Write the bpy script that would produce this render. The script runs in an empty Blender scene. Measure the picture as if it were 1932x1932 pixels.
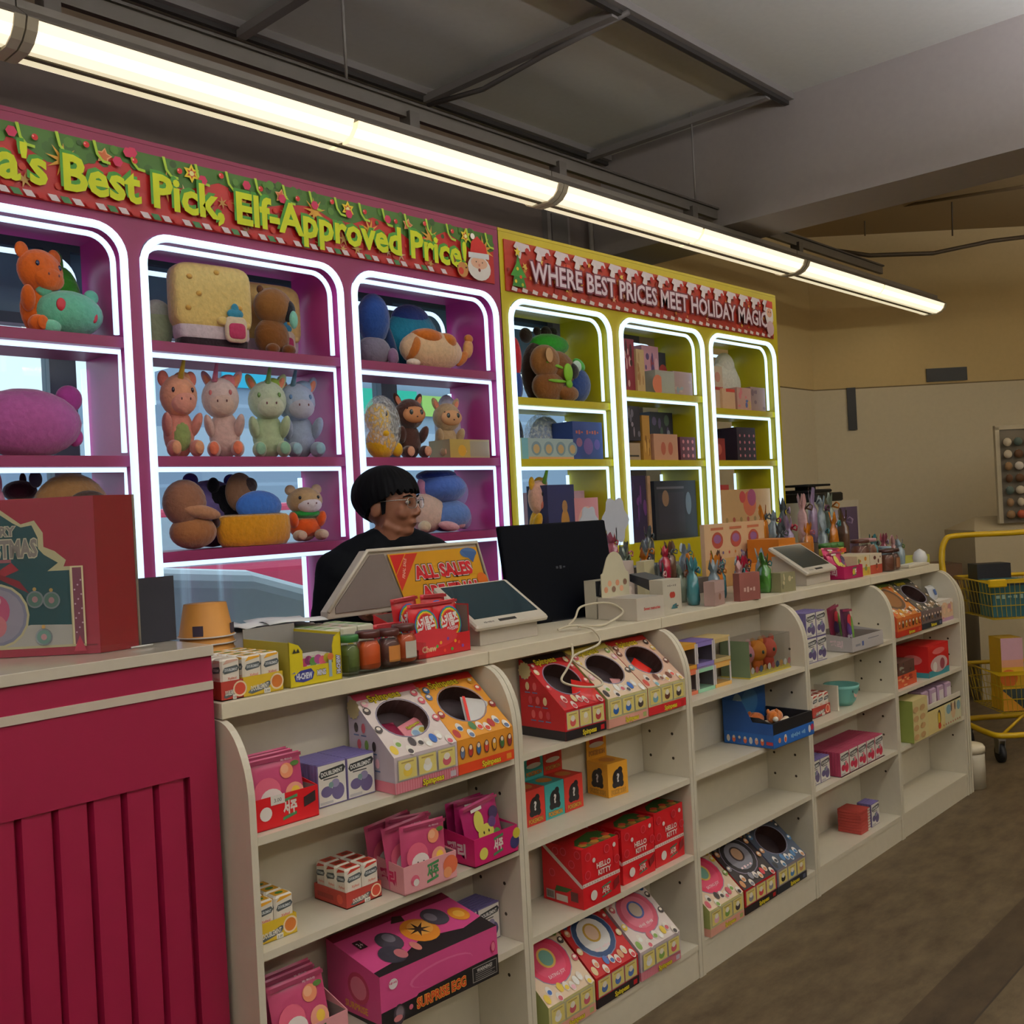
import bpy, math, random
from mathutils import Matrix, Vector
R = math.radians
random.seed(7)
sc = bpy.context.scene
col = sc.collection

# ---------------------------------------------------------------- camera, world, exposure
cam_d = bpy.data.cameras.new('camera'); cam = bpy.data.objects.new('camera', cam_d); col.objects.link(cam)
TH = R(42.7); ROLL = -math.atan(.052)
dv = Vector((math.cos(TH), math.sin(TH), 0)); rv = Vector((math.sin(TH), -math.cos(TH), 0)); uv = Vector((0, 0, 1))
cr = rv * math.cos(ROLL) + uv * math.sin(ROLL); cu = uv * math.cos(ROLL) - rv * math.sin(ROLL)
cam.matrix_world = Matrix(((cr.x, cu.x, -dv.x, 0), (cr.y, cu.y, -dv.y, 0), (cr.z, cu.z, -dv.z, 1.5), (0, 0, 0, 1)))
cam_d.sensor_width = 36; cam_d.lens = 36; cam_d.clip_start = .05; cam_d.clip_end = 200
sc.camera = cam
w = bpy.data.worlds.new('world'); sc.world = w; w.use_nodes = True
nt = w.node_tree; bg = nt.nodes['Background']
sky = nt.nodes.new('ShaderNodeTexSky'); sky.sky_type = 'HOSEK_WILKIE'; sky.turbidity = 6; sky.sun_direction = (.3, .5, .8)
mixs = nt.nodes.new('ShaderNodeMix'); mixs.data_type = 'RGBA'; mixs.inputs[0].default_value = .75
mixs.inputs[7].default_value = (.80, .90, 1.0, 1)
nt.links.new(sky.outputs[0], mixs.inputs[6]); nt.links.new(mixs.outputs[2], bg.inputs[0])
bg.inputs[1].default_value = 1.9
vs = sc.view_settings
vs.view_transform = 'Standard'; vs.look = 'None'; vs.gamma = 1; vs.use_curve_mapping = False; vs.exposure = 0.0
sc.cycles.max_bounces = 6; sc.cycles.diffuse_bounces = 3; sc.cycles.glossy_bounces = 3
sc.cycles.transmission_bounces = 6; sc.cycles.transparent_max_bounces = 12
sc.cycles.caustics_reflective = False; sc.cycles.caustics_refractive = False
sc.cycles.sample_clamp_indirect = 4; sc.cycles.use_denoising = True

# ---------------------------------------------------------------- materials
def lin(h):
    h = h.lstrip('#'); c = [int(h[i:i + 2], 16) / 255 for i in (0, 2, 4)]
    return tuple((x / 12.92 if x <= .04045 else ((x + .055) / 1.055) ** 2.4) for x in c) + (1,)
MC = {}
def mat(c, rough=.5, kind='', scale=30.):
    """c: hex colour; kind: '' card/paint, 'fur', 'metal', 'glass', 'film', 'emit:<strength>', 'foil'"""
    if c in MC: return MC[c]
    key = (c, rough, kind)
    if key in MC: return MC[key]
    m = bpy.data.materials.new('%s_%s' % ((kind.split(':')[0] or 'painted'), c.lstrip('#'))); m.use_nodes = True
    t = m.node_tree; p = t.nodes['Principled BSDF']; N = t.nodes.new; L = t.links.new
    p.inputs['Base Color'].default_value = lin(c); p.inputs['Roughness'].default_value = rough
    if kind.startswith('emit'):
        p.inputs['Emission Color'].default_value = lin(c); p.inputs['Emission Strength'].default_value = float(kind.split(':')[1])
    elif kind == 'glass':
        t.nodes.remove(p)
        a = N('ShaderNodeBsdfTransparent'); a.inputs[0].default_value = lin(c); g = N('ShaderNodeBsdfGlossy'); g.inputs['Roughness'].default_value = .03
        lw = N('ShaderNodeLayerWeight'); f0 = N('ShaderNodeMath'); f0.operation = 'POWER'; f0.inputs[1].default_value = 5; L(lw.outputs['Facing'], f0.inputs[0])
        f = N('ShaderNodeMath'); f.operation = 'MULTIPLY_ADD'; f.inputs[1].default_value = .8; f.inputs[2].default_value = .05; L(f0.outputs[0], f.inputs[0]); x = N('ShaderNodeMixShader')
        L(f.outputs[0], x.inputs[0]); L(a.outputs[0], x.inputs[1]); L(g.outputs[0], x.inputs[2]); L(x.outputs[0], t.nodes['Material Output'].inputs[0])
    elif kind == 'film':
        t.nodes.remove(p)
        a = N('ShaderNodeBsdfTransparent'); g = N('ShaderNodeBsdfPrincipled'); g.inputs['Base Color'].default_value = lin(c); g.inputs['Roughness'].default_value = .12
        x = N('ShaderNodeMixShader'); nz = N('ShaderNodeTexNoise'); nz.inputs['Scale'].default_value = scale
        r = N('ShaderNodeMapRange'); r.inputs[1].default_value = .35; r.inputs[2].default_value = .7; r.inputs[3].default_value = rough; r.inputs[4].default_value = min(1, rough + .5)
        bm = N('ShaderNodeBump'); bm.inputs['Strength'].default_value = .6; bm.inputs['Distance'].default_value = .01
        L(nz.outputs[0], bm.inputs['Height']); L(bm.outputs[0], g.inputs['Normal'])
        L(nz.outputs[0], r.inputs[0]); L(r.outputs[0], x.inputs[0]); L(a.outputs[0], x.inputs[1]); L(g.outputs[0], x.inputs[2]); L(x.outputs[0], t.nodes['Material Output'].inputs[0])
    else:
        nz = N('ShaderNodeTexNoise'); nz.inputs['Scale'].default_value = {'fur': 55., 'foil': 16.}.get(kind, scale); nz.inputs['Detail'].default_value = 3
        tc = N('ShaderNodeTexCoord'); L(tc.outputs['Object'], nz.inputs['Vector'])
        mr = N('ShaderNodeMapRange'); k = .22 if kind == 'fur' else .05
        mr.inputs[3].default_value = 1 - k; mr.inputs[4].default_value = 1 + k
        mx = N('ShaderNodeMix'); mx.data_type = 'RGBA'; mx.blend_type = 'MULTIPLY'; mx.inputs[0].default_value = 1
        mx.inputs[6].default_value = lin(c); L(nz.outputs[0], mr.inputs[0]); L(mr.outputs[0], mx.inputs[7]); L(mx.outputs[2], p.inputs['Base Color'])
        if kind in ('fur', 'foil', 'cloth'):
            b = N('ShaderNodeBump'); b.inputs['Strength'].default_value = {'fur': .7, 'foil': 1., 'cloth': .25}[kind]
            b.inputs['Distance'].default_value = {'fur': .006, 'foil': .012, 'cloth': .004}[kind]
            L(nz.outputs[0], b.inputs['Height']); L(b.outputs[0], p.inputs['Normal'])
        if kind == 'fur':
            p.inputs['Roughness'].default_value = .95; p.inputs['Sheen Weight'].default_value = .5
            p.inputs['Specular IOR Level'].default_value = .1
        if kind == 'foil': p.inputs['Roughness'].default_value = .18; p.inputs['Specular IOR Level'].default_value = .9
        if kind == 'matte': p.inputs['Specular IOR Level'].default_value = .08
        if kind == 'metal': p.inputs['Metallic'].default_value = 1
    MC[key] = m
    return m
def named(name, m): MC[name] = m; m.name = name; return name

# ---------------------------------------------------------------- mesh builder
TC = {}
def text_geo(s, bold=0.0, font=None):
    k = (s, bold)
    if k in TC: return TC[k]
    cu_ = bpy.data.curves.new('t', 'FONT'); cu_.body = s; cu_.size = 1; cu_.resolution_u = 2; cu_.offset = bold
    cu_.align_x = 'CENTER'; cu_.align_y = 'BOTTOM_BASELINE'; cu_.fill_mode = 'FRONT'
    o = bpy.data.objects.new('t', cu_); col.objects.link(o)
    dg = bpy.context.evaluated_depsgraph_get()
    me = bpy.data.meshes.new_from_object(o.evaluated_get(dg))
    vs_ = [tuple(v.co) for v in me.vertices]; fs = [tuple(p.vertices) for p in me.polygons]
    bpy.data.objects.remove(o); bpy.data.curves.remove(cu_); bpy.data.meshes.remove(me)
    if vs_:
        xs = [v[0] for v in vs_]; ys = [v[1] for v in vs_]
        TC[k] = (vs_, fs, min(xs), max(xs), min(ys), max(ys))
    else: TC[k] = ([], [], 0, 1, 0, 1)
    return TC[k]

class B:
    def __init__(s): s.v = []; s.f = []; s.mi = []; s.sm = []; s.mats = []; s.T = Matrix.Identity(4)
    def m(s, c):
        mm = c if isinstance(c, bpy.types.Material) else mat(c)
        if mm not in s.mats: s.mats.append(mm)
        return s.mats.index(mm)
    def add(s, vs_, fs, c, smooth=False):
        n = len(s.v); mi = s.m(c)
        s.v += [tuple(s.T @ Vector(v)) for v in vs_]
        for f in fs: s.f.append(tuple(i + n for i in f)); s.mi.append(mi); s.sm.append(smooth)
        return s
    def box(s, x0, y0, z0, x1, y1, z1, c, b=0):
        if b <= 0:
            v = [(x, y, z) for z in (z0, z1) for y in (y0, y1) for x in (x0, x1)]
            return s.add(v, [(0, 2, 3, 1), (4, 5, 7, 6), (0, 1, 5, 4), (2, 6, 7, 3), (0, 4, 6, 2), (1, 3, 7, 5)], c)
        pts = []
        for z, i in ((z0, b), (z0 + b, 0), (z1 - b, 0), (z1, b)):
            a = b
            X0, X1, Y0, Y1 = x0 + i, x1 - i, y0 + i, y1 - i
            pts += [(X0 + a, Y0, z), (X1 - a, Y0, z), (X1, Y0 + a, z), (X1, Y1 - a, z), (X1 - a, Y1, z), (X0 + a, Y1, z), (X0, Y1 - a, z), (X0, Y0 + a, z)]
        fs = [tuple(range(7, -1, -1)), tuple(range(24, 32))]
        for k in range(3):
            for j in range(8): fs.append((k * 8 + j, k * 8 + (j + 1) % 8, k * 8 + 8 + (j + 1) % 8, k * 8 + 8 + j))
        return s.add(pts, fs, c)
    def prism(s, prof, a0, a1, c, axis='x', ends=True):
        """prof: 2-D outline; extruded along axis. axis x: prof=(y,z); y: (x,z); z: (x,y)"""
        n = len(prof)
        def P(p, a): return {'x': (a, p[0], p[1]), 'y': (p[0], a, p[1]), 'z': (p[0], p[1], a)}[axis]
        v = [P(p, a0) for p in prof] + [P(p, a1) for p in prof]
        fs = [(i, (i + 1) % n, n + (i + 1) % n, n + i) for i in range(n)]
        if ends: fs += [tuple(range(n - 1, -1, -1)), tuple(range(n, 2 * n))]
        return s.add(v, fs, c)
    def lathe(s, prof, c, n=20, o=(0, 0, 0), smooth=True, a0=0, a1=2 * math.pi, caps=True):
        """prof: (r,z) list bottom to top"""
        full = abs(a1 - a0 - 2 * math.pi) < 1e-6; m_ = n if full else n + 1
        v = []
        for r, z in prof:
            for i in range(m_):
                a = a0 + (a1 - a0) * i / n; v.append((o[0] + r * math.cos(a), o[1] + r * math.sin(a), o[2] + z))
        fs = []
        for k in range(len(prof) - 1):
            for i in range(n):
                j = (i + 1) % m_; fs.append((k * m_ + i, k * m_ + j, (k + 1) * m_ + j, (k + 1) * m_ + i))
        if full and caps:
            if prof[0][0] > 1e-5: fs.append(tuple(range(m_ - 1, -1, -1)))
            if prof[-1][0] > 1e-5: fs.append(tuple(range((len(prof) - 1) * m_, len(prof) * m_)))
        return s.add(v, fs, c, smooth)
    def tube(s, pts, r, c, n=8, closed=False, smooth=True, caps=True):
        pts = [Vector(p) for p in pts]; k = len(pts); v = []; fs = []
        prev = None
        for i, p in enumerate(pts):
            if closed: t = pts[(i + 1) % k] - pts[i - 1]
            else: t = pts[min(i + 1, k - 1)] - pts[max(i - 1, 0)]
            t.normalize()
            if prev is None:
                a = Vector((0, 0, 1)) if abs(t.z) < .9 else Vector((1, 0, 0)); x = t.cross(a).normalized()
            else: x = (prev - t * prev.dot(t)).normalized()
            prev = x; y = t.cross(x); rr = r[i] if isinstance(r, (list, tuple)) else r
            for j in range(n):
                a = 2 * math.pi * j / n; v.append(p + x * rr * math.cos(a) + y * rr * math.sin(a))
        for i in range(k if closed else k - 1):
            for j in range(n):
                a = i * n + j; b_ = i * n + (j + 1) % n; i2 = (i + 1) % k
                fs.append((a, b_, i2 * n + (j + 1) % n, i2 * n + j))
        if not closed and caps: fs += [tuple(range(n - 1, -1, -1)), tuple(range((k - 1) * n, k * n))]
        return s.add(v, fs, c, smooth)
    def cyl(s, p0, p1, r, c, n=16, r1=None): return s.tube([p0, p1], [r, r if r1 is None else r1], c, n)
    def ell(s, o, rad, c, rot=(0, 0, 0), n=20, k=12, fn=None):
        """ellipsoid at o, radii rad, euler degrees; fn(x,y,z) -> displaced unit point"""
        M = Matrix.Translation(o) @ (Matrix.Rotation(R(rot[2]), 4, 'Z') @ Matrix.Rotation(R(rot[1]), 4, 'Y') @ Matrix.Rotation(R(rot[0]), 4, 'X'))
        v = []; 
        for i in range(k + 1):
            ph = -math.pi / 2 + math.pi * i / k
            for j in range(n):
                a = 2 * math.pi * j / n; q = (math.cos(ph) * math.cos(a), math.cos(ph) * math.sin(a), math.sin(ph))
                if fn: q = fn(*q)
                v.append(M @ Vector((q[0] * rad[0], q[1] * rad[1], q[2] * rad[2])))
        fs = [(i * n + j, i * n + (j + 1) % n, (i + 1) * n + (j + 1) % n, (i + 1) * n + j) for i in range(k) for j in range(n)]
        return s.add(v, fs, c, True)
    def blob(s, o, rad, c, rot=(0, 0, 0), e=.6, n=24, k=14):
        """rounded block (superellipsoid)"""
        sg = lambda x: math.copysign(abs(x) ** e, x)
        def fn(x, y, z):
            ph = math.asin(max(-1, min(1, z))); cp = math.cos(ph) ** e; a = math.atan2(y, x)
            return cp * sg(math.cos(a)), cp * sg(math.sin(a)), sg(math.sin(ph))
        return s.ell(o, rad, c, rot, n, k, fn)
    def face(s, o, u, v, w, h, l=.00010): return Fc(s, o, u, v, w, h, l)

class Fc:
    """a rectangular face one can print on: fractions of width (x) and height (y)"""
    def __init__(s, b, o, u, v, w, h, lift=.0001):
        s.b = b; s.o = Vector(o); s.u = Vector(u).normalized(); s.v = Vector(v).normalized(); s.n = s.u.cross(s.v); s.w = w; s.h = h; s.k = .0004; s.d = lift
    def pt(s, x, y): return s.o + s.u * (x * s.w) + s.v * (y * s.h) + s.n * s.k
    def poly(s, pts, c):
        s.k += s.d; s.b.add([s.pt(*p) for p in pts], [tuple(range(len(pts)))], c); return s
    def rect(s, x0, y0, x1, y1, c): return s.poly([(x0, y0), (x1, y0), (x1, y1), (x0, y1)], c)
    def oval(s, x, y, rx, ry, c, n=18, a0=0, a1=360):
        pts = [(x + rx * math.cos(R(a0 + (a1 - a0) * i / n)), y + ry * math.sin(R(a0 + (a1 - a0) * i / n))) for i in range(n if a1 - a0 == 360 else n + 1)]
        return s.poly(pts, c)
    def disc(s, x, y, r, c, n=18): return s.oval(x, y, r * s.h / s.w, r, c, n)
    def star(s, x, y, r, c, n=5, q=.45, rot=90):
        pts = []
        for i in range(2 * n):
            a = R(rot + 180 * i / n); rr = r if i % 2 == 0 else r * q
            pts.append((x + rr * math.cos(a) * s.h / s.w, y + rr * math.sin(a)))
        s.k += s.d; v = [s.pt(*p) for p in pts] + [s.pt(x, y)]
        s.b.add(v, [(i, (i + 1) % (2 * n), 2 * n) for i in range(2 * n)], c); return s
    def txt(s, t, x, y, h, c, mw=None, bold=.012, oc=None, ow=.05, sh=None, rot=0):
        """centred text, cap height h (fraction of height), max width mw (fraction of width)"""
        for off, cc, dx, dy in ([(sh[2] if len(sh) > 2 else bold, sh[0], sh[1], -sh[1] * 1.2)] if sh else []) + ([(bold + ow, oc, 0, 0)] if oc else []) + [(bold, c, 0, 0)]:
            g = text_geo(t, off); vv, ff, x0, x1, y0, y1 = g
            g0 = text_geo(t, bold); x0, x1 = g0[2], g0[3]
            if not vv: continue
            k = h * s.h / .73; kx = k
            if mw and (x1 - x0) * k > mw * s.w: kx = mw * s.w / (x1 - x0)
            s.k += s.d; cx = (x0 + x1) / 2; ca, sa = math.cos(R(rot)), math.sin(R(rot))
            V = []
            for a, b_, _ in vv:
                A = (a - cx) * kx; Bq = (b_ - .365) * k; A, Bq = A * ca - Bq * sa, A * sa + Bq * ca
                V.append(s.o + s.u * (x * s.w + A + dx * s.h) + s.v * (y * s.h + Bq + dy * s.h) + s.n * s.k)
            s.b.add(V, ff, cc)
        return s

def _scr(s, t, x, y, h, c, mw=None, *a, **k):
    """small print too blurred to read: a row of little strokes"""
    n = len(t); W = (mw or .5); st = W / n
    for i, ch in enumerate(t):
        if ch != ' ': q = h * (.7 + .3 * math.sin(i * 2.1)); s.rect(x - W / 2 + i * st, y - q / 2, x - W / 2 + (i + .62) * st, y + q / 2, c); s.k -= s.d
    return s
Fc.scr = _scr

def faces(b, w, d, h, z=0):
    return {'f': b.face((0, 0, z), (1, 0, 0), (0, 0, 1), w, h), 'l': b.face((0, d, z), (0, -1, 0), (0, 0, 1), d, h),
            't': b.face((0, 0, z + h), (1, 0, 0), (0, 1, 0), w, d), 'r': b.face((w, 0, z), (0, 1, 0), (0, 0, 1), d, h)}

def make(b, name, parent=None, loc=None, rz=0):
    me = bpy.data.meshes.new(name); me.from_pydata(b.v, [], b.f)
    for m_ in b.mats: me.materials.append(m_)
    me.polygons.foreach_set('material_index', b.mi); me.polygons.foreach_set('use_smooth', b.sm); me.update()
    o = bpy.data.objects.new(name, me); col.objects.link(o)
    if parent: o.parent = parent
    if loc is not None: o.location = loc
    if rz: o.rotation_euler = (0, 0, rz)
    return o
def tag(o, label=None, cat=None, group=None, kind=None):
    if label: o['label'] = label
    if cat: o['category'] = cat
    if group: o['group'] = group
    if kind: o['kind'] = kind
    return o
def thing(name, label, cat, loc=(0, 0, 0), rz=0, group=None):
    o = bpy.data.objects.new(name, None); o.empty_display_size = .05; col.objects.link(o); o.location = loc; o.rotation_euler = (0, 0, rz)
    return tag(o, label, cat, group)
def solo(b, name, label, cat, loc=(0, 0, 0), rz=0, group=None): return tag(make(b, name, None, loc, rz), label, cat, group)
def struct(b, name): return tag(make(b, name), kind='structure')
def dup(root, loc, rz=None, label=None, group=None):
    def cp(o, par):
        c = o.copy(); col.objects.link(c)
        if par: c.parent = par
        for ch in o.children: cp(ch, c)
        return c
    c = cp(root, None); c.location = loc
    if rz is not None: c.rotation_euler = (0, 0, rz)
    if label: c['label'] = label
    if group: c['group'] = group
    return c
def bevel(o, w_=.002, seg=2):
    m_ = o.modifiers.new('bevel', 'BEVEL'); m_.width = w_; m_.segments = seg; m_.limit_method = 'ANGLE'; m_.angle_limit = R(50); return o
# ---------------------------------------------------------------- key materials
named('white_laminate', mat('#ddd5c4', .38)); named('laminate_edge', mat('#e2d8c2', .45))
named('pink_paint', mat('#8c2458', .45)); named('crimson_paint', mat('#8f0e38', .5)); named('yellow_paint', mat('#c9b814', .45))
named('led', mat('#cbe6ff', .3, 'emit:1.3')); named('lamp_lens_a', mat('#ffefd0', .3, 'emit:2.4')); named('lamp_lens_b', mat('#fff0d4', .3, 'emit:1.05')); named('lamp_lens_c', mat('#e8dcb8', .3, 'emit:.9'))
named('black_plastic', mat('#08090d', .45)); named('clear_acrylic', mat('#f2f4f5', .1, 'glass')); named('window_glass', mat('#e9f3f5', .1, 'glass'))
named('cellophane', mat('#ffffff', .12, 'film', 14)); named('steel', mat('#b9b9bb', .3, 'metal')); named('grey_card', mat('#8b8480', .7))
LAM, EDGE = 'white_laminate', 'laminate_edge'

# floor: mottled brown vinyl planks with one darker row
fm = bpy.data.materials.new('mottled_vinyl_floor'); fm.use_nodes = True; t = fm.node_tree; p = t.nodes['Principled BSDF']; L = t.links.new; N = t.nodes.new
tc = N('ShaderNodeTexCoord'); mp = N('ShaderNodeMapping'); mp.inputs['Scale'].default_value = (2.2, 5, 1); L(tc.outputs['Object'], mp.inputs[0])
n1 = N('ShaderNodeTexNoise'); n1.inputs['Scale'].default_value = 2.6; n1.inputs['Detail'].default_value = 9; n1.inputs['Roughness'].default_value = .68; L(mp.outputs[0], n1.inputs[0])
cr_ = N('ShaderNodeValToRGB'); e = cr_.color_ramp.elements; e[0].position = .32; e[0].color = lin('#40321f'); e[1].position = .72; e[1].color = lin('#6b5b43'); L(n1.outputs[0], cr_.inputs[0])
sx = N('ShaderNodeSeparateXYZ'); L(tc.outputs['Object'], sx.inputs[0])
def band(a, b):
    g = N('ShaderNodeMath'); g.operation = 'GREATER_THAN'; g.inputs[1].default_value = a; l = N('ShaderNodeMath'); l.operation = 'LESS_THAN'; l.inputs[1].default_value = b
    L(sx.outputs[1], g.inputs[0]); L(sx.outputs[1], l.inputs[0]); m_ = N('ShaderNodeMath'); m_.operation = 'MULTIPLY'; L(g.outputs[0], m_.inputs[0]); L(l.outputs[0], m_.inputs[1]); return m_
bd = band(1.056, 1.216); sm_ = band(1.052, 1.058)
mx = N('ShaderNodeMix'); mx.data_type = 'RGBA'; mx.blend_type = 'MULTIPLY'; mx.inputs[7].default_value = (.52, .47, .42, 1); L(bd.outputs[0], mx.inputs[0]); L(cr_.outputs[0], mx.inputs[6])
mx2 = N('ShaderNodeMix'); mx2.data_type = 'RGBA'; mx2.inputs[7].default_value = lin('#2a2018'); L(sm_.outputs[0], mx2.inputs[0]); L(mx.outputs[2], mx2.inputs[6]); L(mx2.outputs[2], p.inputs['Base Color'])
p.inputs['Roughness'].default_value = .55; bm = N('ShaderNodeBump'); bm.inputs['Strength'].default_value = .15; bm.inputs['Distance'].default_value = .002; L(n1.outputs[0], bm.inputs['Height']); L(bm.outputs[0], p.inputs['Normal'])
b = B(); b.box(-4, -5, -.1, 14, 3.9, 0, fm); struct(b, 'floor')

# walls
WB = mat('#776c67', .8); WC = mat('#d2c6ac', .8); WU = mat('#cdb481', .8)
YW = 3.8; XC = 7.8
b = B()
b.box(-4, YW, 0, .1, YW + .15, 3.6, WB); b.box(.1, YW, 0, 4.9, YW + .15, .62, WB); b.box(.1, YW, 2.62, 4.9, YW + .15, 3.6, WB); b.box(4.9, YW, 0, 5.4, YW + .15, 3.6, WB)
b.box(5.4, YW, 0, XC, YW + .15, 2.352, WC); b.box(5.4, YW, 2.362, XC, YW + .15, 3.6, WU); b.box(5.4, YW + .004, 2.35, XC, YW + .15, 2.364, mat('#7d6b4c', .8))
struct(b, 'wall_back')
b = B(); U = Vector((.678, -.735, 0)); Nn = Vector((.735, .678, 0)); P0 = Vector((XC, YW, 0))
def wallseg(b, s0, s1, z0, z1, c, off=0.):
    a = P0 + U * s0 + Nn * off; e_ = P0 + U * s1 + Nn * off; d_ = Nn * .15
    v = [a, e_, e_ + d_, a + d_]; v = [Vector((q.x, q.y, z)) for z in (z0, z1) for q in v]
    b.add(v, [(0, 1, 5, 4), (1, 2, 6, 5), (2, 3, 7, 6), (3, 0, 4, 7), (4, 5, 6, 7), (3, 2, 1, 0)], c)
wallseg(b, 0, 6.5, 0, 2.352, WC); wallseg(b, 0, 6.5, 2.362, 3.6, WU); wallseg(b, 0, 6.5, 2.35, 2.364, mat('#7d6b4c', .8), .004)
wallseg(b, 2.97, 2.976, 0, 2.35, mat('#9a8c76', .8), -.0015)
struct(b, 'wall_far')
b = B(); b.box(-4.1, -5.1, 0, -4, 3.95, 3.6, WC); struct(b, 'wall_left')
b = B(); b.box(-4, -5.1, 0, 14, -5, 3.6, WC); struct(b, 'wall_front')
b = B(); b.box(12.3, -5, 0, 12.4, -1.0, 3.6, WC); struct(b, 'wall_right')
# ceiling with its tracks
CE = mat('#dcdcd6', .85); CE2 = mat('#a08a62', .85)
b = B(); b.box(-4, -5, 3.6, 5.2, 3.95, 3.7, CE); b.box(5.2, -5, 3.6, 14, 3.95, 3.7, CE2); struct(b, 'ceiling')
b = B(); b.box(4.98, -5, 3.01, 5.4, 3.8, 3.6, mat('#a8a09c', .85)); struct(b, 'trim_1')
TR = mat('#8c8784', .6)
for i, (y0, y1) in enumerate(((2.45, 2.53), (3.63, 3.70))):
    b = B(); b.box(-4, y0, 3.565, 4.975, y1, 3.6, TR); b.box(-4, y0 + .028, 3.545, 4.975, y0 + .052, 3.566, mat('#3c3835', .6)); struct(b, 'trim_%d' % (2 + i))
for i, x in enumerate((2.45, 3.50, 4.79)):
    b = B(); b.box(x - .022, 2.5, 3.535, x + .022, 3.66, 3.572, TR)
    if i == 1: b.tube([(x + .03, 2.45, 3.55), (x + .012, 2.9, 3.52), (x + .03, 3.3, 3.5), (x + .01, 3.66, 3.53)], .012, mat('#6c6764', .6), 6)
    struct(b, 'trim_%d' % (4 + i))
b = B(); b.box(-4, 3.72, 3.36, 4.97, 3.8, 3.46, mat('#6e5d4c', .8)); struct(b, 'trim_7')
b = B(); b.tube([(4.72, 3.76, 3.55), (4.86, 3.76, 3.55), (4.9, 3.76, 3.5), (4.9, 3.76, 2.75)], .014, mat('#a39d99', .5), 8)
solo(b, 'conduit_pipe', 'grey conduit pipe bending down the wall behind the long lamp', 'pipe', (0, 0, 0))
b = B(); b.box(4.5, 3.76, 2.5, 4.7, 3.8, 3.5, mat('#8b8684', .6)); b.box(4.53, 3.75, 2.95, 4.67, 3.76, 3.2, mat('#6b6664', .6))
solo(b, 'wall_duct', 'narrow grey upright duct on the wall above the yellow cabinet', 'duct')
b = B(); b.tube([(6.843, 3.201, 3.232), (7.056, 2.97, 3.171), (7.462, 2.678, 3.186), (7.852, 2.402, 3.275), (8.276, 2.091, 3.333)], .016, mat('#4d3f2c', .6), 6)
solo(b, 'ceiling_cable', 'dark drooping cable hanging under the far brown ceiling', 'cable')
for i, (x0, y0, x1, y1, f_) in enumerate(((1600, 372, 1932, 345, 8.0), (1640, 400, 1850, 375, 7.7), (1760, 452, 1932, 422, 7.8))):
    pass
b = B(); b.tube([(7.754, 3.246, 3.676), (7.159, 1.974, 3.423)], .012, mat('#6f5c3e', .6), 6); b.tube([(7.776, 2.632, 3.74), (7.768, 2.641, 3.352)], .006, mat('#4d3f2c', .6), 5); b.tube([(7.731, 3.271, 3.813), (7.725, 3.277, 3.486)], .006, mat('#6f5c3e', .6), 5)
solo(b, 'ceiling_pipe', 'thin brown pipe with drop wires under the far ceiling', 'pipe')
# black sheets on the far wall
for nm, a, e_, lab in (('black_sheet', (7.971, 3.601, 2.363), (8.019, 3.549, 2.02), 'upright narrow black sheet stuck on the far cream wall'), ('black_sheet', (8.413, 3.122, 2.484), (8.637, 2.88, 2.377), 'long horizontal black sheet stuck high on the far cream wall')):
    a, e_ = Vector(a), Vector(e_); wv = (e_ - a).dot(U); b = B(); b.box(0, -.006, 0, wv, 0, a.z - e_.z, 'black_plastic')
    solo(b, nm, lab, 'sign', (a.x, a.y, e_.z), math.atan2(U.y, U.x))

# window behind the cabinets
FRM = mat('#5d6a78', .4)
def window(n, x0, x1):
    w_ = thing('window_%d' % n, None, None, (x0, YW, .62)); w_['kind'] = 'structure'
    b = B(); W = x1 - x0
    for a in (0, W - .05): b.box(a, .02, 0, a + .05, .09, 2, FRM)
    b.box(.05, .02, 0, W - .05, .09, .05, FRM); b.box(.05, .02, 1.95, W - .05, .09, 2, FRM); b.box(.05, .02, 1.66, W - .05, .09, 1.70, FRM)
    make(b, 'window_frame', w_)
    b = B(); b.box(.05, .05, .05, W - .05, .058, 1.66, 'window_glass'); make(b, 'window_pane', w_)
    b = B(); b.box(.05, .05, 1.70, W - .05, .058, 1.95, mat('#7f9fb8', .3)); make(b, 'transom_panel', w_)
window(1, .12, 1.70); window(2, 1.70, 3.30); window(3, 3.30, 4.88)

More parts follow.
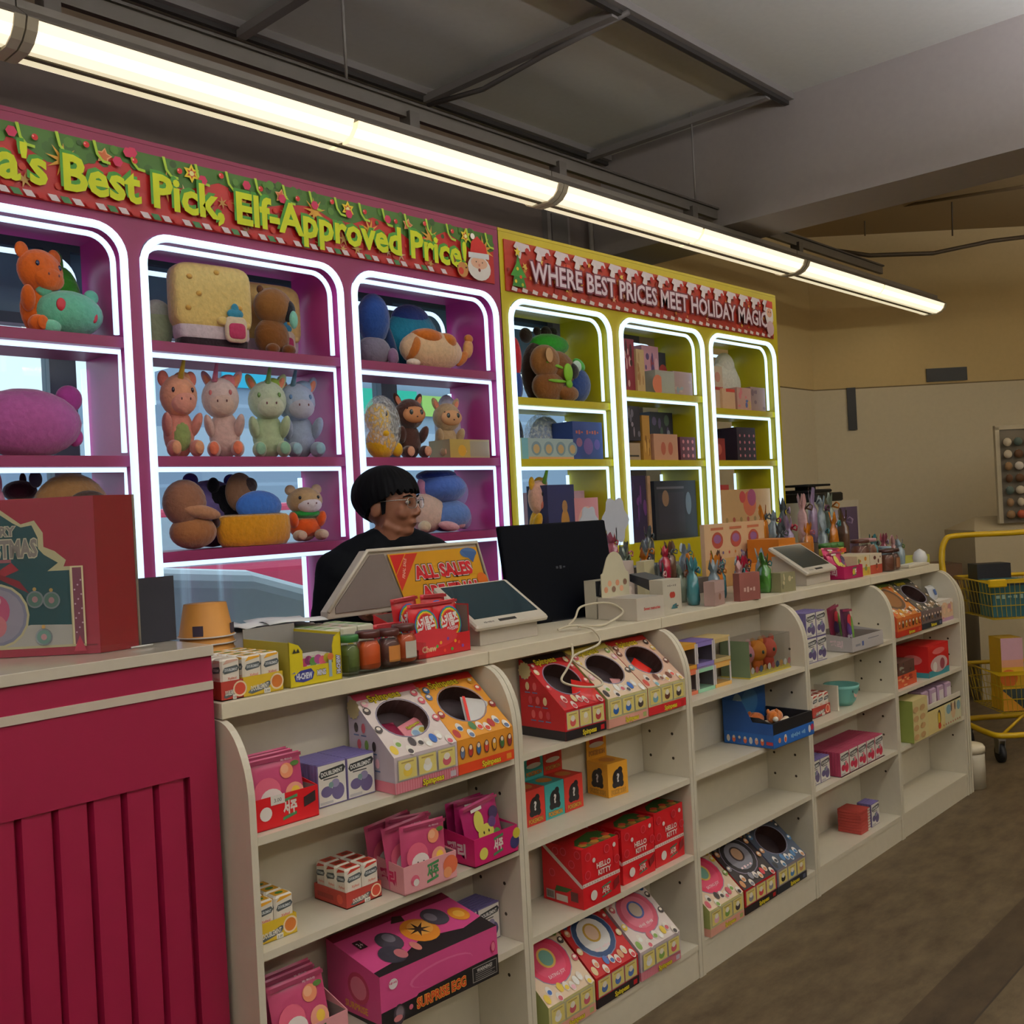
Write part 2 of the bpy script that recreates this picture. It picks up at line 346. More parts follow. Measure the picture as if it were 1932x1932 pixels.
# long suspended lamp: eight-foot fixtures in a row
def lamp_segment(la='lamp_lens_a', lb='lamp_lens_b', upl=False, uc='added_uplight'):
    g = thing('linear_lamp', None, 'lamp'); W = 2.30
    b = B()
    b.prism([(-.05, .10), (-.05, .135), (.05, .135), (.05, .10)], 0, W, mat('#8a837c', .5))
    b.prism([(-.115, .065), (-.05, .112), (.05, .112), (.115, .065), (.112, .06), (-.112, .06)], 0, W, mat('#7d766f', .5))
    b.prism([(-.010, -.004), (-.010, .06), (.010, .06), (.010, -.004)], .02, W - .02, mat('#5b5242', .5))
    if upl: b.add([(.05, -.05, .137), (W - .05, -.05, .137), (W - .05, .05, .137), (.05, .05, .137)], [(0, 1, 2, 3)], uc)  # glowing strip added on top, out of view, to brighten the ceiling
    make(b, 'housing', g)
    for sgn in (-1, 1):
        for k in range(2):
            x0 = .03 + k * 1.13; x1 = x0 + 1.11
            b = B(); pr = [(.012, .0), (.045, -.004), (.078, .010), (.100, .034), (.112, .062)]
            cc = ['lamp_lens_c', lb, la, lb]
            for q in range(4):
                (ya, za), (yb, zb) = pr[q], pr[q + 1]; v = [(x0, sgn * ya, za), (x1, sgn * ya, za), (x1, sgn * yb, zb), (x0, sgn * yb, zb)]
                b.add(v, [(0, 1, 2, 3) if sgn < 0 else (3, 2, 1, 0)], cc[q])
            for xe in (x0, x1):
                b.add([(xe, sgn * ya, za) for ya, za in pr] + [(xe, sgn * .012, .062)], [tuple(range(6))], 'lamp_lens_c')
            make(b, 'lens', g)
    for xe in (.0, W - .03):
        b = B(); b.prism([(-.118, .06), (-.105, .028), (-.08, .004), (-.045, -.01), (.045, -.01), (.08, .004), (.105, .028), (.118, .06)], xe, xe + .03, mat('#b9b09c', .5)); make(b, 'end_cap', g)
    return g
l0 = lamp_segment(); LY, LZ = 2.95, 2.87
l0.location = (-1.09, LY, LZ); l0['label'] = 'glowing twin lamp fixture in the long ceiling row, mostly out at the left edge'; l0['group'] = 'lamp fixtures of the long row'
labs = ['nearest long fixture of the glowing ceiling lamp row, above the pink sign', 'middle fixture of the glowing ceiling lamp row, above the yellow sign', 'farthest fixture of the glowing ceiling lamp row, before the far wall']
for x, lb in zip((1.215, 3.52, 5.83), labs): dup(l0, (x, LY, LZ), None, lb)
named('lamp_lens_bright', mat('#fff6da', .3, 'emit:12')); named('lamp_lens_soft', mat('#fff6dc', .3, 'emit:6.5'))
named('added_uplight', mat('#f6f6ff', .3, 'emit:66')); l1 = lamp_segment('lamp_lens_bright', 'lamp_lens_soft', True); l1.location = (-3.2, .35, 2.93); tag(l1, None, None, 'lamp rows over the shop floor'); l1['label'] = 'glowing ceiling lamp fixture of a row over the shop floor'  # upward glow is an added fill for the ceiling
for yy in (.35, -2.1):
    for x in (-3.2, -.88, 1.44, 3.76, 6.08)[(yy > 0):]: dup(l1, (x, yy, 2.93), None, 'glowing ceiling lamp fixture of a row over the shop floor', 'lamp rows over the shop floor')
b = B(); b.box(-1.0, -.012, 0, 7.2, .012, .05, mat('#75706b', .5)); b.box(-1.0, -.025, .05, 7.2, .025, .06, mat('#5a5550', .5))
for x in (1.3, 2.7, 3.6, 4.7, 5.9): b.box(x, -.03, -.05, x + .05, .03, .02, mat('#6b6560', .5))
solo(b, 'lamp_rail', 'grey mounting rail above the long glowing lamp row', 'rail', (0, LY + .0, LZ + .185))
for x, lb in ((2.42, 'left thin hanger rod of the long lamp, above the pink sign'), (4.78, 'right thin hanger rod of the long lamp, by the ceiling bulkhead')):
    b = B(); b.cyl((0, 0, 0), (0, 0, 3.6 - LZ - .245), .006, mat('#8c8784', .5), 6); solo(b, 'hanger_rod', lb, 'rod', (x, LY, LZ + .245))

# street seen through the window
b = B(); b.box(-30, 3.95, -.35, 60, 60, -.3, mat('#c3c6ca', .8)); struct(b, 'street_ground')
b = B(); b.box(8.5, 22, -.3, 13, 24, 4.4, mat('#93a3b8', .7)); b.box(13, 22, -.3, 58, 24, 5.5, mat('#9dacbf', .7))
for i in range(12): b.box(9 + i * 3.4, 21.93, .4, 11 + i * 3.4, 22, 2.0, mat('#56677d', .4))
b.box(8.5, 21.9, 3.2, 58, 22, 3.9, mat('#b9c6d4', .7)); b.box(13.6, 21.85, 4.9, 15, 21.9, 5.35, mat('#2fc0e0', .5)); b.box(17.9, 21.85, 4.4, 19.9, 21.9, 5.1, mat('#27c9a2', .5)); b.box(20.1, 21.85, 4.4, 22.5, 21.9, 5.0, mat('#b6dd6a', .5))
solo(b, 'shop_building', 'pale blue storefront with teal sign across the street', 'building')
b = B(); b.box(-20, 24.5, -.3, 8.3, 26, 2.4, mat('#aeb9c6', .7)); b.box(-20, 24.45, 1.2, 8.3, 24.5, 1.7, mat('#7f8fa2', .7))
solo(b, 'low_building', 'low grey building across the street at the left', 'building')
def wheels(g, x0, x1, wd, r=.34):
    for x in (x0, x1):
        for y in (.0, wd - .2):
            b = B(); b.cyl((x, y, r), (x, y + .2, r), r, mat('#16181b', .8), 24); b.cyl((x, y - .01, r), (x, y + .21, r), r * .6, 'steel', 16); make(b, 'wheel', g)
def car(name, body, loc, rz, lab, prof, roof, wd=1.8):
    g = thing(name, lab, 'car', loc, rz)
    b = B(); b.prism(prof, 0, wd, body, 'y'); bevel(make(b, 'body', g), .10, 4)
    b = B(); b.prism(roof, .12, wd - .12, body, 'y'); bevel(make(b, 'cabin', g), .07, 3)
    (ax, az), (bx, bz), (cx, cz), (dx, dz) = roof
    b = B(); b.prism([(ax + .14, az + .04), (bx + .05, bz - .08), (cx - .05, cz - .08), (dx - .14, dz + .04)], .112, wd - .112, mat('#c8d6e4', .08), 'y'); make(b, 'side_window', g)
    xs = [p_[0] for p_ in prof]; wheels(g, min(xs) + .85, max(xs) - .85, wd); return g
car('white_car', mat('#eef4fb', .2), (.5, 4.75, -.3), 0, 'white car parked right outside the shop window', [(0, .3), (0, .9), (.25, 1.3), (2.0, 1.62), (2.6, 1.56), (3.3, 1.34), (3.75, 1.0), (3.8, .3)], [(.2, 1.2), (.6, 1.75), (1.2, 1.8), (1.8, 1.5)])
car('red_car', mat('#e8456a', .25), (2.6, 8.6, -.3), 0, 'red car parked behind the white car outside the window', [(0, .35), (0, 1.25), (.3, 1.4), (1.9, 1.45), (5.2, 1.42), (5.4, 1.1), (5.45, .35)], [(.6, 1.38), (1.2, 1.98), (3.6, 2.02), (4.3, 1.38)])
# ---------------------------------------------------------------- white counter shelves
Y0, Y1, YB = 1.81, 1.90, 2.0
UX = [1.135, 1.94, 2.742, 3.545, 4.35, 5.16]
SH = [.868, .633, .39, .107]
def side_prof(zt=1.098):
    p = [(YB, 0), (Y0, 0), (Y0, .93)]
    for i in range(1, 11):
        a = R(9 * i); p.append((Y0 + .105 * (1 - math.cos(a)) , .93 + (zt - .93) * math.sin(a)))
    p.append((YB, zt)); return p
def unit(i):
    x0, x1 = UX[i], UX[i + 1]; g = thing('display_shelf', None, 'shelf', (x0, Y0, 0)); W = x1 - x0; t = .018
    loc = lambda pr: [(y - Y0, z) for y, z in pr]
    for a in (0, W - t):
        b = B(); b.prism(loc(side_prof()), a + .001, a + t - .001, LAM); xin = a + t - .0008 if a == 0 else a + .0008
        for zz in (.29, .45, .53, .688, .766, .93):
            for yy in (.06, .147):
                q = [(xin, yy + .005 * math.cos(k * .785), zz + .005 * math.sin(k * .785)) for k in range(8)]
                if a: q = q[::-1]
                b.add(q, [tuple(range(8))], mat('#3a2f20', .7))
        make(b, 'side_panel', g)
    b = B(); b.box(t, YB - Y0 - .012, 0, W - t, YB - Y0, 1.098, LAM); make(b, 'back_panel', g)
    for z in SH[:3]:
        b = B(); b.box(t, 0.001, z - .018, W - t, YB - Y0 - .0125, z - .0008, LAM); make(b, 'shelf_board', g)
    b = B(); b.box(t, .001, SH[3] - .018, W - t, YB - Y0 - .0125, SH[3] - .0008, LAM); make(b, 'base_board', g)
    b = B(); b.box(t, .004, 0, W - t, .018, SH[3] - .019, LAM); make(b, 'kick_board', g); return g
ul = ['first white display shelf under the worktop, beside the pink counter', 'second white display shelf from the pink counter, holding red boxes', 'third white display shelf from the pink counter, with two empty levels', 'fourth white display shelf, with gum stacks on every level', 'last white display shelf at the far end of the counter']
for i in range(5): unit(i)['label'] = ul[i]
b = B(); b.prism([(y, z) for y, z in side_prof(1.10)], 5.172, 5.19, LAM); b.prism([(y + .0, z * .985) for y, z in side_prof(1.10)], 5.20, 5.222, LAM)
solo(b, 'end_panel', 'rounded white end panel closing the far end of the counter', 'panel')
b = B(); b.box(1.14, 2.002, 0, 5.16, 2.42, 1.098, LAM); solo(b, 'counter_body', 'white counter body behind the display shelves', 'counter')
wl = ['section of white worktop next to the pink counter, holding gum and jars', 'section of white worktop under the white cable and the big black monitor', 'section of white worktop under the wrapped bags', 'section of white worktop under the small tablet terminal', 'far end section of white worktop with jars on it']
for i in range(5):
    x0 = UX[i] - (.0 if i else -.004); b = B(); b.box(x0 + .0015, Y1, 1.10, UX[i + 1] - .0015, 2.46, 1.1342, EDGE, .0015)
    solo(b, 'worktop', wl[i], 'worktop')

# ---------------------------------------------------------------- pink counter
g = thing('pink_counter', 'pink counter with vertical battens and a pale top at the left', 'counter', (-.6, 1.9, 0))
CP = 'crimson_paint'
b = B(); W = 1.722
b.box(0, 0, 1.185, W, .02, 1.236, CP); b.box(0, .0, 1.0, W, .02, 1.168, CP)
b.box(0, .02, 0, W, .26, 1.236, CP)
b.box(W - .062, 0, 0, W, .02, 1.0, CP); make(b, 'front_panel', g)
for i in range(24):
    x = W - .062 - .005 - (i + 1) * .066
    b = B(); b.prism([(x, .02), (x + .006, .004), (x + .058, .004), (x + .064, .02)], 0, 1.0, CP, 'z'); make(b, 'batten', g)
b = B(); b.box(0, -.003, 1.168, W, .02, 1.185, mat('#cfc2b4', .35)); make(b, 'trim_strip', g)
b = B(); b.box(0, -.006, 1.237, W + .003, .27, 1.2592, mat('#cfc6b8', .12), .001); b.box(0, .271, 1.237, 1.58, .62, 1.2592, mat('#cfc6b8', .12)); make(b, 'counter_top', g)
b = B(); b.box(.01, .262, 0, 1.57, .60, 1.236, CP); make(b, 'back_cupboard', g)

# ---------------------------------------------------------------- lit back cabinets
YC = 3.2
def rrect(x0, x1, z0, z1, r, n=8):
    """arch outline open at the bottom, from lower left over the top to lower right"""
    p = [(x0, z0)]
    for i in range(n + 1): a = R(180 - 90 * i / n); p.append((x0 + r + r * math.cos(a), z1 - r + r * math.sin(a)))
    for i in range(n + 1): a = R(90 - 90 * i / n); p.append((x1 - r + r * math.cos(a), z1 - r + r * math.sin(a)))
    p.append((x1, z0)); return p
CABS = []
def cabinet(x0, x1, bays, paint, zb, ztop, shelves, name, label, inner):
    """bays: (left, right) openings"""
    g = thing(name, label, 'cabinet', (x0, YC, 0)); D = .34
    for bi_, (a_, e_) in enumerate(bays): CABS.append((a_, e_, [zb] + sorted(shelves[bi_]), ztop[bi_]))
    for bi, (a, e_) in enumerate(bays):
        l = x0 if bi == 0 else (bays[bi - 1][1] + a) / 2; r = x1 if bi == len(bays) - 1 else (e_ + bays[bi + 1][0]) / 2
        l -= x0; r -= x0; a0 = a - x0; e0 = e_ - x0; zt = ztop[bi]
        # front face with the arched hole
        arch = rrect(a0, e0, zb, zt, .10); b = B(); n = len(arch)
        outer = [(l, zb)]
        for (x, z) in arch[1:-1]:
            outer.append((l, z) if x < a0 + .05 and z < zt - .045 else ((r, z) if x > e0 - .05 and z < zt - .045 else (max(l, min(r, x)), 2.80)))
        outer.append((r, zb))
        k = next(i for i, q in enumerate(outer) if q[1] == 2.80); outer[k - 1 if False else k] = (l, 2.80)
        k2 = max(i for i, q in enumerate(outer) if q[1] == 2.80); outer[k2] = (r, 2.80)
        V = [(x, 0, z) for x, z in outer] + [(x, 0, z) for x, z in arch] + [(x, .018, z) for x, z in arch]
        fs = [(i, i + 1, n + i + 1, n + i) for i in range(n - 1)] + [(n + i, n + i + 1, 2 * n + i + 1, 2 * n + i) for i in range(n - 1)]
        fs.append((0, n, 0 + n, 0)) if False else None
        b.add(V, fs, paint)
        b.box(l + .0005, .0, 0, r - .0005, .018, zb, paint)
        make(b, 'front_frame', g)
        b = B(); b.box(a0 - .02, .02, .05, a0 - .004, D, zt + .02, inner); make(b, 'side_panel', g)
        b = B(); b.box(e0 + .004, .02, .05, e0 + .02, D, zt + .02, inner); make(b, 'side_panel', g)
        b = B(); b.box(a0 - .004, .02, zt + .005, e0 + .004, D, zt + .02, inner); make(b, 'top_panel', g)
        b = B(); b.tube([(x + .012 * (1 if x < (a0 + e0) / 2 else -1), -.004, z - (.012 if z > zb + .01 else 0)) for x, z in arch], .0135, 'led', 8); make(b, 'light_tube', g)
        levels = [zt] + shelves[bi] + [zb]
        for s_ in shelves[bi]:
            b = B(); b.box(a0 - .003, .019, s_ - .036, e0 + .003, D, s_ - .0008, paint); make(b, 'shelf_board', g)
        for li in range(len(levels) - 1):
            up = levels[li] - (.045 if li else .03); lo = levels[li + 1] + (.012 if li + 1 < len(levels) - 1 else .0)
            b = B()
            if li == 0: pts = rrect(a0 + .03, e0 - .022, lo, up, .085)[1:]
            else: pts = [(a0 + .006, up), (e0 - .016, up), (e0 - .016, lo)]
            b.tube([(x, .052, z) for x, z in pts], .0095, 'led', 6); make(b, 'inner_tube', g)
            b = B(); hz = up - .05
            if li == 0: pts = rrect(a0 + .03, e0 - .03, lo, up - .02, .085)[9:]
            else: pts = [(e0 - .012, up - .02), (e0 - .012, lo)]
            b.tube([(x, D - .012, z) for x, z in pts], .0095, 'led', 6); make(b, 'rear_tube', g)
        b = B(); b.box(a0, .02, .05, e0, D, zb - .0, inner); make(b, 'base_board', g)
    b = B(); b.box(0, .0, 2.801, x1 - x0, D, 2.815, paint); make(b, 'cornice', g)
    return g
PB = [(.80, 1.655), (1.70, 2.547), (2.592, 3.437)]; YBY = [(3.512, 4.292), (4.365, 5.182), (5.248, 6.04)]
pinkc = cabinet(.76, 3.465, PB, 'pink_paint', .92, [2.512, 2.505, 2.505], [[2.145, 1.752, 1.425]] * 3, 'pink_display_cabinet', 'pink display cabinet with three lit arched bays of plush toys', mat('#c03a86', .3))
yelc = cabinet(3.47, 6.09, YBY, 'yellow_paint', 1.30, [2.50, 2.50, 2.50], [[2.040, 1.748], [2.118, 1.745], [2.058, 1.745]], 'yellow_display_cabinet', 'yellow display cabinet with three lit arched bays of boxes', mat('#b9a812', .35))

# banner boards
def hang(f, x, y, s=1):
    pass
b = B(); b.box(0, -.006, 2.545, 2.625, 0, 2.768, mat('#b8201f', .4))
f = b.face((0, -.0062, 2.545), (1, 0, 0), (0, 0, 1), 2.625, .223, .00005)
RG = random.Random(3)
GR, GD = '#3d6b22', '#2c4f1c'
pts = [(0, 1)]
for i in range(27): pts.append((i / 26, .68 + .13 * math.sin(i * 1.7) + .04 * math.sin(i * 5)))
pts.append((1, 1)); f.poly([(0, 1)] + pts[1:-1][::1] + [(1, 1)], GR)
for i in range(60): f.disc(RG.random(), RG.uniform(.72, .98), RG.uniform(.04, .09), RG.choice([GR, GD, '#4b7d2a', '#35601f']), 7)
for i in range(60): f.disc(RG.random(), RG.uniform(.15, .6), RG.uniform(.03, .12), RG.choice(['#c9302a', '#a81d1c', '#8a2a1e', '#c8402f']), 8)
for i in range(24): f.star(RG.random(), RG.uniform(.1, .6), RG.uniform(.08, .14), RG.choice(['#c9a05a', '#b88a4a', '#7a5a2c', '#cfb08a']), 6, .3, RG.uniform(0, 90))
for i in range(9): f.star(.02 + i * .118 + RG.uniform(-.01, .01), RG.uniform(.45, .7), RG.uniform(.22, .3), '#dba23c', 9, .32, RG.uniform(0, 40))
for x, c in ((.045, 0), (.30, 1), (.42, 0), (.56, 1), (.68, 0), (.80, 1), (.165, 1), (.93, 0)):
    if c: f.star(x, .8, .13, '#e0a070', 5, .55, 80).star(x, .8, .1, '#c86a3c', 5, .5, 80)
    else: f.star(x, .84, .15, '#e6cf2c', 6, .55).star(x, .84, .09, '#b83a22', 6, .5).disc(x, .84, .04, '#e8e6a0')
for i in range(22):
    x = .01 + i * .046; q = [(x, 1), (x + .004, .8), (x + .012, .7), (x + .022, .69), (x + .022, .73), (x + .013, .74), (x + .007, .82), (x + .004, 1)]
    f.poly(q, '#a8cf3c')
for i in range(16): f.disc(.03 + i * .062, .86 + .05 * math.sin(i * 2), .045, '#c8202a').disc(.028 + i * .062, .87 + .05 * math.sin(i * 2), .014, '#f0a0a0')
for i in range(10): f.disc(RG.random(), RG.uniform(.75, .95), .08, '#c82a5c', 6)
for i in range(64):
    x = i * .0145 - .002; c = ['#e9dcea', '#3f7a48', '#e9dcea', '#b8201f'][i % 4]
    if x < .875: f.poly([(x + .002, .0), (x + .0125, .0), (x + .0075, .085), (x - .003, .085)], c)
f.txt("a's Best Pick, Elf-Approved Price!", .550, .46, .52, '#d6e31e', .757, .03, None, .05, ('#3f8f2c', -.04, .03))
# santa and reindeer heads at the right end
f.disc(.917, .15, .15, '#c98a4a').disc(.913, .12, .07, '#d23a2c').disc(.905, .2, .018, '#2a1a12').disc(.925, .2, .018, '#2a1a12').poly([(.898, .25), (.895, .42), (.903, .3)], '#7a4a22').poly([(.932, .28), (.94, .42), (.936, .27)], '#7a4a22')
f.oval(.957, .24, .028, .25, '#f0ecf0').oval(.957, .34, .02, .12, '#e9b8a0').disc(.957, .2, .035, '#7a2a2a').disc(.95, .36, .015, '#201818').disc(.965, .36, .015, '#201818').disc(.957, .3, .03, '#d98a7a')
f.poly([(.935, .46), (.94, .75), (.955, .88), (.975, .72), (.98, .46)], '#c81f1f').poly([(.932, .42), (.932, .53), (.982, .56), (.982, .45)], '#dfe4f2').disc(.944, .86, .06, '#f5f2f5')
solo(b, 'holiday_banner', "red and green holiday banner lettered a's Best Pick, Elf-Approved Price", 'banner', (.80, YC - .0006, 0))
b = B(); b.box(0, -.006, 2.525, 2.53, 0, 2.765, mat('#b03022', .4))
f = b.face((0, -.0062, 2.525), (1, 0, 0), (0, 0, 1), 2.53, .24, .00005)
for i in range(90): f.disc(RG.random(), RG.uniform(.1, .95), RG.uniform(.03, .1), RG.choice(['#c8402f', '#a02020', '#c9603a', '#8a2a20', '#d24a38']), 6)
for i in range(60): f.star(RG.random(), RG.uniform(.08, .95), RG.uniform(.04, .09), RG.choice(['#e0a84a', '#e8c860', '#d28a3c', '#e8b090']), 5, .4, RG.uniform(0, 90))
for i in range(17):
    x = .03 + i * .0575; f.poly([(x, .99), (x + .035, .97), (x + .04, .86), (x + .012, .80), (x - .008, .88)], '#d9cfe0').poly([(x + .004, .92), (x + .014, .78), (x + .01, .66), (x - .004, .72)], '#e4dbe8').disc(x + .03, .84, .07, '#b02028', 7)
for i in range(34):
    x = .01 + i * .0287; f.poly([(x, .02), (x + .014, .0), (x + .017, .07), (x + .003, .1)], '#ecdfe6').poly([(x + .015, .0), (x + .027, .0), (x + .029, .05), (x + .018, .07)], '#7a1f18' if i % 2 else '#c0392b')
f.poly([(.012, .1), (.03, .75), (.05, .1)], '#2f7a2c').poly([(.008, .3), (.03, .62), (.052, .3)], '#3f9434').star(.03, .78, .1, '#e8d040')
for q in ((.022, .2, '#e8d040'), (.036, .3, '#e04a2a'), (.028, .45, '#e8d040'), (.04, .15, '#c8d040')): f.disc(q[0], q[1], .035, q[2])
f.txt('WHERE BEST PRICES MEET HOLIDAY MAGIC', .512, .47, .40, '#e6d6ea', .895, .02, '#7a3a52', .06)
f.oval(.972, .6, .02, .3, '#e9e2ee').oval(.972, .66, .013, .12, '#e0a890').poly([(.955, .8), (.965, .98), (.99, .95), (.99, .78)], '#c8302a').oval(.975, .25, .018, .2, '#d9b8c8').disc(.968, .68, .02, '#303040').disc(.978, .68, .02, '#303040')
solo(b, 'holiday_banner', 'red holiday banner lettered WHERE BEST PRICES MEET HOLIDAY MAGIC', 'banner', (3.50, YC - .0006, 0))
# ---------------------------------------------------------------- packaging builders
def spin(x, y, z, rz, w, label, C, hole=True, h1=.084, h2=.213, d=.165, brand='Spinpeas', disc=None, cards=3, name='sweet_display_carton', figs=None, seed=1):
    """slope-fronted counter carton. C: side, slope, top strip, front, base strip colours"""
    rg = random.Random(seed); b = B(); g = thing(name, label, 'box', (x, y, z), rz); ds = d * .93
    b.add([(0, 0, 0), (0, d, 0), (0, d, h2), (0, ds, h2), (0, 0, h1)], [(4, 3, 2, 1, 0)], C['side'])
    b.add([(w, 0, 0), (w, d, 0), (w, d, h2), (w, ds, h2), (w, 0, h1)], [(0, 1, 2, 3, 4)], C['side'])
    b.add([(0, 0, 0), (w, 0, 0), (w, 0, h1), (0, 0, h1)], [(0, 1, 2, 3)], C['front'])
    b.add([(0, d, 0), (w, d, 0), (w, d, h2), (0, d, h2)], [(3, 2, 1, 0)], C['side'])
    b.add([(0, 0, 0), (w, 0, 0), (w, d, 0), (0, d, 0)], [(3, 2, 1, 0)], C['side'])
    b.add([(0, ds, h2), (w, ds, h2), (w, d, h2), (0, d, h2)], [(0, 1, 2, 3)], C['top'])
    L_ = math.hypot(ds, h2 - h1); f = b.face((0, 0, h1), (1, 0, 0), (0, ds, h2 - h1), w, L_)
    cx, cy, rx, ry = .5, .52, .36, .29
    if hole:
        n = 32; ring = []; out = []
        for i in range(n):
            a = 2 * math.pi * i / n; c_, s_ = math.cos(a), math.sin(a); ring.append((cx + rx * c_, cy + ry * s_))
            t_ = min((.5 / abs(c_)) if abs(c_) > 1e-6 else 9, ((1 - cy if s_ > 0 else cy) / abs(s_)) if abs(s_) > 1e-6 else 9)
            out.append((cx + t_ * c_, cy + t_ * s_))
        for cxx, cyy in ((0, 0), (1, 0), (1, 1), (0, 1)):
            j = min(range(n), key=lambda i: (out[i][0] - cxx) ** 2 + (out[i][1] - cyy) ** 2); out[j] = (cxx, cyy)
        f.k = 0; O = [f.pt(*p) for p in out]; I = [f.pt(*p) for p in ring]; f.k = -.045; D = [f.pt(*p) for p in ring]; f.k = .0004
        b.add(O + I, [(i, (i + 1) % n, n + (i + 1) % n, n + i) for i in range(n)], C['slope'])
        b.add(I + D, [(i, n + i, n + (i + 1) % n, (i + 1) % n) for i in range(n)], '#3a2622'); b.add(D, [tuple(range(n))], '#2a1a1c')
        rim = [f.pt(cx + (rx + .012) * math.cos(a * .2618), cy + (ry + .012) * math.sin(a * .2618)) for a in range(24)]
        b.tube(rim, .0016, mat('#8d88a0', .4), 5, True)
    else:
        b.add([(0, 0, h1), (w, 0, h1), (w, ds, h2), (0, ds, h2)], [(0, 1, 2, 3)], C['slope'])
        f.oval(.5, .54, .40, .36, '#8f87a0').oval(.5, .54, .385, .345, disc[0]).oval(.5, .54, .30, .27, disc[1])
        if disc[2]: f.oval(.5, .58, .16, .15, disc[2]).oval(.5, .58, .12, .12, disc[3])
        if disc[4]: (f.txt if 'EATING' in disc[4] else f.scr)(disc[4], .5, .33, .05, '#f7d9e2', .34)
    f.rect(0, .9, 1, 1, C['top']); f.txt(brand, .45, .90, .105, '#e8d32c', .5, .03, '#4a3c14', .05)
    FC = figs or ['#ffffff', '#e8c84a', '#2f5fa8', '#c85a6a', '#7a9a4a', '#f0b8c8', '#3a3030']
    for i in range(9):
        px = .07 + .105 * i; py = .10 + .05 * math.sin(i * 2.2) + (.04 if i % 2 else 0); c = rg.choice(FC)
        f.oval(px, py, .05, .07, '#f4ece6' if i % 3 else c).oval(px, py - .02, .038, .035, c)
    for px, py in ((.07, .72), (.93, .7), (.9, .84), (.1, .83), (.95, .4), (.05, .42)): f.oval(px, py, .05, .055, rg.choice(FC)).oval(px, py + .012, .03, .025, '#f2e6dc')
    ff = b.face((0, 0, 0), (1, 0, 0), (0, 0, 1), w, h1); ff.rect(0, 0, 1, .30, C['base'])
    if C.get('stripe'):
        for i in range(26): ff.rect(i / 26, 0, i / 26 + .012, .30, C['stripe'])
    ff.txt(brand, .58, .14, .17, '#e8d32c', .34, .03, '#4a3c14', .04).rect(.86, .06, .95, .22, C['side'])
    if cards:
        for i in range(3):
            x0 = .05 + i * .31; ff.rect(x0 - .012, .34, x0 + .282, .92, '#b5b0a0').rect(x0, .37, x0 + .27, .89, '#e3d27c').oval(x0 + .135, .56, .07, .14, rg.choice(FC)).oval(x0 + .135, .68, .05, .1, '#f3ece0').rect(x0 + .04, .8, x0 + .23, .84, '#b39a5a')
    else:
        for i in range(7): ff.oval(.08 + i * .14, .62, .045, .2, '#5a3324').oval(.08 + i * .14, .62, .034, .15, FC[i % len(FC)]).oval(.08 + i * .14, .72, .025, .07, '#f2e0d0')
    fl = b.face((0, d, 0), (0, -1, 0), (0, 0, 1), d, h2); fl.rect(0, 0, 1, .12, C['base'])
    for r_ in range(4):
        for i in range(4 - (r_ == 3)):
            px = .12 + i * .17 + r_ * .06; py = .84 - r_ * .18
            if px < .95 and py < h1 / h2 + (1 - h1 / h2) * (1 - px) - .07: fl.oval(px, py, .045, .055, rg.choice(FC)).rect(px - .06, py - .09, px + .06, py - .075, '#5a6f9a')
    fl.star(.14, .86, .12, '#c9b98a', 12, .85)
    make(b, 'carton', g); return g

def pouchmesh(b, w, h, t, c, lean=0, o=(0, 0, 0), rx=14, yaw=0, roll=0):
    """flat foil pouch standing on its lower edge, leaning back by lean degrees; returns a printable face"""
    T0 = b.T; b.T = T0 @ Matrix.Translation((o[0], o[1], o[2] + max(0, math.sin(R(roll))) * w)) @ Matrix.Rotation(R(yaw), 4, 'Z') @ Matrix.Rotation(R(-lean), 4, 'X') @ Matrix.Rotation(R(roll), 4, 'Y')
    n = 10; m_ = 10; V = []; F = []
    for sgn in (-1, 1):
        for j in range(m_ + 1):
            for i in range(n + 1):
                u, v = i / n * 2 - 1, j / m_ * 2 - 1; k = max(0, (1 - abs(u) ** 4) * (1 - abs(v) ** 4)); V.append(((i / n) * w, sgn * t / 2 * k ** .8, (j / m_) * h))
    S = (n + 1) * (m_ + 1)
    for j in range(m_):
        for i in range(n):
            a = j * (n + 1) + i; F.append((a, a + 1, a + n + 2, a + n + 1)); F.append((S + a + n + 1, S + a + n + 2, S + a + 1, S + a))
    b.add(V, F, c, True); f = b.face((0, -t / 2 - .0012, 0), (1, 0, 0), (0, 0, 1), w, h); f.reset = T0; return f

def tray(b, w, d, h, c, ins='#8b8078', hb=None, th=.002):
    hb = hb or h
    b.box(0, 0, 0, w, th, h, c); b.box(0, d - th, 0, w, d, hb, c); b.box(0, 0, 0, w, d, th, c)
    for x in (0, w - th): b.prism([(th, 0), (d - th, 0), (d - th, hb), (th, h)], x, x + th, c)
    b.box(th, th, th, w - th, d - th, th * 1.5, ins)
    b.box(th, d - th * 1.4, th, w - th, d - th, hb - .001, ins); b.box(th, th, th, th * 1.4, d - th, h - .001, ins); b.box(w - th * 1.4, th, th, w - th, d - th, h - .001, ins)
    return b.face((0, 0, 0), (1, 0, 0), (0, 0, 1), w, h)

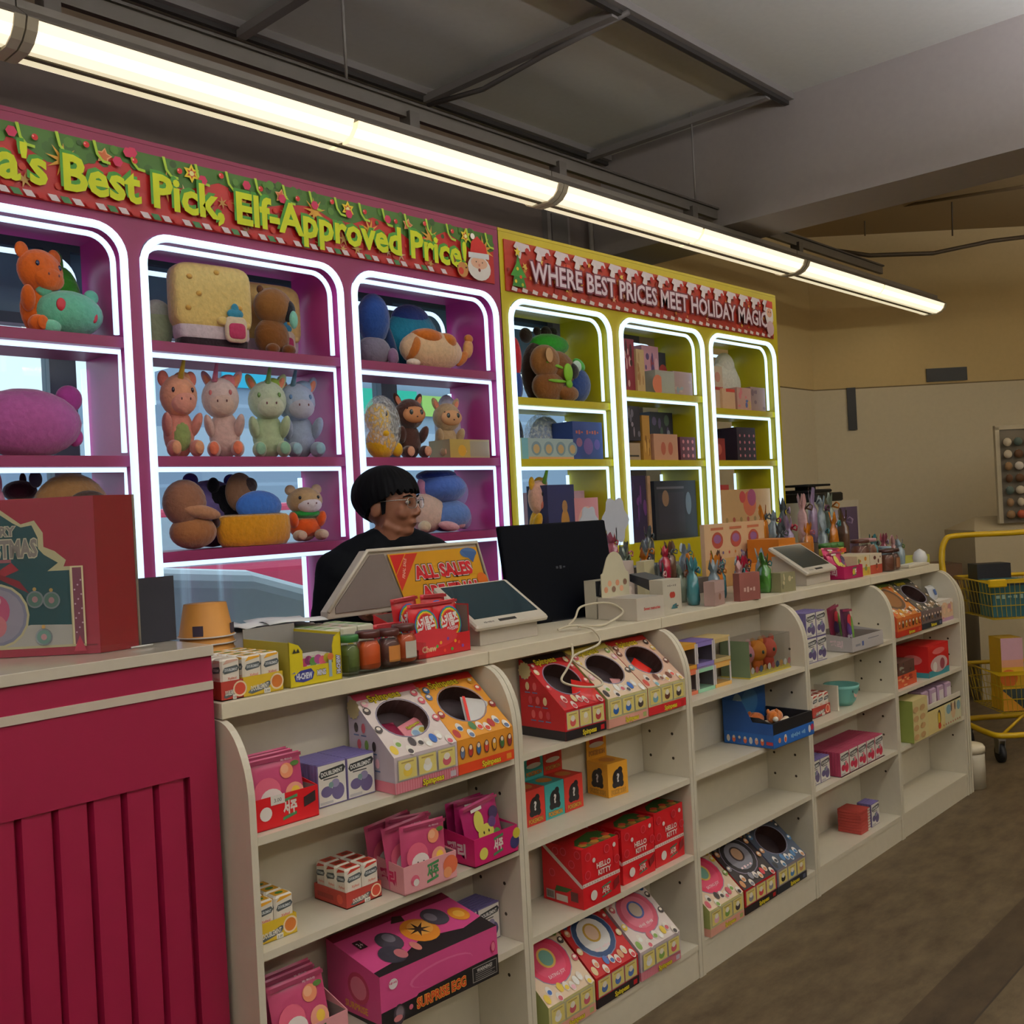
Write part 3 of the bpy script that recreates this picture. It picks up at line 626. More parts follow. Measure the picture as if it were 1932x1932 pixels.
# ---- upright gum packs in printed trays
def gum_pack(kind, label, grp):
    """white bottle-shaped carton with a printed band"""
    C = {'yellow': ('#e8a92c', '#e9c43c', '#3f7a3a'), 'red': ('#c23a2a', '#d85a3a', '#7a2a1c'), 'plain': ('#d8b0a0', '#b23a3a', '#b23a3a')}[kind]
    w, d, h = .046, .036, .083; b = B(); b.box(0, 0, 0, w, d, h, '#efe8de', .004)
    for o, u, ww in (((0, 0, 0), (1, 0, 0), w), ((0, d, 0), (0, -1, 0), d)):
        f = b.face(o, u, (0, 0, 1), ww, h)
        f.poly([(.1, .86), (.9, .93), (.9, .97), (.3, .97)], C[0]).poly([(.08, .68), (.18, .62), (.85, .66), (.95, .74), (.85, .82), (.18, .78)], '#4d5458').txt('DOUBLEMINT', .52, .72, .07, '#dfe3e6', .66, .03)
        f.txt('Xylitol', .55, .5, .07, '#d8705a', .6).oval(.2, .3, .14, .07, C[1]).oval(.62, .22, .2, .1, C[0]).oval(.4, .18, .1, .06, C[2])
    f = b.face((0, 0, h), (1, 0, 0), (0, 1, 0), w, d); f.rect(.14, .16, .86, .84, C[0] if kind != 'plain' else '#e6dcd2').oval(.5, .5, .2, .2, C[2] if kind != 'plain' else '#d8cfc4')
    o = solo(b, 'gum_pack', label, 'gum pack', (0, 0, 0), 0, grp); return o
def gum_group(x, y, z, rz, nx, ny, kind, tc, label, plab, grp, th=.036, proto=None, tagp=None, txt=True):
    pw, pd = .0475, .0375; w = nx * pw + .006; d = ny * pd + .006; b = B()
    f = tray(b, w, d, th, tc[0], tc[0])
    f.poly([(.1, .2), (.16, .32), (.62, .62), (.7, .55), (.62, .28), (.2, .1)], '#4d5458'); f.txt('DOUBLEMINT', .4, .4, .26, '#e6e2d8', .45, .03, rot=3); f.disc(.84, .52, .42, '#efd9b8').disc(.84, .52, .33, tc[1]).rect(.5, .01, .66, .26, '#e9e6e0').txt('3.00', .58, .13, .13, '#5a5a5a', .12)
    fl = b.face((0, d, 0), (0, -1, 0), (0, 0, 1), d, th); fl.rect(.1, .3, .6, .6, tc[2]).disc(.8, .5, .3, tc[1])
    t_ = solo(b, 'gum_tray', label, 'tray', (x, y, z), rz)
    p0 = proto; M = Matrix.Translation((x, y, z)) @ Matrix.Rotation(rz, 4, 'Z')
    for j in range(ny):
        for i in range(nx):
            q = M @ Vector((.003 + i * pw + .0006, .003 + j * pd + .0006, .0035))
            if p0 is None: p0 = gum_pack(kind, plab, grp); p0.location = q; p0.rotation_euler = (0, 0, rz)
            else: dup(p0, q, rz, plab, grp)
    return p0
YT, RT = ('#d9b62c', '#c8702c', '#b8952a'), ('#a8362c', '#c84a34', '#8a2a24')
gum_group(1.158, 1.848, .633, -.03, 2, 3, 'yellow', YT, 'yellow tray of gum packs at the left end of the second level', 'white gum pack with yellow print in the yellow tray on the second shelf level', 'yellow gum packs on the second level', .042)
gum_group(1.398, 1.853, .633, -.0, 2, 3, 'red', RT, 'brick red tray of strawberry gum packs on the second level', 'white gum pack with red print in the brick red tray on the second level', 'strawberry gum packs on the second level')
gum_group(1.150, 1.915, 1.135, 0, 1, 4, 'plain', RT, 'small red strawberry tray on the worktop against the pink counter', 'pale gum pack in the red tray on the worktop by the pink counter', 'strawberry gum packs on the worktop', .040)
gum_group(1.204, 1.915, 1.135, .02, 2, 4, 'yellow', YT, 'yellow gum tray on the worktop between red tray and yellow candy box', 'white and yellow gum pack in the worktop tray beside the yellow candy box', 'yellow gum packs on the worktop', .042)
gum_group(3.585, 1.895, .633, 0, 2, 2, 'yellow', YT, 'small yellow gum tray on the second level of the fourth display shelf', 'yellow printed gum pack on the fourth display shelf', 'yellow gum packs on the fourth shelf', .04)
gum_group(3.70, 1.875, .633, 0, 3, 2, 'red', RT, 'red gum tray beside the mint bowl on the fourth display shelf', 'red printed gum pack on the fourth display shelf beside the mint bowl', 'red gum packs on the fourth shelf', .04)

# ---- thin gum packs standing like books
def thin_pack(cs, label, grp, w=.080, h=.095, t=.0115):
    b = B(); b.box(0, 0, 0, w, t, h, cs[0], .001)
    f = b.face((0, 0, 0), (1, 0, 0), (0, 0, 1), w, h); f.rect(.03, .03, .97, .97, '#e3ded8')
    f.poly([(.05, .74), (.12, .66), (.9, .72), (.97, .82), (.9, .9), (.12, .84)], '#26292c').txt('DOUBLEMINT', .5, .775, .1, '#e8e8e6', .74, .03, rot=3)
    f.rect(.2, .62, .7, .65, '#4a4a4e').oval(.3, .34, .2, .13, cs[1]).oval(.68, .3, .22, .2, cs[1]).oval(.6, .5, .14, .1, cs[2]).disc(.45, .48, .07, '#6f8a86').rect(.06, .06, .5, .12, '#b8b4b8')
    ft = b.face((0, 0, h), (1, 0, 0), (0, 1, 0), w, t); ft.rect(.02, .15, .98, .8, cs[3]); return solo(b, 'gum_packet', label, 'gum packet', (0, 0, 0), 0, grp)
PU = ('#6b5f8f', '#5c5078', '#8f86a8', '#6f62a0'); PK = ('#b0405f', '#c22f4c', '#e08a98', '#a8405c')
def thin_stack(x, y, z, rz, nx, ny, cs, lab, grp, step=.0125, nz=1, w=.080, h=.095):
    M = Matrix.Translation((x, y, z)) @ Matrix.Rotation(rz, 4, 'Z'); p0 = None
    for k in range(nz):
        for i in range(nx):
            for j in range(ny):
                q = M @ Vector((i * (w + .002), j * step, k * (h + .0012)))
                if p0 is None: p0 = thin_pack(cs, lab, grp, w, h); p0.location = q; p0.rotation_euler = (0, 0, rz)
                else: dup(p0, q, rz)
thin_stack(1.347, 1.868, .868, 0, 2, 9, PU, 'purple and white gum packet standing in the rows left of the pink sloped box', 'purple gum packets on the top level')
thin_stack(1.752, 1.885, .39, 0, 2, 7, PU, 'purple gum packet standing behind the surprise egg box', 'purple gum packets on the third level')
thin_stack(3.570, 1.82, .868, 0, 2, 7, PU, 'purple gum packet in the tall two-storey stack on the fourth display shelf', 'purple gum packets stacked two high', nz=2)
thin_stack(3.605, 1.85, .39, 0, 2, 5, PU, 'purple gum packet left of the pink packets on the fourth display shelf', 'purple gum packets beside the pink ones')
thin_stack(3.80, 1.822, .39, 0, 5, 12, PK, 'pink gum packet in the wide block on the fourth display shelf', 'pink gum packets in a block')
b = B(); b.box(0, 0, 0, .42, .16, .0009, '#1d1a1c'); solo(b, 'black_board', 'thin black board lying under the pink gum packets', 'board', (3.797, 1.818, .3901)).location.z = .3898
thin_stack(4.11, 1.845, .107, 0, 1, 5, PU, 'purple gum packet in the small block on the bottom level of the fourth display shelf', 'purple gum packets on the bottom level')
p0 = None
for k in range(8):
    if p0 is None:
        b = B(); b.box(0, 0, 0, .09, .10, .0112, '#b04038', .001); f = b.face((.09, 0, 0), (0, 1, 0), (0, 0, 1), .1, .0112); f.rect(.05, .1, .95, .9, '#ddd8ce'); f = b.face((0, 0, 0), (1, 0, 0), (0, 0, 1), .09, .0112); f.rect(.75, .1, 1, .9, '#d8d2c8')
        p0 = solo(b, 'gum_packet', 'red gum packet lying in the small pile on the bottom level', 'gum packet', (3.995, 1.84, .1072), 0, 'red gum packets in a flat pile')
    else: dup(p0, (3.995 + .001 * (k % 3), 1.84, .1072 + k * .0117))

# ---- sloped sweet cartons
PKC = dict(side='#c9bccb', slope='#ecdedd', top='#c9486a', front='#d6c6ce', base='#d9788a', stripe='#e59aa8')
ORC = dict(side='#d8862a', slope='#e39a34', top='#b8201c', front='#e0922c', base='#d8431c')
RDC = dict(side='#b5141c', slope='#b8161c', top='#1d1416', front='#b8141e', base='#1a1418')
CRC = dict(side='#a9b06a', slope='#ecd2b8', top='#d8c860', front='#d6cf92', base='#e0a090')
RYC = dict(side='#b81f22', slope='#e0b8a0', top='#b8201c', front='#d9cf96', base='#c8222a')
NVC = dict(side='#5a5f7a', slope='#3f4a5c', top='#2a2f3c', front='#8d7f86', base='#20242c')
BRC = dict(side='#c8502a', slope='#c8782c', top='#4f6a2c', front='#c9682c', base='#b8301c')
spin(1.517, 1.806, .868, -.02, .196, 'pink striped sloped sweet carton with an oval opening, top level', PKC)
spin(1.7155, 1.803, .868, -.005, .197, 'orange sloped sweet carton with an oval opening, top level', ORC, cards=0, figs=['#5a6a8a', '#a8302c', '#2c5a8a', '#c8402c', '#d89a2c', '#3f6a3c', '#8a2a2c'], seed=4)
spin(2.128, 1.808, .868, -.03, .174, 'red sloped sweet carton with black base, open top, second display shelf', RDC, figs=['#c8404a', '#d85a5a', '#a83a3c', '#e8d0a0'], seed=5)
spin(2.3115, 1.800, .868, 0, .193, 'cream sloped sweet carton between the two red ones, second display shelf', CRC, seed=6)
spin(2.508, 1.800, .868, 0, .20, 'cream and red sloped sweet carton at the right end of the second display shelf', RYC, figs=['#6a3a2c', '#3a2c2a', '#c84a3c', '#7aa8b8', '#d8b45a'], seed=7)
spin(1.9985, 1.806, .107, 0, .196, 'cream and pink sloped carton with pink disc, bottom level, second display shelf', CRC, False, disc=('#d9325c', '#e04a70', '#e8c060', '#7ab0a0', 'EATING JOY'), seed=8)
spin(2.2035, 1.808, .107, -.0, .198, 'black and red sloped carton with white and blue disc, bottom level', RDC, False, disc=('#1f3f6a', '#e6e6ea', '#c8a03c', '#e8c8b0', 'SPIN FACES'), figs=['#c8404a', '#4a6aa8', '#d8a07a', '#e8d0a0'], seed=9)
spin(2.411, 1.806, .107, -.02, .2, 'pink striped sloped carton with pink disc, bottom level', PKC, False, disc=('#c9506a', '#e07890', '#4a5a9a', '#c8b8a8', 'HAPPY FACES'), seed=10)
spin(2.790, 1.806, .107, 0, .21, 'cream sloped carton with pink disc on the bottom of the third display shelf', CRC, False, disc=('#d9325c', '#e04a70', '#e8c060', '#7ab0a0', 'EATING JOY'), seed=11)
spin(3.008, 1.806, .107, 0, .218, 'black and red sloped carton on the bottom of the third display shelf', dict(RDC, slope='#2a2226'), False, disc=('#1d1a22', '#8a8a98', '#3a2a2c', '#c8a080', 'SPIN'), figs=['#c8404a', '#d89a6a', '#8a8a98'], seed=12)
spin(3.234, 1.806, .107, 0, .215, 'dark blue sloped carton with an opening on the bottom of the third display shelf', NVC, True, figs=['#c8906a', '#4a7aa8', '#2a2a30', '#b8a07a'], seed=13)
spin(4.374, 1.802, .868, 0, .27, 'orange and green sloped carton at the left of the last display shelf', BRC, False, disc=('#5a3a1c', '#8a5a2c', None, None, ''), cards=0, figs=['#c85a2c', '#5a3a1c', '#d8a03c'], seed=14)
spin(4.66, 1.806, .868, 0, .245, 'dark sloped carton with an opening beside the orange one, last display shelf', dict(NVC, slope='#4a443c', top='#3a4a2c', front='#6f5f5c'), True, cards=0, figs=['#8a6a3c', '#4a5a6a', '#2a2a30'], seed=15)
def packet(x, y, z, rz, w, h, c, label, lean=50, tx=None, tc='#e8d32c', roll=0, edge=None):
    b = B(); f = pouchmesh(b, w, h, .012, mat(c, .25), lean, (0, 0, 0), roll=roll)
    if edge: f.rect(0.02, .03, .12, .97, edge)
    if tx: f.txt(tx, .5, .72, .13, tc, .7, .02, '#3a2a1a').oval(.5, .38, .32, .22, '#dfe8e4').oval(.35, .38, .12, .14, '#8aa8c8').oval(.62, .36, .12, .12, '#c8b84a')
    return solo(b, 'sweet_packet', label, 'packet', (x, y, z), rz)
packet(1.63, 1.860, .949, -.2, .08, .07, '#e8909c', 'pink sweet packet showing in the opening of the pink sloped carton', 52, 'Spinpeas', roll=-20)
packet(1.576, 1.868, .955, .3, .055, .07, '#7a1f3a', 'dark crimson packet lying in the opening of the pink sloped carton', 52, roll=10)
packet(1.795, 1.850, .946, -.1, .085, .085, '#d9d6d6', 'clear speckled sweet packet with red edge sticking out of the orange carton', 42, roll=18, edge='#d8281c')
packet(2.21, 1.845, .944, -.3, .07, .07, '#c81f1c', 'red sweet packet in the opening of the red sloped carton', 52, roll=25)
packet(2.60, 1.868, .962, -.1, .06, .065, '#d8281c', 'red packet peeking out of the cream and red carton', 48, roll=-30)
packet(2.42, 1.850, .944, -.1, .05, .05, '#e0a0a0', 'pale pink packet in the opening of the cream sloped carton', 52, roll=15)

# ---- mystery cubes
def cube(x, y, z, rz, w, d, h, c, name, label, header=0, ink='#17141a'):
    g = thing(name, label, 'box', (x, y, z), rz); b = B(); b.box(0, 0, 0, w, d, h, c)
    for k in ('f', 'l'):
        f = faces(b, w, d, h)[k]; 
        f.oval(.5, .52, .27, .27, ink).oval(.62, .75, .12, .1, ink).oval(.34, .34, .14, .1, ink).oval(.66, .34, .12, .1, ink)
        f.txt('?', .5, .54, .24, '#e9e4e4', .3, .05).txt('POKEMON', .5, .13, .13, '#dca23a', .72, .03, '#5a2a1c')
    f = faces(b, w, d, h)['t']; f.oval(.5, .5, .3, .3, '#c8823a')
    make(b, 'carton', g)
    if header:
        b = B(); b.box(.0, d - .003, h, w, d - .001, h + header, c); f = b.face((0, d - .003, h), (1, 0, 0), (0, 0, 1), w, header)
        f.oval(.5, .66, .36, .26, '#b8282c').oval(.5, .5, .38, .1, '#e6e0dc').txt('POKEMON', .5, .22, .16, '#c8863a', .8, .03, '#4a1f1a'); make(b, 'header_card', g)
cube(2.055, 1.905, .633, 0, .0825, .078, .098, '#d0352a', 'mystery_box', 'red mystery cube box, left of the teal one')
cube(2.1395, 1.905, .633, 0, .0825, .078, .098, '#3fa8a8', 'mystery_box', 'teal mystery cube box between two red ones', .075)
cube(2.224, 1.905, .633, 0, .0825, .078, .098, '#d0352a', 'mystery_box', 'red mystery cube box, right of the teal one', .075)
cube(2.408, 1.890, .633, -.12, .085, .088, .100, '#e3a02c', 'mystery_box', 'orange mystery cube box with raised header card', .082)

# ---- red boxes
def redbox(x, w, d, h, label, y=1.82, rz=0):
    b = B(); g = thing('sweet_carton', label, 'box', (x, y, .39), rz); b.box(0, 0, 0, w, d, h, '#cf1420')
    F = faces(b, w, d, h); f = F['f']; f.poly([(0, .36), (1, .36), (1, .42), (0, .42)], '#eaded8')
    for i in range(14): f.rect(.03 + i * .07, .38, .045 + i * .07, .40, '#a81820')
    f.txt('HELLO', .56, .64, .09, '#f2e6e2', .4, .04).txt('KITTY', .58, .52, .09, '#f2e6e2', .4, .04)
    for px, py in ((.13, .55), (.66, .86), (.15, .85), (.92, .62)): f.disc(px, py, .075, '#d8485a').disc(px, py, .06, '#c01820')
    for px, py in ((.3, .76), (.86, .88)): f.disc(px, py, .04, '#eee6e6')
    f.disc(.26, .18, .085, '#efe8e6').txt('서주', .58, .18, .1, '#eadfd8', .2, .03).poly([(.47, .26), (.72, .3), (.72, .27), (.47, .235)], '#3f7a5a').poly([(.47, .1), (.72, .14), (.72, .115), (.47, .075)], '#3f7a5a').poly([(.8, .12), (.95, .2), (.95, .34), (.8, .27)], '#7a1418')
    f = F['l']; f.poly([(0, .98), (.04, .98), (1, .40), (1, .35), (.96, .35), (0, .92)], '#e6d8d2')
    for px, py in ((.35, .88), (.75, .72), (.55, .9), (.9, .9), (.25, .5)): f.disc(px, py, .07, '#d8485a').disc(px, py, .055, '#c41a24')
    f.rect(.08, .05, .3, .2, '#b8a8a0').rect(.33, .05, .62, .16, '#d8ccc4').poly([(.3, .2), (.6, .22), (.75, .3), (.35, .3)], '#3a5a2c').rect(.7, .1, .88, .26, '#5a2420')
    for i in range(9): f.rect(.1 + i * .02, .07, .11 + i * .02, .18, '#3a2422')
    f = F['t']; f.poly([(.1, .02), (.98, .02), (.98, .5), (.8, .6), (.3, .45), (.1, .25)], '#33602a')
    for i in range(8): f.disc(.2 + i * .1, .15 + .08 * math.sin(i * 2), .09, ['#b8802c', '#c83a2c', '#8a5a2c'][i % 3], 7)
    make(b, 'carton', g)
redbox(2.176, .163, .150, .166, 'large red sweet carton with white lettering, nearest of the three', 1.815, -.03)
redbox(2.386, .158, .145, .162, 'middle red sweet carton of the row of three', 1.835, -.02)
redbox(2.556, .158, .145, .166, 'right red sweet carton of the row, against the shelf side', 1.838)

# ---- surprise egg box
g = thing('toy_egg_carton', 'big pink and black surprise egg box on the third level', 'box', (1.402, 1.756, .39), -.045)
w_, d_, hf, hb = .352, .20, .116, .150
b = B(); b.prism([(0, 0), (d_, 0), (d_, hb), (0, hf)], 0, w_, '#cf4a86')
f = b.face((0, 0, 0), (1, 0, 0), (0, 0, 1), w_, hf)
f.poly([(0, 0), (1, 0), (1, .42), (.8, .42), (.3, .38), (.28, .34), (0, .32)], '#141013')
f.oval(.5, .62, .27, .2, '#d8679a').oval(.51, .60, .26, .18, '#cf4a86')
f.txt('SURPRISE EGG', .49, .20, .2, '#c8451f', .42, .03, '#efb74a', .035)
f.rect(.76, .06, .985, .36, '#9a9490').rect(.765, .075, .98, .345, '#141013').txt('WARNING!', .87, .28, .07, '#c9c4c0', .14, .03)
for i in range(4): f.rect(.785, .1 + i * .04, .965 - .03 * (i % 2), .113 + i * .04, '#8a8480')
f.oval(.10, .78, .035, .1, '#e9dce4').scr('LUCKY', .10, .8, .045, '#c84a7a', .06).oval(.135, .16, .045, .2, '#3a3038').oval(.14, .2, .03, .12, '#6f6068').oval(.125, .1, .035, .06, '#c87a80').disc(.23, .2, .05, '#d86a86').oval(.955, .62, .022, .12, '#b8285c').oval(.955, .62, .016, .09, '#d87a90')
f = b.face((0, d_, 0), (0, -1, 0), (0, 0, 1), d_, hf)
f.oval(.6, .6, .2, .3, '#b83a5a').oval(.6, .6, .15, .22, '#d87a90').txt('SURPRISE', .55, .22, .13, '#e0a83c', .7, .03).poly([(0, 0), (1, 0), (1, .1), (0, .02)], '#141013')
f = b.face((0, 0, hf), (1, 0, 0), (0, d_, hb - hf), w_, math.hypot(d_, hb - hf))
f.poly([(0, 0), (1, 0), (1, .28), (.8, .2), (.5, .34), (.25, .16), (0, .1)], '#171114').poly([(0, .85), (1, .85), (1, 1), (0, 1)], '#7a1a3c')
f.oval(.55, .48, .13, .26, '#d8862a').oval(.57, .52, .09, .16, '#e0a04a').star(.55, .5, .16, '#2a1a16', 7, .3).oval(.90, .48, .07, .16, '#d8862a').oval(.9, .48, .04, .08, '#e8b04a')
f.oval(.30, .5, .085, .2, '#3f3a44').oval(.32, .56, .04, .1, '#7a7480').oval(.74, .6, .09, .2, '#3f3a44').oval(.71, .62, .04, .1, '#7a7480').oval(.22, .26, .09, .18, '#33303a').oval(.27, .22, .04, .1, '#b86a70').oval(.4, .24, .03, .1, '#c87a70').poly([(.44, .78), (.5, .9), (.56, .86), (.54, .74)], '#2a1a16').rect(.09, .55, .15, .72, '#2a1018').txt('3+', .12, .63, .1, '#d8d0d0', .04)
make(b, 'carton', g)

# ---- trays of foil pouches
def pouch(x, y, z, rz, w, h, c, lean, label, kind='peach', roll=0, name='sweet_pouch'):
    b = B(); f = pouchmesh(b, w, h, .02, mat(c, .28), lean, roll=roll)
    f.rect(.02, .93, .98, .985, '#8a2a4a' if kind != 'rainbow' else '#8a1018')
    if kind == 'peach':
        f.disc(.68, .74, .12, '#e8906a').disc(.65, .77, .07, '#f0b08a').oval(.84, .83, .08, .04, '#4a6a2c').oval(.3, .48, .24, .22, '#d8607c').oval(.36, .36, .2, .16, '#eee6e4').oval(.3, .36, .022, .03, '#2a1a20').oval(.43, .36, .022, .03, '#2a1a20')
        f.oval(.78, .38, .17, .16, '#e8a08a').oval(.8, .4, .08, .08, '#f0c84a').txt('My Melody', .7, .92, .035, '#e0b0c0', .4).txt('젤리', .72, .16, .13, '#c82a5c', .3, .03, '#efdce0').oval(.2, .12, .12, .06, '#4a8aa0')
    if kind == 'grape':
        f.oval(.36, .66, .13, .2, '#d8d060').oval(.5, .4, .22, .17, '#d8d060').oval(.44, .42, .02, .03, '#2a1a20').oval(.58, .42, .02, .03, '#2a1a20').disc(.78, .7, .12, '#3a2a4a').disc(.7, .55, .1, '#5a3a6a').oval(.78, .3, .1, .1, '#4a7a3a').rect(.2, .86, .5, .92, '#e6e0dc')
    if kind == 'rainbow':
        for i, cc in enumerate(('#2f5fb0', '#3f9a3c', '#e8c82c', '#e07a1c', '#c81820')):
            f.oval(.55, .55, .45 - .03 * i, .33 - .022 * i, cc)
        f.txt('스키틀즈', .52, .6, .2, '#f2eeee', .72, .05, '#b01018', .03, rot=8).txt('Skittles', .6, .44, .09, '#e6c8d0', .45, .03, rot=8)
        for i in range(9): f.disc(.12 + i * .1, .14 + .06 * math.sin(i * 2.3), .035, ['#4a9a3a', '#e8a02c', '#c83a2c', '#7a3a8a'][i % 4], 10)
    if kind == 'berry':
        f.disc(.6, .7, .16, '#c8283c').disc(.4, .5, .14, '#4a2a6a').disc(.62, .44, .12, '#5a3a8a').oval(.8, .5, .12, .3, '#6a9a3a').oval(.3, .2, .14, .1, '#4a7a2c').scr('JELLY', .45, .3, .1, '#e0d8e8', .5, .03)
    return solo(b, name, label, 'pouch', (x, y, z), rz)
def candytray(x, y, z, rz, w, d, h, c, label, kr=True, deco=(), hb=None, side=None):
    b = B(); f = tray(b, w, d, h, c, '#8a7f78', hb); 
    if kr: f.poly([(.44, .82), (.66, .90), (.66, .80), (.44, .73)], '#3f7a4a').poly([(.42, .26), (.64, .36), (.64, .26), (.42, .16)], '#3f7a4a').txt('서주', .54, .54, .32, '#3f7a4a' if c in ('#e5a0a8',) else '#e8ded8', .22, .05)
    for q in deco: getattr(f, q[0])(*q[1:])
    fl = b.face((0, d, 0), (0, -1, 0), (0, 0, 1), d, h); fl.txt('젤리', .6, .5, .4, '#c82a5c' if c == '#e5a0a8' else '#e0c8d0', .5, .05)
    return solo(b, 'pouch_tray', label, 'tray', (x, y, z), rz)
candytray(1.166, 1.836, .868, -.03, .155, .13, .066, '#cf101c', 'red cardboard tray of sweet pouches at the left end of the top level', True, [('disc', .16, .5, .22, '#efe8e6'), ('rect', .24, .72, .46, 1.02, '#e6e2de'), ('txt', '3.00', .35, .86, .12, '#6a6a6a', .14), ('poly', [(.76, .4), (.95, .52), (.95, .86), (.76, .72)], '#2a1a1c')], .085)
for k, (dy, lb) in enumerate(((.030, 'front peach jelly pouch in the red tray'), (.065, 'second peach jelly pouch in the red tray'), (.095, 'back peach jelly pouch in the red tray'))):
    pouch(1.175 + .003 * k, 1.836 + dy, .8712, -.03, .135, .135, '#b8446c', 8 if k < 2 else 4, lb, roll=0)
candytray(1.528, 1.806, .633, -.06, .158, .15, .064, '#e5a0a8', 'pale pink tray of peach jelly pouches on the second level', True, [('disc', .2, .42, .2, '#d8607c'), ('disc', .22, .34, .13, '#f0e8e8'), ('disc', .88, .55, .35, '#e0704a'), ('disc', .82, .3, .2, '#e89a6a')], .075)
for k, (dx, dy, rl, lb) in enumerate(((.008, .022, 2, 'front peach jelly pouch with round white print in the pale pink tray'), (-.004, .055, -4, 'second peach jelly pouch in the pale pink tray'), (.012, .085, 5, 'third peach jelly pouch in the pale pink tray'), (-.01, .112, -5, 'back peach jelly pouch leaning left in the pale pink tray'))):
    pouch(1.534 + dx, 1.806 + dy, .6362, -.06, .132, .14, '#b8446c', 4 if k < 3 else 2, lb, roll=rl)
candytray(1.752, 1.800, .633, 0, .156, .16, .068, '#b8145c', 'magenta tray of grape jelly pouches at the right of the second level', True, [('disc', .2, .4, .22, '#d8d060'), ('disc', .92, .4, .25, '#2f2a5a'), ('disc', .97, .7, .2, '#c8b83a')], .085)
for k, (dx, dy, lb) in enumerate(((.006, .03, 'front grape jelly pouch with yellow print in the magenta tray'), (-.001, .066, 'second grape jelly pouch in the magenta tray'), (.004, .10, 'back grape jelly pouch in the magenta tray'))):
    pouch(1.758 + dx, 1.800 + dy, .6362, 0, .128, .135, '#a01e5c', 7 if k < 2 else 4, lb, 'grape', roll=(-6, 4, 0)[k])
candytray(1.170, 1.790, .39, -.03, .165, .16, .066, '#e5a0a8', 'pale pink tray of jelly pouches on the third level, by the surprise egg box', True, [], .11)
for k, (dy, lb) in enumerate(((.025, 'front shiny peach pouch in the third-level tray'), (.06, 'second shiny peach pouch in the third-level tray'), (.095, 'third shiny peach pouch in the third-level tray'))):
    pouch(1.178 + .004 * k, 1.790 + dy, .3932, -.03, .135, .150, '#b8446c', 14 if k < 2 else 8, lb)
def bintray():
    g = candytray(3.905, 1.795, .868, -.02, .285, .17, .058, '#b9b3b4', 'grey cardboard tray with two berry pouches on the fourth display shelf', False, [('rect', .3, .3, .36, .62, '#4a5a9a'), ('rect', .1, .35, .25, .5, '#8a8a94'), ('rect', .5, .66, .85, .72, '#7a7a84')], .075)
bintray()
pouch(3.92, 1.835, .8712, .1, .11, .16, '#4a1f3c', 6, 'purple berry pouch standing in the grey tray', 'berry', 4)
pouch(3.93, 1.89, .8712, .1, .11, .17, '#7a2a3c', 4, 'red berry pouch standing behind the purple one', 'berry', -6)

# ---- animal egg box with plush keyrings
g = thing('toy_display_carton', 'blue and black display box with tan plush keyrings, third display shelf', 'box', (3.188, 1.768, .633), -.03)
b = B(); f = tray(b, .285, .2, .046, '#1f5fb0', '#0f0f12')
f.scr('ANIMALS EGG', .6, .5, .34, '#9ac8e8', .36, .05).disc(.14, .5, .2, '#e0906a').oval(.28, .5, .035, .32, '#e8e0d8').oval(.28, .42, .025, .2, '#d85a2c').oval(.88, .55, .03, .3, '#e8e6f0').disc(.95, .6, .25, '#b82a4a')
fl = b.face((0, .2, 0), (0, -1, 0), (0, 0, 1), .2, .046)
for i in range(7): fl.oval(.09 + i * .115, .42, .035, .26, ['#e6e0dc', '#e0683c', '#3a4a8a', '#e0683c', '#d8d8e0', '#e0a08a', '#e0683c'][i]).oval(.09 + i * .115, .58, .025, .12, '#f0e0d0')
fl.rect(.86, .25, .99, .5, '#c83a4a'); make(b, 'carton', g)
b = B(); b.box(.003, .003, .010, .282, .012, .085, '#111014'); b.prism([(.012, .01), (.19, .01), (.19, .10), (.06, .10), (.012, .085)], .003, .012, '#111014'); b.prism([(.012, .01), (.19, .01), (.19, .085), (.012, .085)], .273, .282, '#1a1a20')
b.box(.012, .012, .046, .273, .188, .05, '#111014'); make(b, 'insert', g)
b = B(); b.prism([(.0, .046), (.0, .085), (.08, .085), (.1, .12), (.12, .155), (.2, .155), (.2, .046)], -.0015, 0, '#1c4f98'); b.box(0, .196, .046, .285, .199, .19, '#1f5fb0')
f = b.face((0, .195, .046), (1, 0, 0), (0, 0, 1), .285, .144); f.oval(.3, .5, .12, .3, '#8ab0c8').oval(.6, .5, .2, .34, '#3f80c0').oval(.3, .45, .08, .18, '#e8e6e8'); make(b, 'header_card', g)
def keyplush(x, y, z, rz, c, label):
    g = thing('plush_keyring', label, 'plush toy', (x, y, z), rz); b = B(); b.ell((0, 0, .024), (.042, .026, .024), mat(c, .9, 'fur')); make(b, 'body', g)
    b = B(); b.ell((-.046, -.006, .030), (.024, .022, .024), mat(c, .9, 'fur')).ell((-.062, -.02, .026), (.012, .01, .01), mat('#f0e8dc', .9, 'fur')).ell((-.055, .008, .05), (.008, .006, .01), mat(c, .9, 'fur')).ell((-.038, -.018, .05), (.008, .006, .01), mat(c, .9, 'fur')); make(b, 'head', g)
    b = B(); b.ell((.03, -.03, .01), (.02, .012, .01), mat('#f0e0cc', .9, 'fur')).ell((-.01, -.034, .01), (.02, .012, .01), mat('#f0e0cc', .9, 'fur')); make(b, 'paws', g)
keyplush(3.365, 1.855, .6835, .2, '#c8702c', 'tan plush keyring lying in the left of the blue and black box')
keyplush(3.285, 1.895, .6835, -.3, '#b8602c', 'brown plush keyring lying behind in the blue and black box')

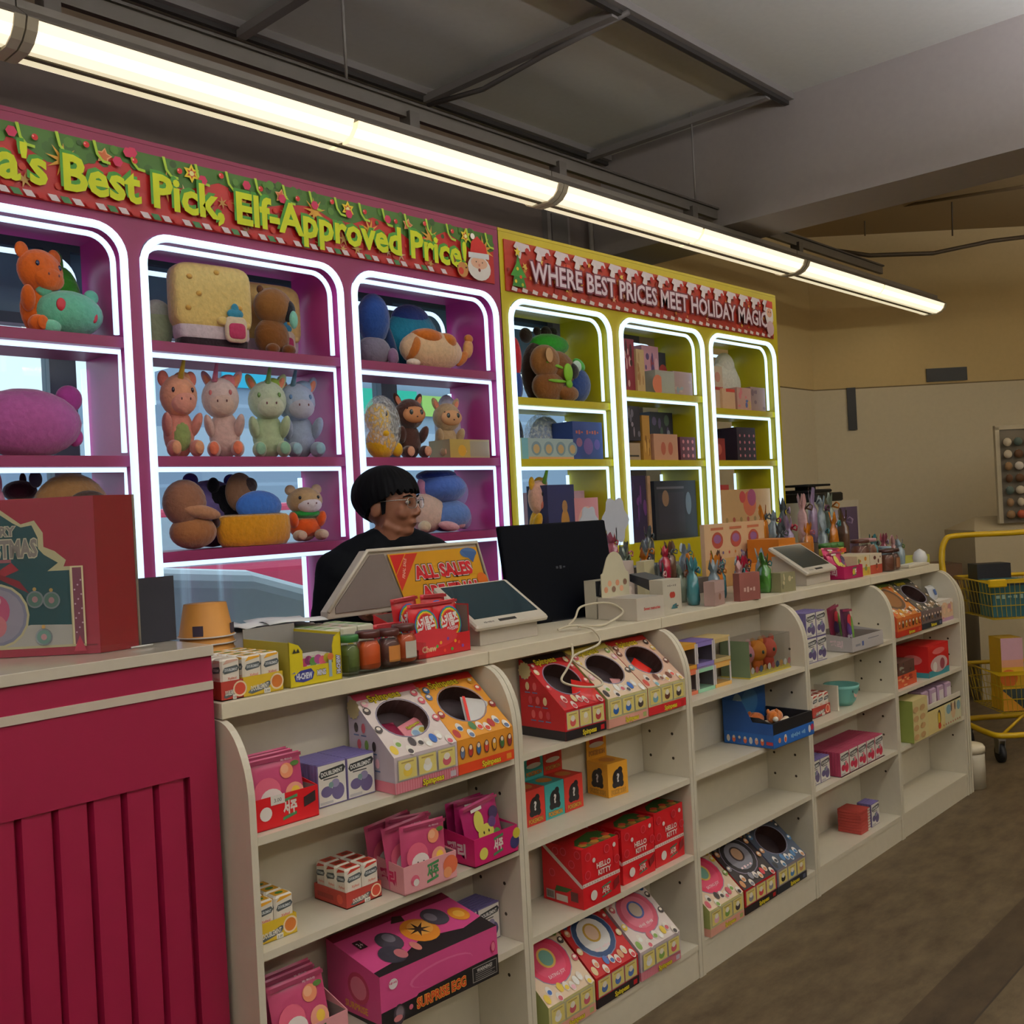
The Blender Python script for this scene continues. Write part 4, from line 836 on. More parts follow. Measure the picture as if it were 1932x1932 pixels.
# ---- windowed toy boxes and doll box
def toybox(x, z, c1, c2, label, doll):
    g = thing('windowed_toy_box', label, 'box', (x, 1.868, z)); w, d, h = .104, .09, .084
    b = B(); b.box(0, 0, 0, w, d, .012, c1); b.box(0, 0, h - .005, w, d, h, c2); b.box(0, d - .003, .012, w, d, h - .005, '#b8b0b8')
    for a in (0, w - .008): b.box(a, 0, .012, a + .008, .003, h - .005, '#cfc8cc')
    b.box(0, .003, .012, .002, d - .003, h - .005, '#8a8290'); b.box(.008, 0, h - .018, w - .008, .003, h - .005, c1); make(b, 'carton', g)
    b = B(); b.box(.008, .001, .012, w - .008, .002, h - .018, 'clear_acrylic'); make(b, 'window', g)
    b = B(); b.ell((.04, .045, .040), (.02, .02, .02), mat(doll, .6)).ell((.04, .045, .018), (.014, .012, .012), mat('#3a2a30', .6)).ell((.066, .05, .03), (.012, .012, .018), mat('#e0d0c8', .6)); make(b, 'figure', g)
TB = [(2.782, 0, '#e07a5a', '#d8683c', 'red windowed toy box, lower left of six', '#4a5a4a'), (2.889, 0, '#9ad0b0', '#8a7aa8', 'mint windowed toy box, lower middle of six', '#b82a3c'), (2.996, 0, '#e0b060', '#d8a050', 'orange windowed toy box, lower right of six', '#d84a2c'),
      (2.782, .085, '#e0a03c', '#d8a03c', 'orange topped toy box, upper left of six', '#a82a2c'), (2.889, .085, '#8a7ac0', '#7a68b0', 'purple topped toy box, upper middle of six', '#e09a98'), (2.996, .085, '#c8b07a', '#d8c088', 'beige topped toy box, upper right of six', '#6a5a7a')]
for x, dz, c1, c2, lb, dl in TB: toybox(x, .868 + dz, c1, c2, lb, dl)
g = thing('clear_doll_box', 'clear box holding pink and orange dolls on the third display shelf', 'box', (3.195, 1.850, .868)); w, d, h = .30, .12, .132
b = B(); b.box(0, 0, 0, w, d, .004, '#d8c24a'); b.box(.0, d - .003, .004, w, d, h, '#d8c8bc'); b.box(0, .0, .004, .002, d, h, '#6a7a5a'); make(b, 'base', g)
b = B(); b.box(.002, 0, .004, w, .0015, h, 'clear_acrylic'); b.box(.002, 0, h, w, d, h + .0015, 'clear_acrylic'); make(b, 'cover', g)
f_ = b = B(); f = b.face((.002, .004, .004), (1, 0, 0), (0, 0, 1), w - .004, .04); f.rect(0, 0, 1, .35, '#d8c24a'); [f.disc(.08 + i * .1, .55, .3, ['#e8e0d8', '#c86a6a', '#5a6a8a', '#d8a060'][i % 4]) for i in range(10)]; make(b, 'print_strip', g)
for i, (x, c, c2) in enumerate(((.07, '#e0909a', '#d87a6a'), (.16, '#e08a2c', '#d86a1c'), (.24, '#d8604c', '#c8402c'))):
    b = B(); b.ell((x, .06, .075), (.042 - .004 * i, .034, .04), mat(c, .7)).ell((x, .06, .03), (.026, .02, .028), mat(c2, .7)).ell((x - .028, .06, .11), (.014, .01, .018), mat(c, .7)).ell((x + .028, .06, .11), (.014, .01, .018), mat(c, .7)); b.ell((x - .012, .027, .075), (.006, .004, .007), mat('#1f4a3c', .3)); make(b, 'doll', g)

# ---- remaining boxes of the last two shelves
def plainbox(x, y, z, rz, w, d, h, c, name, label, deco=(), side=(), cat='box', top=None):
    b = B(); b.box(0, 0, 0, w, d, h, c); F = faces(b, w, d, h)
    for q in deco: getattr(F['f'], q[0])(*q[1:])
    for q in side: getattr(F['l'], q[0])(*q[1:])
    if top: F['t'].rect(0, 0, 1, 1, top)
    return solo(b, name, label, cat, (x, y, z), rz)
def stripes(cs, n=8, seed=0):
    rg = random.Random(seed); return [('oval', rg.uniform(.1, .9), rg.uniform(.15, .85), rg.uniform(.04, .12), rg.uniform(.05, .16), rg.choice(cs), 9) for _ in range(n)]
plainbox(4.93, 1.83, .868, 0, .19, .12, .10, '#d9b99a', 'sweet_carton', 'cream and lilac carton on the right of the last display shelf, top level', [('rect', 0, 0, 1, .16, '#b890b0'), ('rect', 0, .8, 1, 1, '#e6ded6')] + stripes(['#d8a080', '#e8c0a0', '#c88a90'], 12, 2), top='#e6ded6')
b = B(); f = pouchmesh(b, .1, .07, .03, mat('#c8ccd6', .3), 20); f.rect(.3, .3, .7, .7, '#3a5a9a'); solo(b, 'sweet_pouch', 'white and blue packet lying on the cream and lilac carton', 'pouch', (4.96, 1.87, .969), .1)
b = B(); f = pouchmesh(b, .1, .07, .03, mat('#d6dae2', .3), 30); f.rect(.3, .3, .7, .7, '#8a9ab8'); solo(b, 'sweet_pouch', 'pale packet behind the blue one on the last display shelf', 'pouch', (4.84, 1.93, .985), .1).location = (5.05, 1.90, .969)
plainbox(4.75, 1.82, .633, -.02, .24, .15, .145, '#c81f1f', 'toy_carton', 'big red carton with teal base on the last display shelf', [('rect', 0, 0, 1, .2, '#3a8a96'), ('oval', .5, .36, .42, .26, '#c8a8a8'), ('oval', .3, .3, .1, .16, '#e8e0dc'), ('oval', .66, .34, .12, .18, '#8a3a44'), ('oval', .5, .78, .3, .1, '#d86a6a')], [('rect', 0, 0, 1, .16, '#3a8a96'), ('oval', .5, .55, .3, .16, '#d87a7a')])
plainbox(4.42, 1.835, .633, 0, .22, .13, .055, '#c8502c', 'sweet_carton', 'small orange red carton left of the big red one', stripes(['#d8704a', '#8a2a1c', '#e0a070'], 8, 3))
plainbox(4.44, 1.835, .689, 0, .18, .12, .055, '#5a3a30', 'sweet_carton', 'small dark carton on top of the orange red one', stripes(['#8a8a7a', '#3a2a24'], 6, 4))
g = thing('cup_carton', 'green and cream carton with lilac cups showing on the last display shelf', 'box', (4.475, 1.795, .39)); w, d, h = .585, .17, .185
b = B(); b.box(0, 0, 0, .17, d, h, '#d8c890'); b.box(.17, 0, 0, w, d, h * .62, '#dcc88a'); b.box(-.001, 0, 0, 0, d, h, '#8f9a4a'); b.box(.17, .0, h * .58, w, .004, h * .74, '#ddd6c8')
f = b.face((0, 0, 0), (1, 0, 0), (0, 0, 1), w, h); f.rect(.64, .0, 1, .57, '#d2cfae').oval(.52, .32, .035, .2, '#4a3428').oval(.515, .3, .025, .16, '#d8b83c').oval(.52, .12, .03, .08, '#c8482c').oval(.82, .34, .05, .2, '#d8b890').oval(.78, .45, .015, .12, '#5a3a2c').oval(.86, .45, .015, .12, '#5a3a2c').oval(.72, .42, .05, .12, '#7aa0b0').oval(.94, .42, .04, .12, '#7aa0b0')
for i in range(8): f.oval(.05 + (i % 2) * .13, .12 + (i // 2) * .22, .05, .07, '#c8a070').disc(.6 + i * .05, .08, .03, '#b85a3c', 6)
make(b, 'carton', g)
for i in range(4):
    b = B(); b.box(.2 + i * .095, .03, h * .63, .27 + i * .095, .1, h * 1.02, '#b89ab8', .006); b.box(.21 + i * .095, .029, h * .66, .26 + i * .095, .03, h * .9, '#e0d6dc'); make(b, 'cup', g)
b = B(); b.lathe([(.04, 0), (.055, .02), (.07, .07), (.072, .085), (.068, .083), (.05, .02)], '#6fb0a8', 20); f = b.face((-.05, -.062, .02), (1, 0, 0), (0, 0, 1), .1, .06); f.oval(.45, .5, .16, .26, '#e0b8b0').disc(.2, .7, .1, '#2a4a48').disc(.8, .7, .1, '#2a4a48')
solo(b, 'mint_bowl', 'mint green bowl with a pink face on the fourth display shelf', 'bowl', (4.02, 1.905, .633))
b = B(); b.box(0, 0, 0, .012, .1, .1, '#ded8ca'); solo(b, 'white_card', 'white upright card between red gum packs and mint bowl', 'card', (3.885, 1.86, .633))
# ---------------------------------------------------------------- things on the worktop
ZT = 1.135
# yellow candy display box with cut-out front
g = thing('chew_carton', 'yellow display box with cut-out front holding fruit chews on the worktop', 'box', (1.322, 1.915, ZT), -.03); w, d, h = .141, .19, .102; YL = '#d8c41c'
b = B(); b.box(0, 0, 0, w, .002, .042, YL); b.prism([(0, .042), (.036, .042), (.036, .078), (.026, .092), (0, h)], 0, .002, YL, 'y'); b.prism([(w, .042), (w - .024, .042), (w - .024, .08), (w - .018, .10), (w, h + .008)], 0, .002, YL, 'y')
b.box(0, 0, 0, .002, d, h - .002, '#b8a83c'); b.box(w - .002, 0, 0, w, d, h + .006, YL); b.box(0, d - .002, 0, w, d, h + .02, '#8d8884'); b.box(0, 0, 0, w, d, .002, YL)
b.box(.0021, .003, .003, .003, d - .003, h - .003, '#8d8884'); b.box(w - .003, .003, .003, w - .0021, d - .003, h, '#8d8884')
f = b.face((0, 0, 0), (1, 0, 0), (0, 0, 1), w, .102); f.poly([(.1, .12), (.08, .24), (.2, .34), (.4, .36), (.46, .26), (.42, .12), (.25, .08)], '#2a2f7a').txt('HI-CHEW', .27, .22, .13, '#dfe2f0', .3, .05).txt('MINIS', .6, .24, .12, '#e6e6ee', .17, .04, '#2a2a4a', .05).poly([(.02, .3), (.1, .3), (.1, .33)], '#5a6aa8').txt('HI-CHEW', .93, .35, .1, '#dfe2f0', .3, .05, '#2a2f7a', .09, rot=90).poly([(.06, .74), (.1, .84), (.13, .76), (.17, .84), (.2, .74)], '#2a2a1c').rect(.74, .1, .8, .5, '#9ab0c0').oval(.78, .55, .06, .08, '#c8703c')
make(b, 'carton', g)
b = B(); b.box(.037, .01, .0, .116, .06, .064, '#e0d8d0'); f = b.face((.037, .0099, .034), (1, 0, 0), (0, 0, 1), .079, .03)
for i in range(6): f.disc(.1 + i * .16, .5 + .15 * (i % 2), .35, ['#c84a7a', '#7a2a5a', '#5a8a4a', '#a84a8a', '#d8607a', '#c8b83a'][i])
make(b, 'inner_packet', g)
# more gum boxes behind
p_ = None
for i in range(4):
    b = B(); b.box(0, 0, 0, .05, .16, .098, '#d9d8c4', .004); f = b.face((0, 0, .098), (1, 0, 0), (0, 1, 0), .05, .16)
    for k in range(4): f.rect(.15, .04 + k * .25, .85, .2 + k * .25, ['#c8c49a', '#a8c08a', '#d8a8a0', '#b8c8a8'][i]); f.oval(.5, .12 + k * .25, .25, .05, '#6a9a4a')
    fl = b.face((0, 0, 0), (1, 0, 0), (0, 0, 1), .05, .098); fl.rect(.1, .1, .9, .5, '#4a8a3c').oval(.5, .4, .3, .2, '#c8b84a')
    solo(b, 'mint_carton', ['first', 'second', 'third', 'fourth'][i] + ' pale green mint carton from the yellow candy box, behind the jars', 'box', (1.475 + i * .054, 2.06, ZT))
# jars in clear tray
g = thing('acrylic_tray', 'clear acrylic tray with jars at the worktop edge', 'tray', (1.478, 1.905, ZT)); b = B(); w, d = .245, .10
b.box(0, 0, 0, w, d, .003, 'clear_acrylic'); b.box(0, 0, .003, .003, d, .05, 'clear_acrylic'); b.box(w - .003, 0, .003, w, d, .05, 'clear_acrylic'); b.box(.003, 0, .003, w - .003, .002, .022, 'clear_acrylic'); make(b, 'tray_body', g)
def jar(x, y, c, lid, label, face_=None, h=.082, r=.031, lidc='#4a201c', z=ZT + .0038):
    g = thing('candy_jar', label, 'jar', (x, y, z)); b = B()
    b.lathe([(r * .85, 0), (r, .006), (r, h * .68), (r * .8, h * .84), (r * .74, h * .9)], 'clear_acrylic', 20); make(b, 'glass', g)
    b = B(); b.lathe([(r * .8, .003), (r * .93, .008), (r * .93, h * .64), (r * .7, h * .8), (.0, h * .82)], mat(c, .5), 20); make(b, 'filling', g)
    b = B(); b.lathe([(r * .92, 0), (r * .96, .002), (r * .96, .013), (r * .9, .016), (0, .016)], mat(lidc, .3), 20, (0, 0, h * .9)); make(b, 'lid', g)
    if face_:
        b = B(); a0 = R(235); pts = []
        for i in range(7):
            a = a0 + R(70) * i / 6; pts.append((r * 1.01 * math.cos(a), r * 1.01 * math.sin(a)))
        z0, z1 = h * .15, h * .62; V = [(x_, y_, z0) for x_, y_ in pts] + [(x_, y_, z1) for x_, y_ in pts]; b.add(V, [(i, i + 1, 8 + i, 7 + i) for i in range(6)], face_, True); make(b, 'sticker', g)
    return g
jar(1.512, 1.945, '#5a6a2c', 0, 'green tall jar at the left end of the clear tray', None, .082, .026, '#2f6a34'); jar(1.568, 1.942, '#d8551c', 0, 'bright orange candy jar with dark lid in the clear tray', None, .086)
jar(1.632, 1.945, '#5a2f28', 0, 'dark candy jar with a round tan label in the clear tray', '#c8803c'); jar(1.690, 1.950, '#c8501c', 0, 'orange red candy jar with a white label at the right of the clear tray', '#cfc8bc', .088)
# red sweet display with bags
g = thing('sweet_bag_tray', 'red display tray of rainbow sweets bags on the worktop', 'tray', (1.748, 1.962, ZT), .02); w, d = .19, .17
b = B(); f = tray(b, w, d, .052, '#b8121c', '#6f6058', .11); f.oval(.25, .9, .5, .5, '#c8303a'); f.txt('Chew', .2, .45, .3, '#d8b08a', .3, .04)
for i in range(8): f.disc(.35 + i * .07, .5 + .3 * math.sin(i * 2.6), .09, ['#4a9a3a', '#e8a02c', '#d84a2c', '#7a3a8a'][i % 4], 8)
b.box(w - .002, .0, .05, w, d * .9, .125, '#a81820'); b.box(w - .0031, .003, .05, w - .0021, d * .88, .122, '#6f6058'); make(b, 'tray_body', g)
pouch(1.7535, 1.990, ZT + .003, 0, .089, .135, '#c8101c', 8, 'left red rainbow sweets bag in front of the red tray row', 'rainbow', 1)
pouch(1.844, 1.990, ZT + .003, .0, .089, .135, '#c8101c', 8, 'right red rainbow sweets bag in the red tray', 'rainbow', -2)
pouch(1.753, 2.045, ZT + .003, .0, .088, .150, '#a80f1a', 6, 'back red rainbow sweets bag with crumpled top', 'rainbow', -3)
pouch(1.845, 2.045, ZT + .003, 0, .088, .150, '#b01420', 6, 'back right red rainbow sweets bag', 'rainbow', 2)
pouch(1.655, 2.02, ZT + .0, .02, .09, .098, '#b01420', 3, 'small red rainbow sweets bag behind the jars', 'rainbow', 0)
# paper cup lying on its side
g = thing('paper_cup', 'cream paper cup lying on its side with open mouth towards the shop', 'cup', (1.715, 2.2, ZT + .046)); b = B(); b.T = Matrix.Rotation(R(-20), 4, 'Z') @ Matrix.Rotation(R(90), 4, 'Y')
b.lathe([(.034, .0), (.045, -.095)], mat('#b87a44', .6), 24); b.lathe([(.043, -.094), (.033, -.002), (.0, -.002)], mat('#d9c48e', .6), 24); make(b, 'body', g)
b = B(); b.T = Matrix.Rotation(R(-20), 4, 'Z') @ Matrix.Rotation(R(90), 4, 'Y'); b.tube([(.045 * math.cos(R(i * 15)), .045 * math.sin(R(i * 15)), -.095) for i in range(24)], .0018, mat('#d8cfb4', .5), 6, True); make(b, 'rim', g)
g.location.z = ZT + .047
# stack of noodle cups behind the pink counter end
for k in range(4):
    z0 = ZT + .0 + k * .0165; b = B()
    b.lathe([(.066, 0), (.066, .003), (.0625, .006), (.049, .078)], mat('#c98a3c', .6), 28, caps=False); b.tube([(.066 * math.cos(R(i * 15)), .066 * math.sin(R(i * 15)), .002) for i in range(24)], .002, mat('#cfc8c4', .4), 6, True)
    f = b.face((0, 0, 0), (1, 0, 0), (0, 0, 1), .1, .1)
    for a in ((-48, -138) if k == 3 else ()): b.T = Matrix.Rotation(R(a), 4, 'Z'); b.box(.060, -.012, .006, .0625, .012, .03, '#3a3040')
    b.T = Matrix.Identity(4)
    if k == 3: b.lathe([(.049, .078), (0, .0785)], mat('#c98a3c', .6), 28)
    solo(b, 'paper_bowl', ['lowest', 'second', 'third', 'topmost'][k] + ' orange paper bowl of the upturned stack by the pink counter', 'bowl', (1.278, 2.18, z0 + .06))
b = B(); b.box(0, 0, 0, .2, .16, .058, '#8c8478'); solo(b, 'carton_box', 'plain cardboard box under the stack of orange paper bowls', 'box', (1.17, 2.09, ZT))
# paper heap
for k, (x, y, rz, z, lb) in enumerate(((1.40, 2.20, .3, .105, 'lower white receipt sheet on the pale box behind the gum packs'), (1.46, 2.19, -.2, .109, 'upper white receipt sheet on the pale box behind the gum packs'))):
    b = B(); n = 8; V = []
    for j in range(n + 1):
        for i in range(5): V.append((i * .04, j * .022, .006 * math.sin(j * .8) + .003 * math.sin(i * 1.3) + .006))
    b.add(V, [(j * 5 + i, j * 5 + i + 1, j * 5 + i + 6, j * 5 + i + 5) for j in range(n) for i in range(4)], mat('#eef0f6', .6), True); o = solo(b, 'receipt_sheet', lb, 'paper', (x, y, ZT + z), rz); sm__ = o.modifiers.new('thickness', 'SOLIDIFY'); sm__.thickness = .0012
b = B(); b.box(0, 0, 0, .26, .13, .10, '#a39c9c', .004); solo(b, 'pale_box', 'pale grey box under the receipts behind the gum packs', 'box', (1.375, 2.235, ZT))
# sign hutch: white casing with sale poster
g = thing('display_casing', 'white slanted casing with a hollow grey flank on the worktop', 'display casing', (1.71, 2.27, ZT))
P = [(.0, .0, .125), (.14, .0, .272), (.585, .0, .272), (.625, .0, .10), (.0, .0, .105)]
b = B(); th = .035
prof = [(-.01, .118), (.135, .276), (.575, .276), (.635, .095), (-.01, .098)]
b.prism(prof, 0, th, mat('#b7aca0', .45), 'y'); o = make(b, 'casing', g); bevel(o, .004)
b = B(); b.prism([(.015, .128), (.145, .264), (.195, .264), (.262, .112), (.015, .112)], -.004, -.0006, mat('#71645e', .6), 'y'); make(b, 'hollow', g)
b = B(); b.tube([(-.01, -.003, .118), (.135, -.003, .276), (.575, -.003, .276), (.635, -.003, .095)], .0055, mat('#cfc6b8', .4), 8); make(b, 'rim', g)
b = B(); b.box(.28, .0, 0, .36, .03, .10, mat('#a79c90', .5)); b.box(.2, -.02, 0, .44, .06, .012, mat('#a79c90', .5)); make(b, 'foot', g)
b = B(); n0 = Vector((0, -.006, 0))
pc = [(.205, .262), (.568, .262), (.618, .104), (.272, .104)]
b.add([(x, -.0072, z) for x, z in pc] + [(x, -.0045, z) for x, z in pc], [(3, 2, 1, 0)[::-1], (0, 1, 5, 4), (1, 2, 6, 5), (2, 3, 7, 6), (3, 0, 4, 7), (4, 5, 6, 7)], '#d89a1c')
b.T = Matrix(((1, 0, -.38, .272 + .04 * 0), (0, 1, 0, -.0073), (0, 0, 1, .104), (0, 0, 0, 1)))
f = b.face((0, 0, 0), (1, 0, 0), (0, 0, 1), .355, .158, .0001)
f.poly([(.0, .62), (.16, .98), (.0, .98)], '#c8201c').poly([(0, .3), (.3, .98), (.17, .98), (0, .6)], '#c83020').txt('FINAL SALE', .105, .72, .06, '#e8b0a0', .28, .03, rot=62)
f.txt('ALL SALES', .53, .62, .24, '#c8202c', .78, .05, '#f0e0dc', .05, ('#2a1a14', -.0, .14)).txt('ARE FINAL', .56, .23, .24, '#c8202c', .78, .05, '#f0e0dc', .05, ('#2a1a14', -.0, .14))
f.oval(.88, .9, .1, .1, '#4a6a9a').poly([(.8, .96), (.9, .7), (.98, .9)], '#3a5a8a').disc(.95, .35, .14, '#d86a1c')
b.T = Matrix.Identity(4); o = make(b, 'poster', g)
# customer tablet on wedge stand (white) - built once, used twice
def tablet(label, loc, rz, s=1):
    g = thing('payment_terminal', label, 'payment terminal', loc, rz)
    A = Matrix.Translation((0, 0, .05)) @ Matrix.Rotation(R(33), 4, 'X')
    b = B(); b.T = A; b.box(0, 0, -.012, .30, .20, .006, mat('#cfc7ba', .35), .005); o = make(b, 'body', g)
    b = B(); b.T = A; b.box(.018, .035, .0062, .282, .190, .0072, mat('#27363c', .08)); b.box(.10, .012, .0062, .17, .022, .007, '#161412'); make(b, 'screen', g)
    b = B(); b.prism([(.02, 0), (.17, 0), (.17, .12), (.13, .12), (.02, .045)], .03, .27, mat('#b8afa4', .5)); make(b, 'stand', g)
    b = B(); b.T = A; f = b.face((0, 0, .0062), (1, 0, 0), (0, 1, 0), .3, .2); f.scr('PAYMENT', .2, .08, .035, '#6a6560', .14, .02); make(b, 'lettering', g)
    return g
t1 = tablet('white payment tablet in front of the black monitor', (1.975, 1.975, ZT), .0)
t2 = tablet('small white payment tablet near the far end of the worktop', (3.865, 1.95, ZT), .05)
# big black monitor
g = thing('monitor', 'big black monitor seen from behind on the worktop', 'monitor', (2.365, 2.20, ZT), -.10)
b = B(); b.T = Matrix.Rotation(R(-8), 4, 'X'); b.box(0, 0, .0, .49, .022, .325, mat('#04060d', .6, 'matte'), .004); make(b, 'screen_back', g)
b = B(); b.prism([(.0, .0), (.10, 0), (.10, .012), (.05, .012), (.06, .14), (.03, .14)], .17, .32, mat('#14161c', .4)); b.T = Matrix.Translation((0, .0, 0)); make(b, 'stand', g)
b = B(); b.T = Matrix.Rotation(R(-8), 4, 'X'); f = b.face((0, 0, 0), (1, 0, 0), (0, 0, 1), .49, .325); f.scr('POS', .5, .54, .035, '#2c2f36', .1, .03); make(b, 'lettering', g)
# cable loops
cb = [(2.43, 2.03, 1.142), (2.50, 2.06, 1.155), (2.56, 2.08, 1.185), (2.62, 2.02, 1.192), (2.62, 1.96, 1.165), (2.53, 1.95, 1.142), (2.45, 1.93, 1.142), (2.37, 1.97, 1.15), (2.325, 1.985, 1.142)]
def smooth_path(P_, n=6):
    P_ = [Vector(p) for p in P_]; out = []
    for i in range(len(P_) - 1):
        a, b_, c, d_ = P_[max(i - 1, 0)], P_[i], P_[i + 1], P_[min(i + 2, len(P_) - 1)]
        for k in range(n):
            t_ = k / n; out.append(.5 * ((2 * b_) + (c - a) * t_ + (2 * a - 5 * b_ + 4 * c - d_) * t_ ** 2 + (3 * b_ - a - 3 * c + d_) * t_ ** 3))
    out.append(P_[-1]); return out
b = B(); b.tube(smooth_path(cb), .0035, mat('#cfc5ae', .4), 8); solo(b, 'power_cable', 'white cable looping on the worktop behind the payment tablet', 'cable')
c2 = [(2.40, 1.965, 1.142), (2.36, 1.925, 1.150), (2.375, 1.890, 1.140), (2.378, 1.872, 1.10), (2.243, 1.865, 1.079), (2.269, 1.84, 1.043), (2.288, 1.8, 1.008), (2.257, 1.79, 0.999), (2.169, 1.79, 1.013), (2.114, 1.8, 1.036), (2.175, 1.83, 1.058), (2.239, 1.862, 1.079), (2.259, 1.878, 1.113)]
b = B(); b.tube(smooth_path(c2), .0033, mat('#cfc5ae', .4), 8); solo(b, 'power_cable', 'white cable hanging in a loop over the worktop edge onto the sweet cartons', 'cable')
# white box with heart shaped header, folded boxes
g = thing('gift_display_box', 'white box with a rounded pop-up header beside the monitor', 'box', (2.632, 1.915, ZT), -.04)
b = B(); b.box(0, 0, 0, .142, .16, .07, '#cfc6ba'); f = b.face((0, 0, 0), (1, 0, 0), (0, 0, 1), .142, .07); f.txt('Sweet memories', .55, .5, .14, '#c84a4a', .6, .03)
f = b.face((0, 0, .07), (1, 0, 0), (0, 1, 0), .142, .16); f.rect(.08, .05, .92, .7, '#b8b2aa'); make(b, 'carton', g)
b = B(); pr = [(.0, .07), (.142, .07), (.142, .145), (.132, .15)]
for i in range(10): a = R(10 + 16 * i); pr.append((.071 + .048 * math.cos(a), .162 + .055 * math.sin(a)))
pr += [(.01, .15), (.0, .145)]; b.prism(pr, .14, .143, mat('#c9c2a8', .5), 'y'); f = b.face((0, .14, .07), (1, 0, 0), (0, 0, 1), .142, .08)
for i in range(6): f.disc(.15 + i * .14, .3 + .25 * (i % 2), .13, ['#c88a6a', '#d8a080', '#7a5a4a'][i % 3], 8)
make(b, 'header', g)
g = thing('sock_box', 'black and white patterned long box leaning beside the white header box', 'box', (2.795, 1.925, ZT), -.05)
b = B(); b.box(0, 0, 0, .10, .055, .115, '#c9c2b2'); f = b.face((0, 0, 0), (1, 0, 0), (0, 0, 1), .1, .115); f.disc(.55, .55, .09, '#a8382c').disc(.45, .55, .09, '#a8382c').poly([(.4, .15), (.75, .15), (.7, .3), (.5, .26)], '#3a6a70').rect(.62, .2, .8, .24, '#6a5a50').scr('hello', .5, .82, .06, '#8a8478', .5); make(b, 'carton', g)
b = B(); b.prism([(.0565, .08), (.0565, .116), (.14, .135), (.14, .11)], .004, .09, mat('#23252c', .35)); f = b.face((.004, .14, .08), (0, -1, 0), (0, 0, 1), .08, .05)
make(b, 'patterned_lid', g)
b = B(); b.box(0, 0, 0, .165, .05, .125, mat('#c9c2b2', .5)); f = b.face((0, 0, 0), (1, 0, 0), (0, 0, 1), .165, .125); f.poly([(0, .6), (1, .35), (1, .95), (0, .99)], '#23252c')
for i in range(8): f.poly([(.1 + i * .11, .62 - i * .02), (.14 + i * .11, .9), (.17 + i * .11, .88), (.13 + i * .11, .6 - i * .02)], '#8a8a90')
solo(b, 'patterned_box', 'black and white patterned box right behind the pop-up header box', 'box', (2.64, 2.082, ZT), -.05)
plainbox(2.86, 2.16, ZT, .1, .12, .06, .17, '#b8a8a4', 'gift_box', 'pale pink upright gift box right of the monitor', stripes(['#c88a8a', '#d8c8c0'], 6, 9))
plainbox(2.985, 2.13, ZT, .25, .10, .03, .165, '#b9b08e', 'gift_box', 'cream upright gift box with a small heart, behind the header box', [('disc', .4, .12, .07, '#a82a2c'), ('scr', 'LOVE', .5, .6, .07, '#8a8468', .4), ('scr', 'FOR YOU', .5, .4, .05, '#8a8468', .5)])
# wrapped gift pouches with bows
GC = [('teal', '#3f7f88'), ('orange', '#c8761c'), ('crimson', '#a81838'), ('grey green', '#6f7a6a'), ('dark slate', '#3f474c'), ('plum', '#4a1f3c'), ('pale pink', '#c89a9a'), ('silver blue', '#8a9aa4'), ('brown', '#5a4030'), ('green', '#3f7a2c'), ('rose', '#9a4a5a'), ('lilac', '#9a84a8')]
def giftbag(x, y, z, c, cn, label, s=1, rz=0, film=True):
    g = thing('gift_bag', label, 'gift bag', (x, y, z), rz); rg = random.Random(int(x * 1000) + int(y * 777)); b = B()
    prof = []; n = 16; H_ = .13 * s
    V = []; zs = [0, .12, .38, .66, .78, .84, 1.0]; rs = [.036, .043, .044, .038, .018, .022, .030]; sr = min(s, .92) * .93
    for k, (zz, rr) in enumerate(zip(zs, rs)):
        for i in range(n):
            a = 2 * math.pi * i / n; q = rr * sr * (1 + (.14 if k < 4 else .22) * math.sin(4 * a + k + x * 9) * (1 + .4 * math.sin(9 * a + y * 31)) * (1 if k > 2 else .5)); V.append((q * math.cos(a), q * .62 * math.sin(a), zz * H_ + (.02 * s * math.sin(3 * a + y * 20) if k == 6 else 0)))
    fs = [(k * n + i, k * n + (i + 1) % n, (k + 1) * n + (i + 1) % n, (k + 1) * n + i) for k in range(6) for i in range(n)] + [tuple(range(n - 1, -1, -1))]
    b.add(V, fs, mat(c, .3, 'foil'), True); make(b, 'bag', g)
    b = B(); z1 = .80 * H_
    for sg in (-1, 1): b.tube([(0, -.012 * s, z1), (sg * .012 * s, -.02 * s, z1 + .012 * s), (sg * .024 * s, -.02 * s, z1 + .006 * s), (sg * .02 * s, -.02 * s, z1 - .006 * s), (0, -.012 * s, z1)], .0028 * s, mat(GC[(int(x * 100)) % 12][1] if film else '#d8d4d0', .3), 5)
    make(b, 'bow', g); return g
spots = [(2.96, 2.29, 8), (3.03, 2.25, 3), (3.10, 2.30, 4), (3.17, 2.26, 1), (3.06, 2.12, 4), (3.25, 2.31, 3), (3.32, 2.27, 2), (3.40, 2.30, 8), (3.12, 2.02, 0), (3.20, 2.12, 3), (3.30, 2.14, 5), (3.39, 2.20, 1), (3.48, 2.28, 7), (3.20, 1.98, 7), (3.28, 2.02, 1), (3.37, 2.06, 0), (3.46, 2.12, 2), (3.55, 2.18, 8), (3.36, 1.97, 6), (3.44, 2.00, 2), (3.53, 2.05, 5), (3.62, 2.12, 7), (3.60, 2.00, 9), (3.68, 2.06, 7), (3.14, 2.39, 10), (3.40, 2.40, 4)]
seen = {}
raises = {0: .16, 1: .16, 2: .17, 3: .16, 4: .07, 5: .13, 6: .15, 7: .13, 24: .19, 25: .16, 9: .06, 10: .06, 11: .07, 12: .08}
ordn = ['first', 'second', 'third', 'fourth', 'fifth', 'sixth']
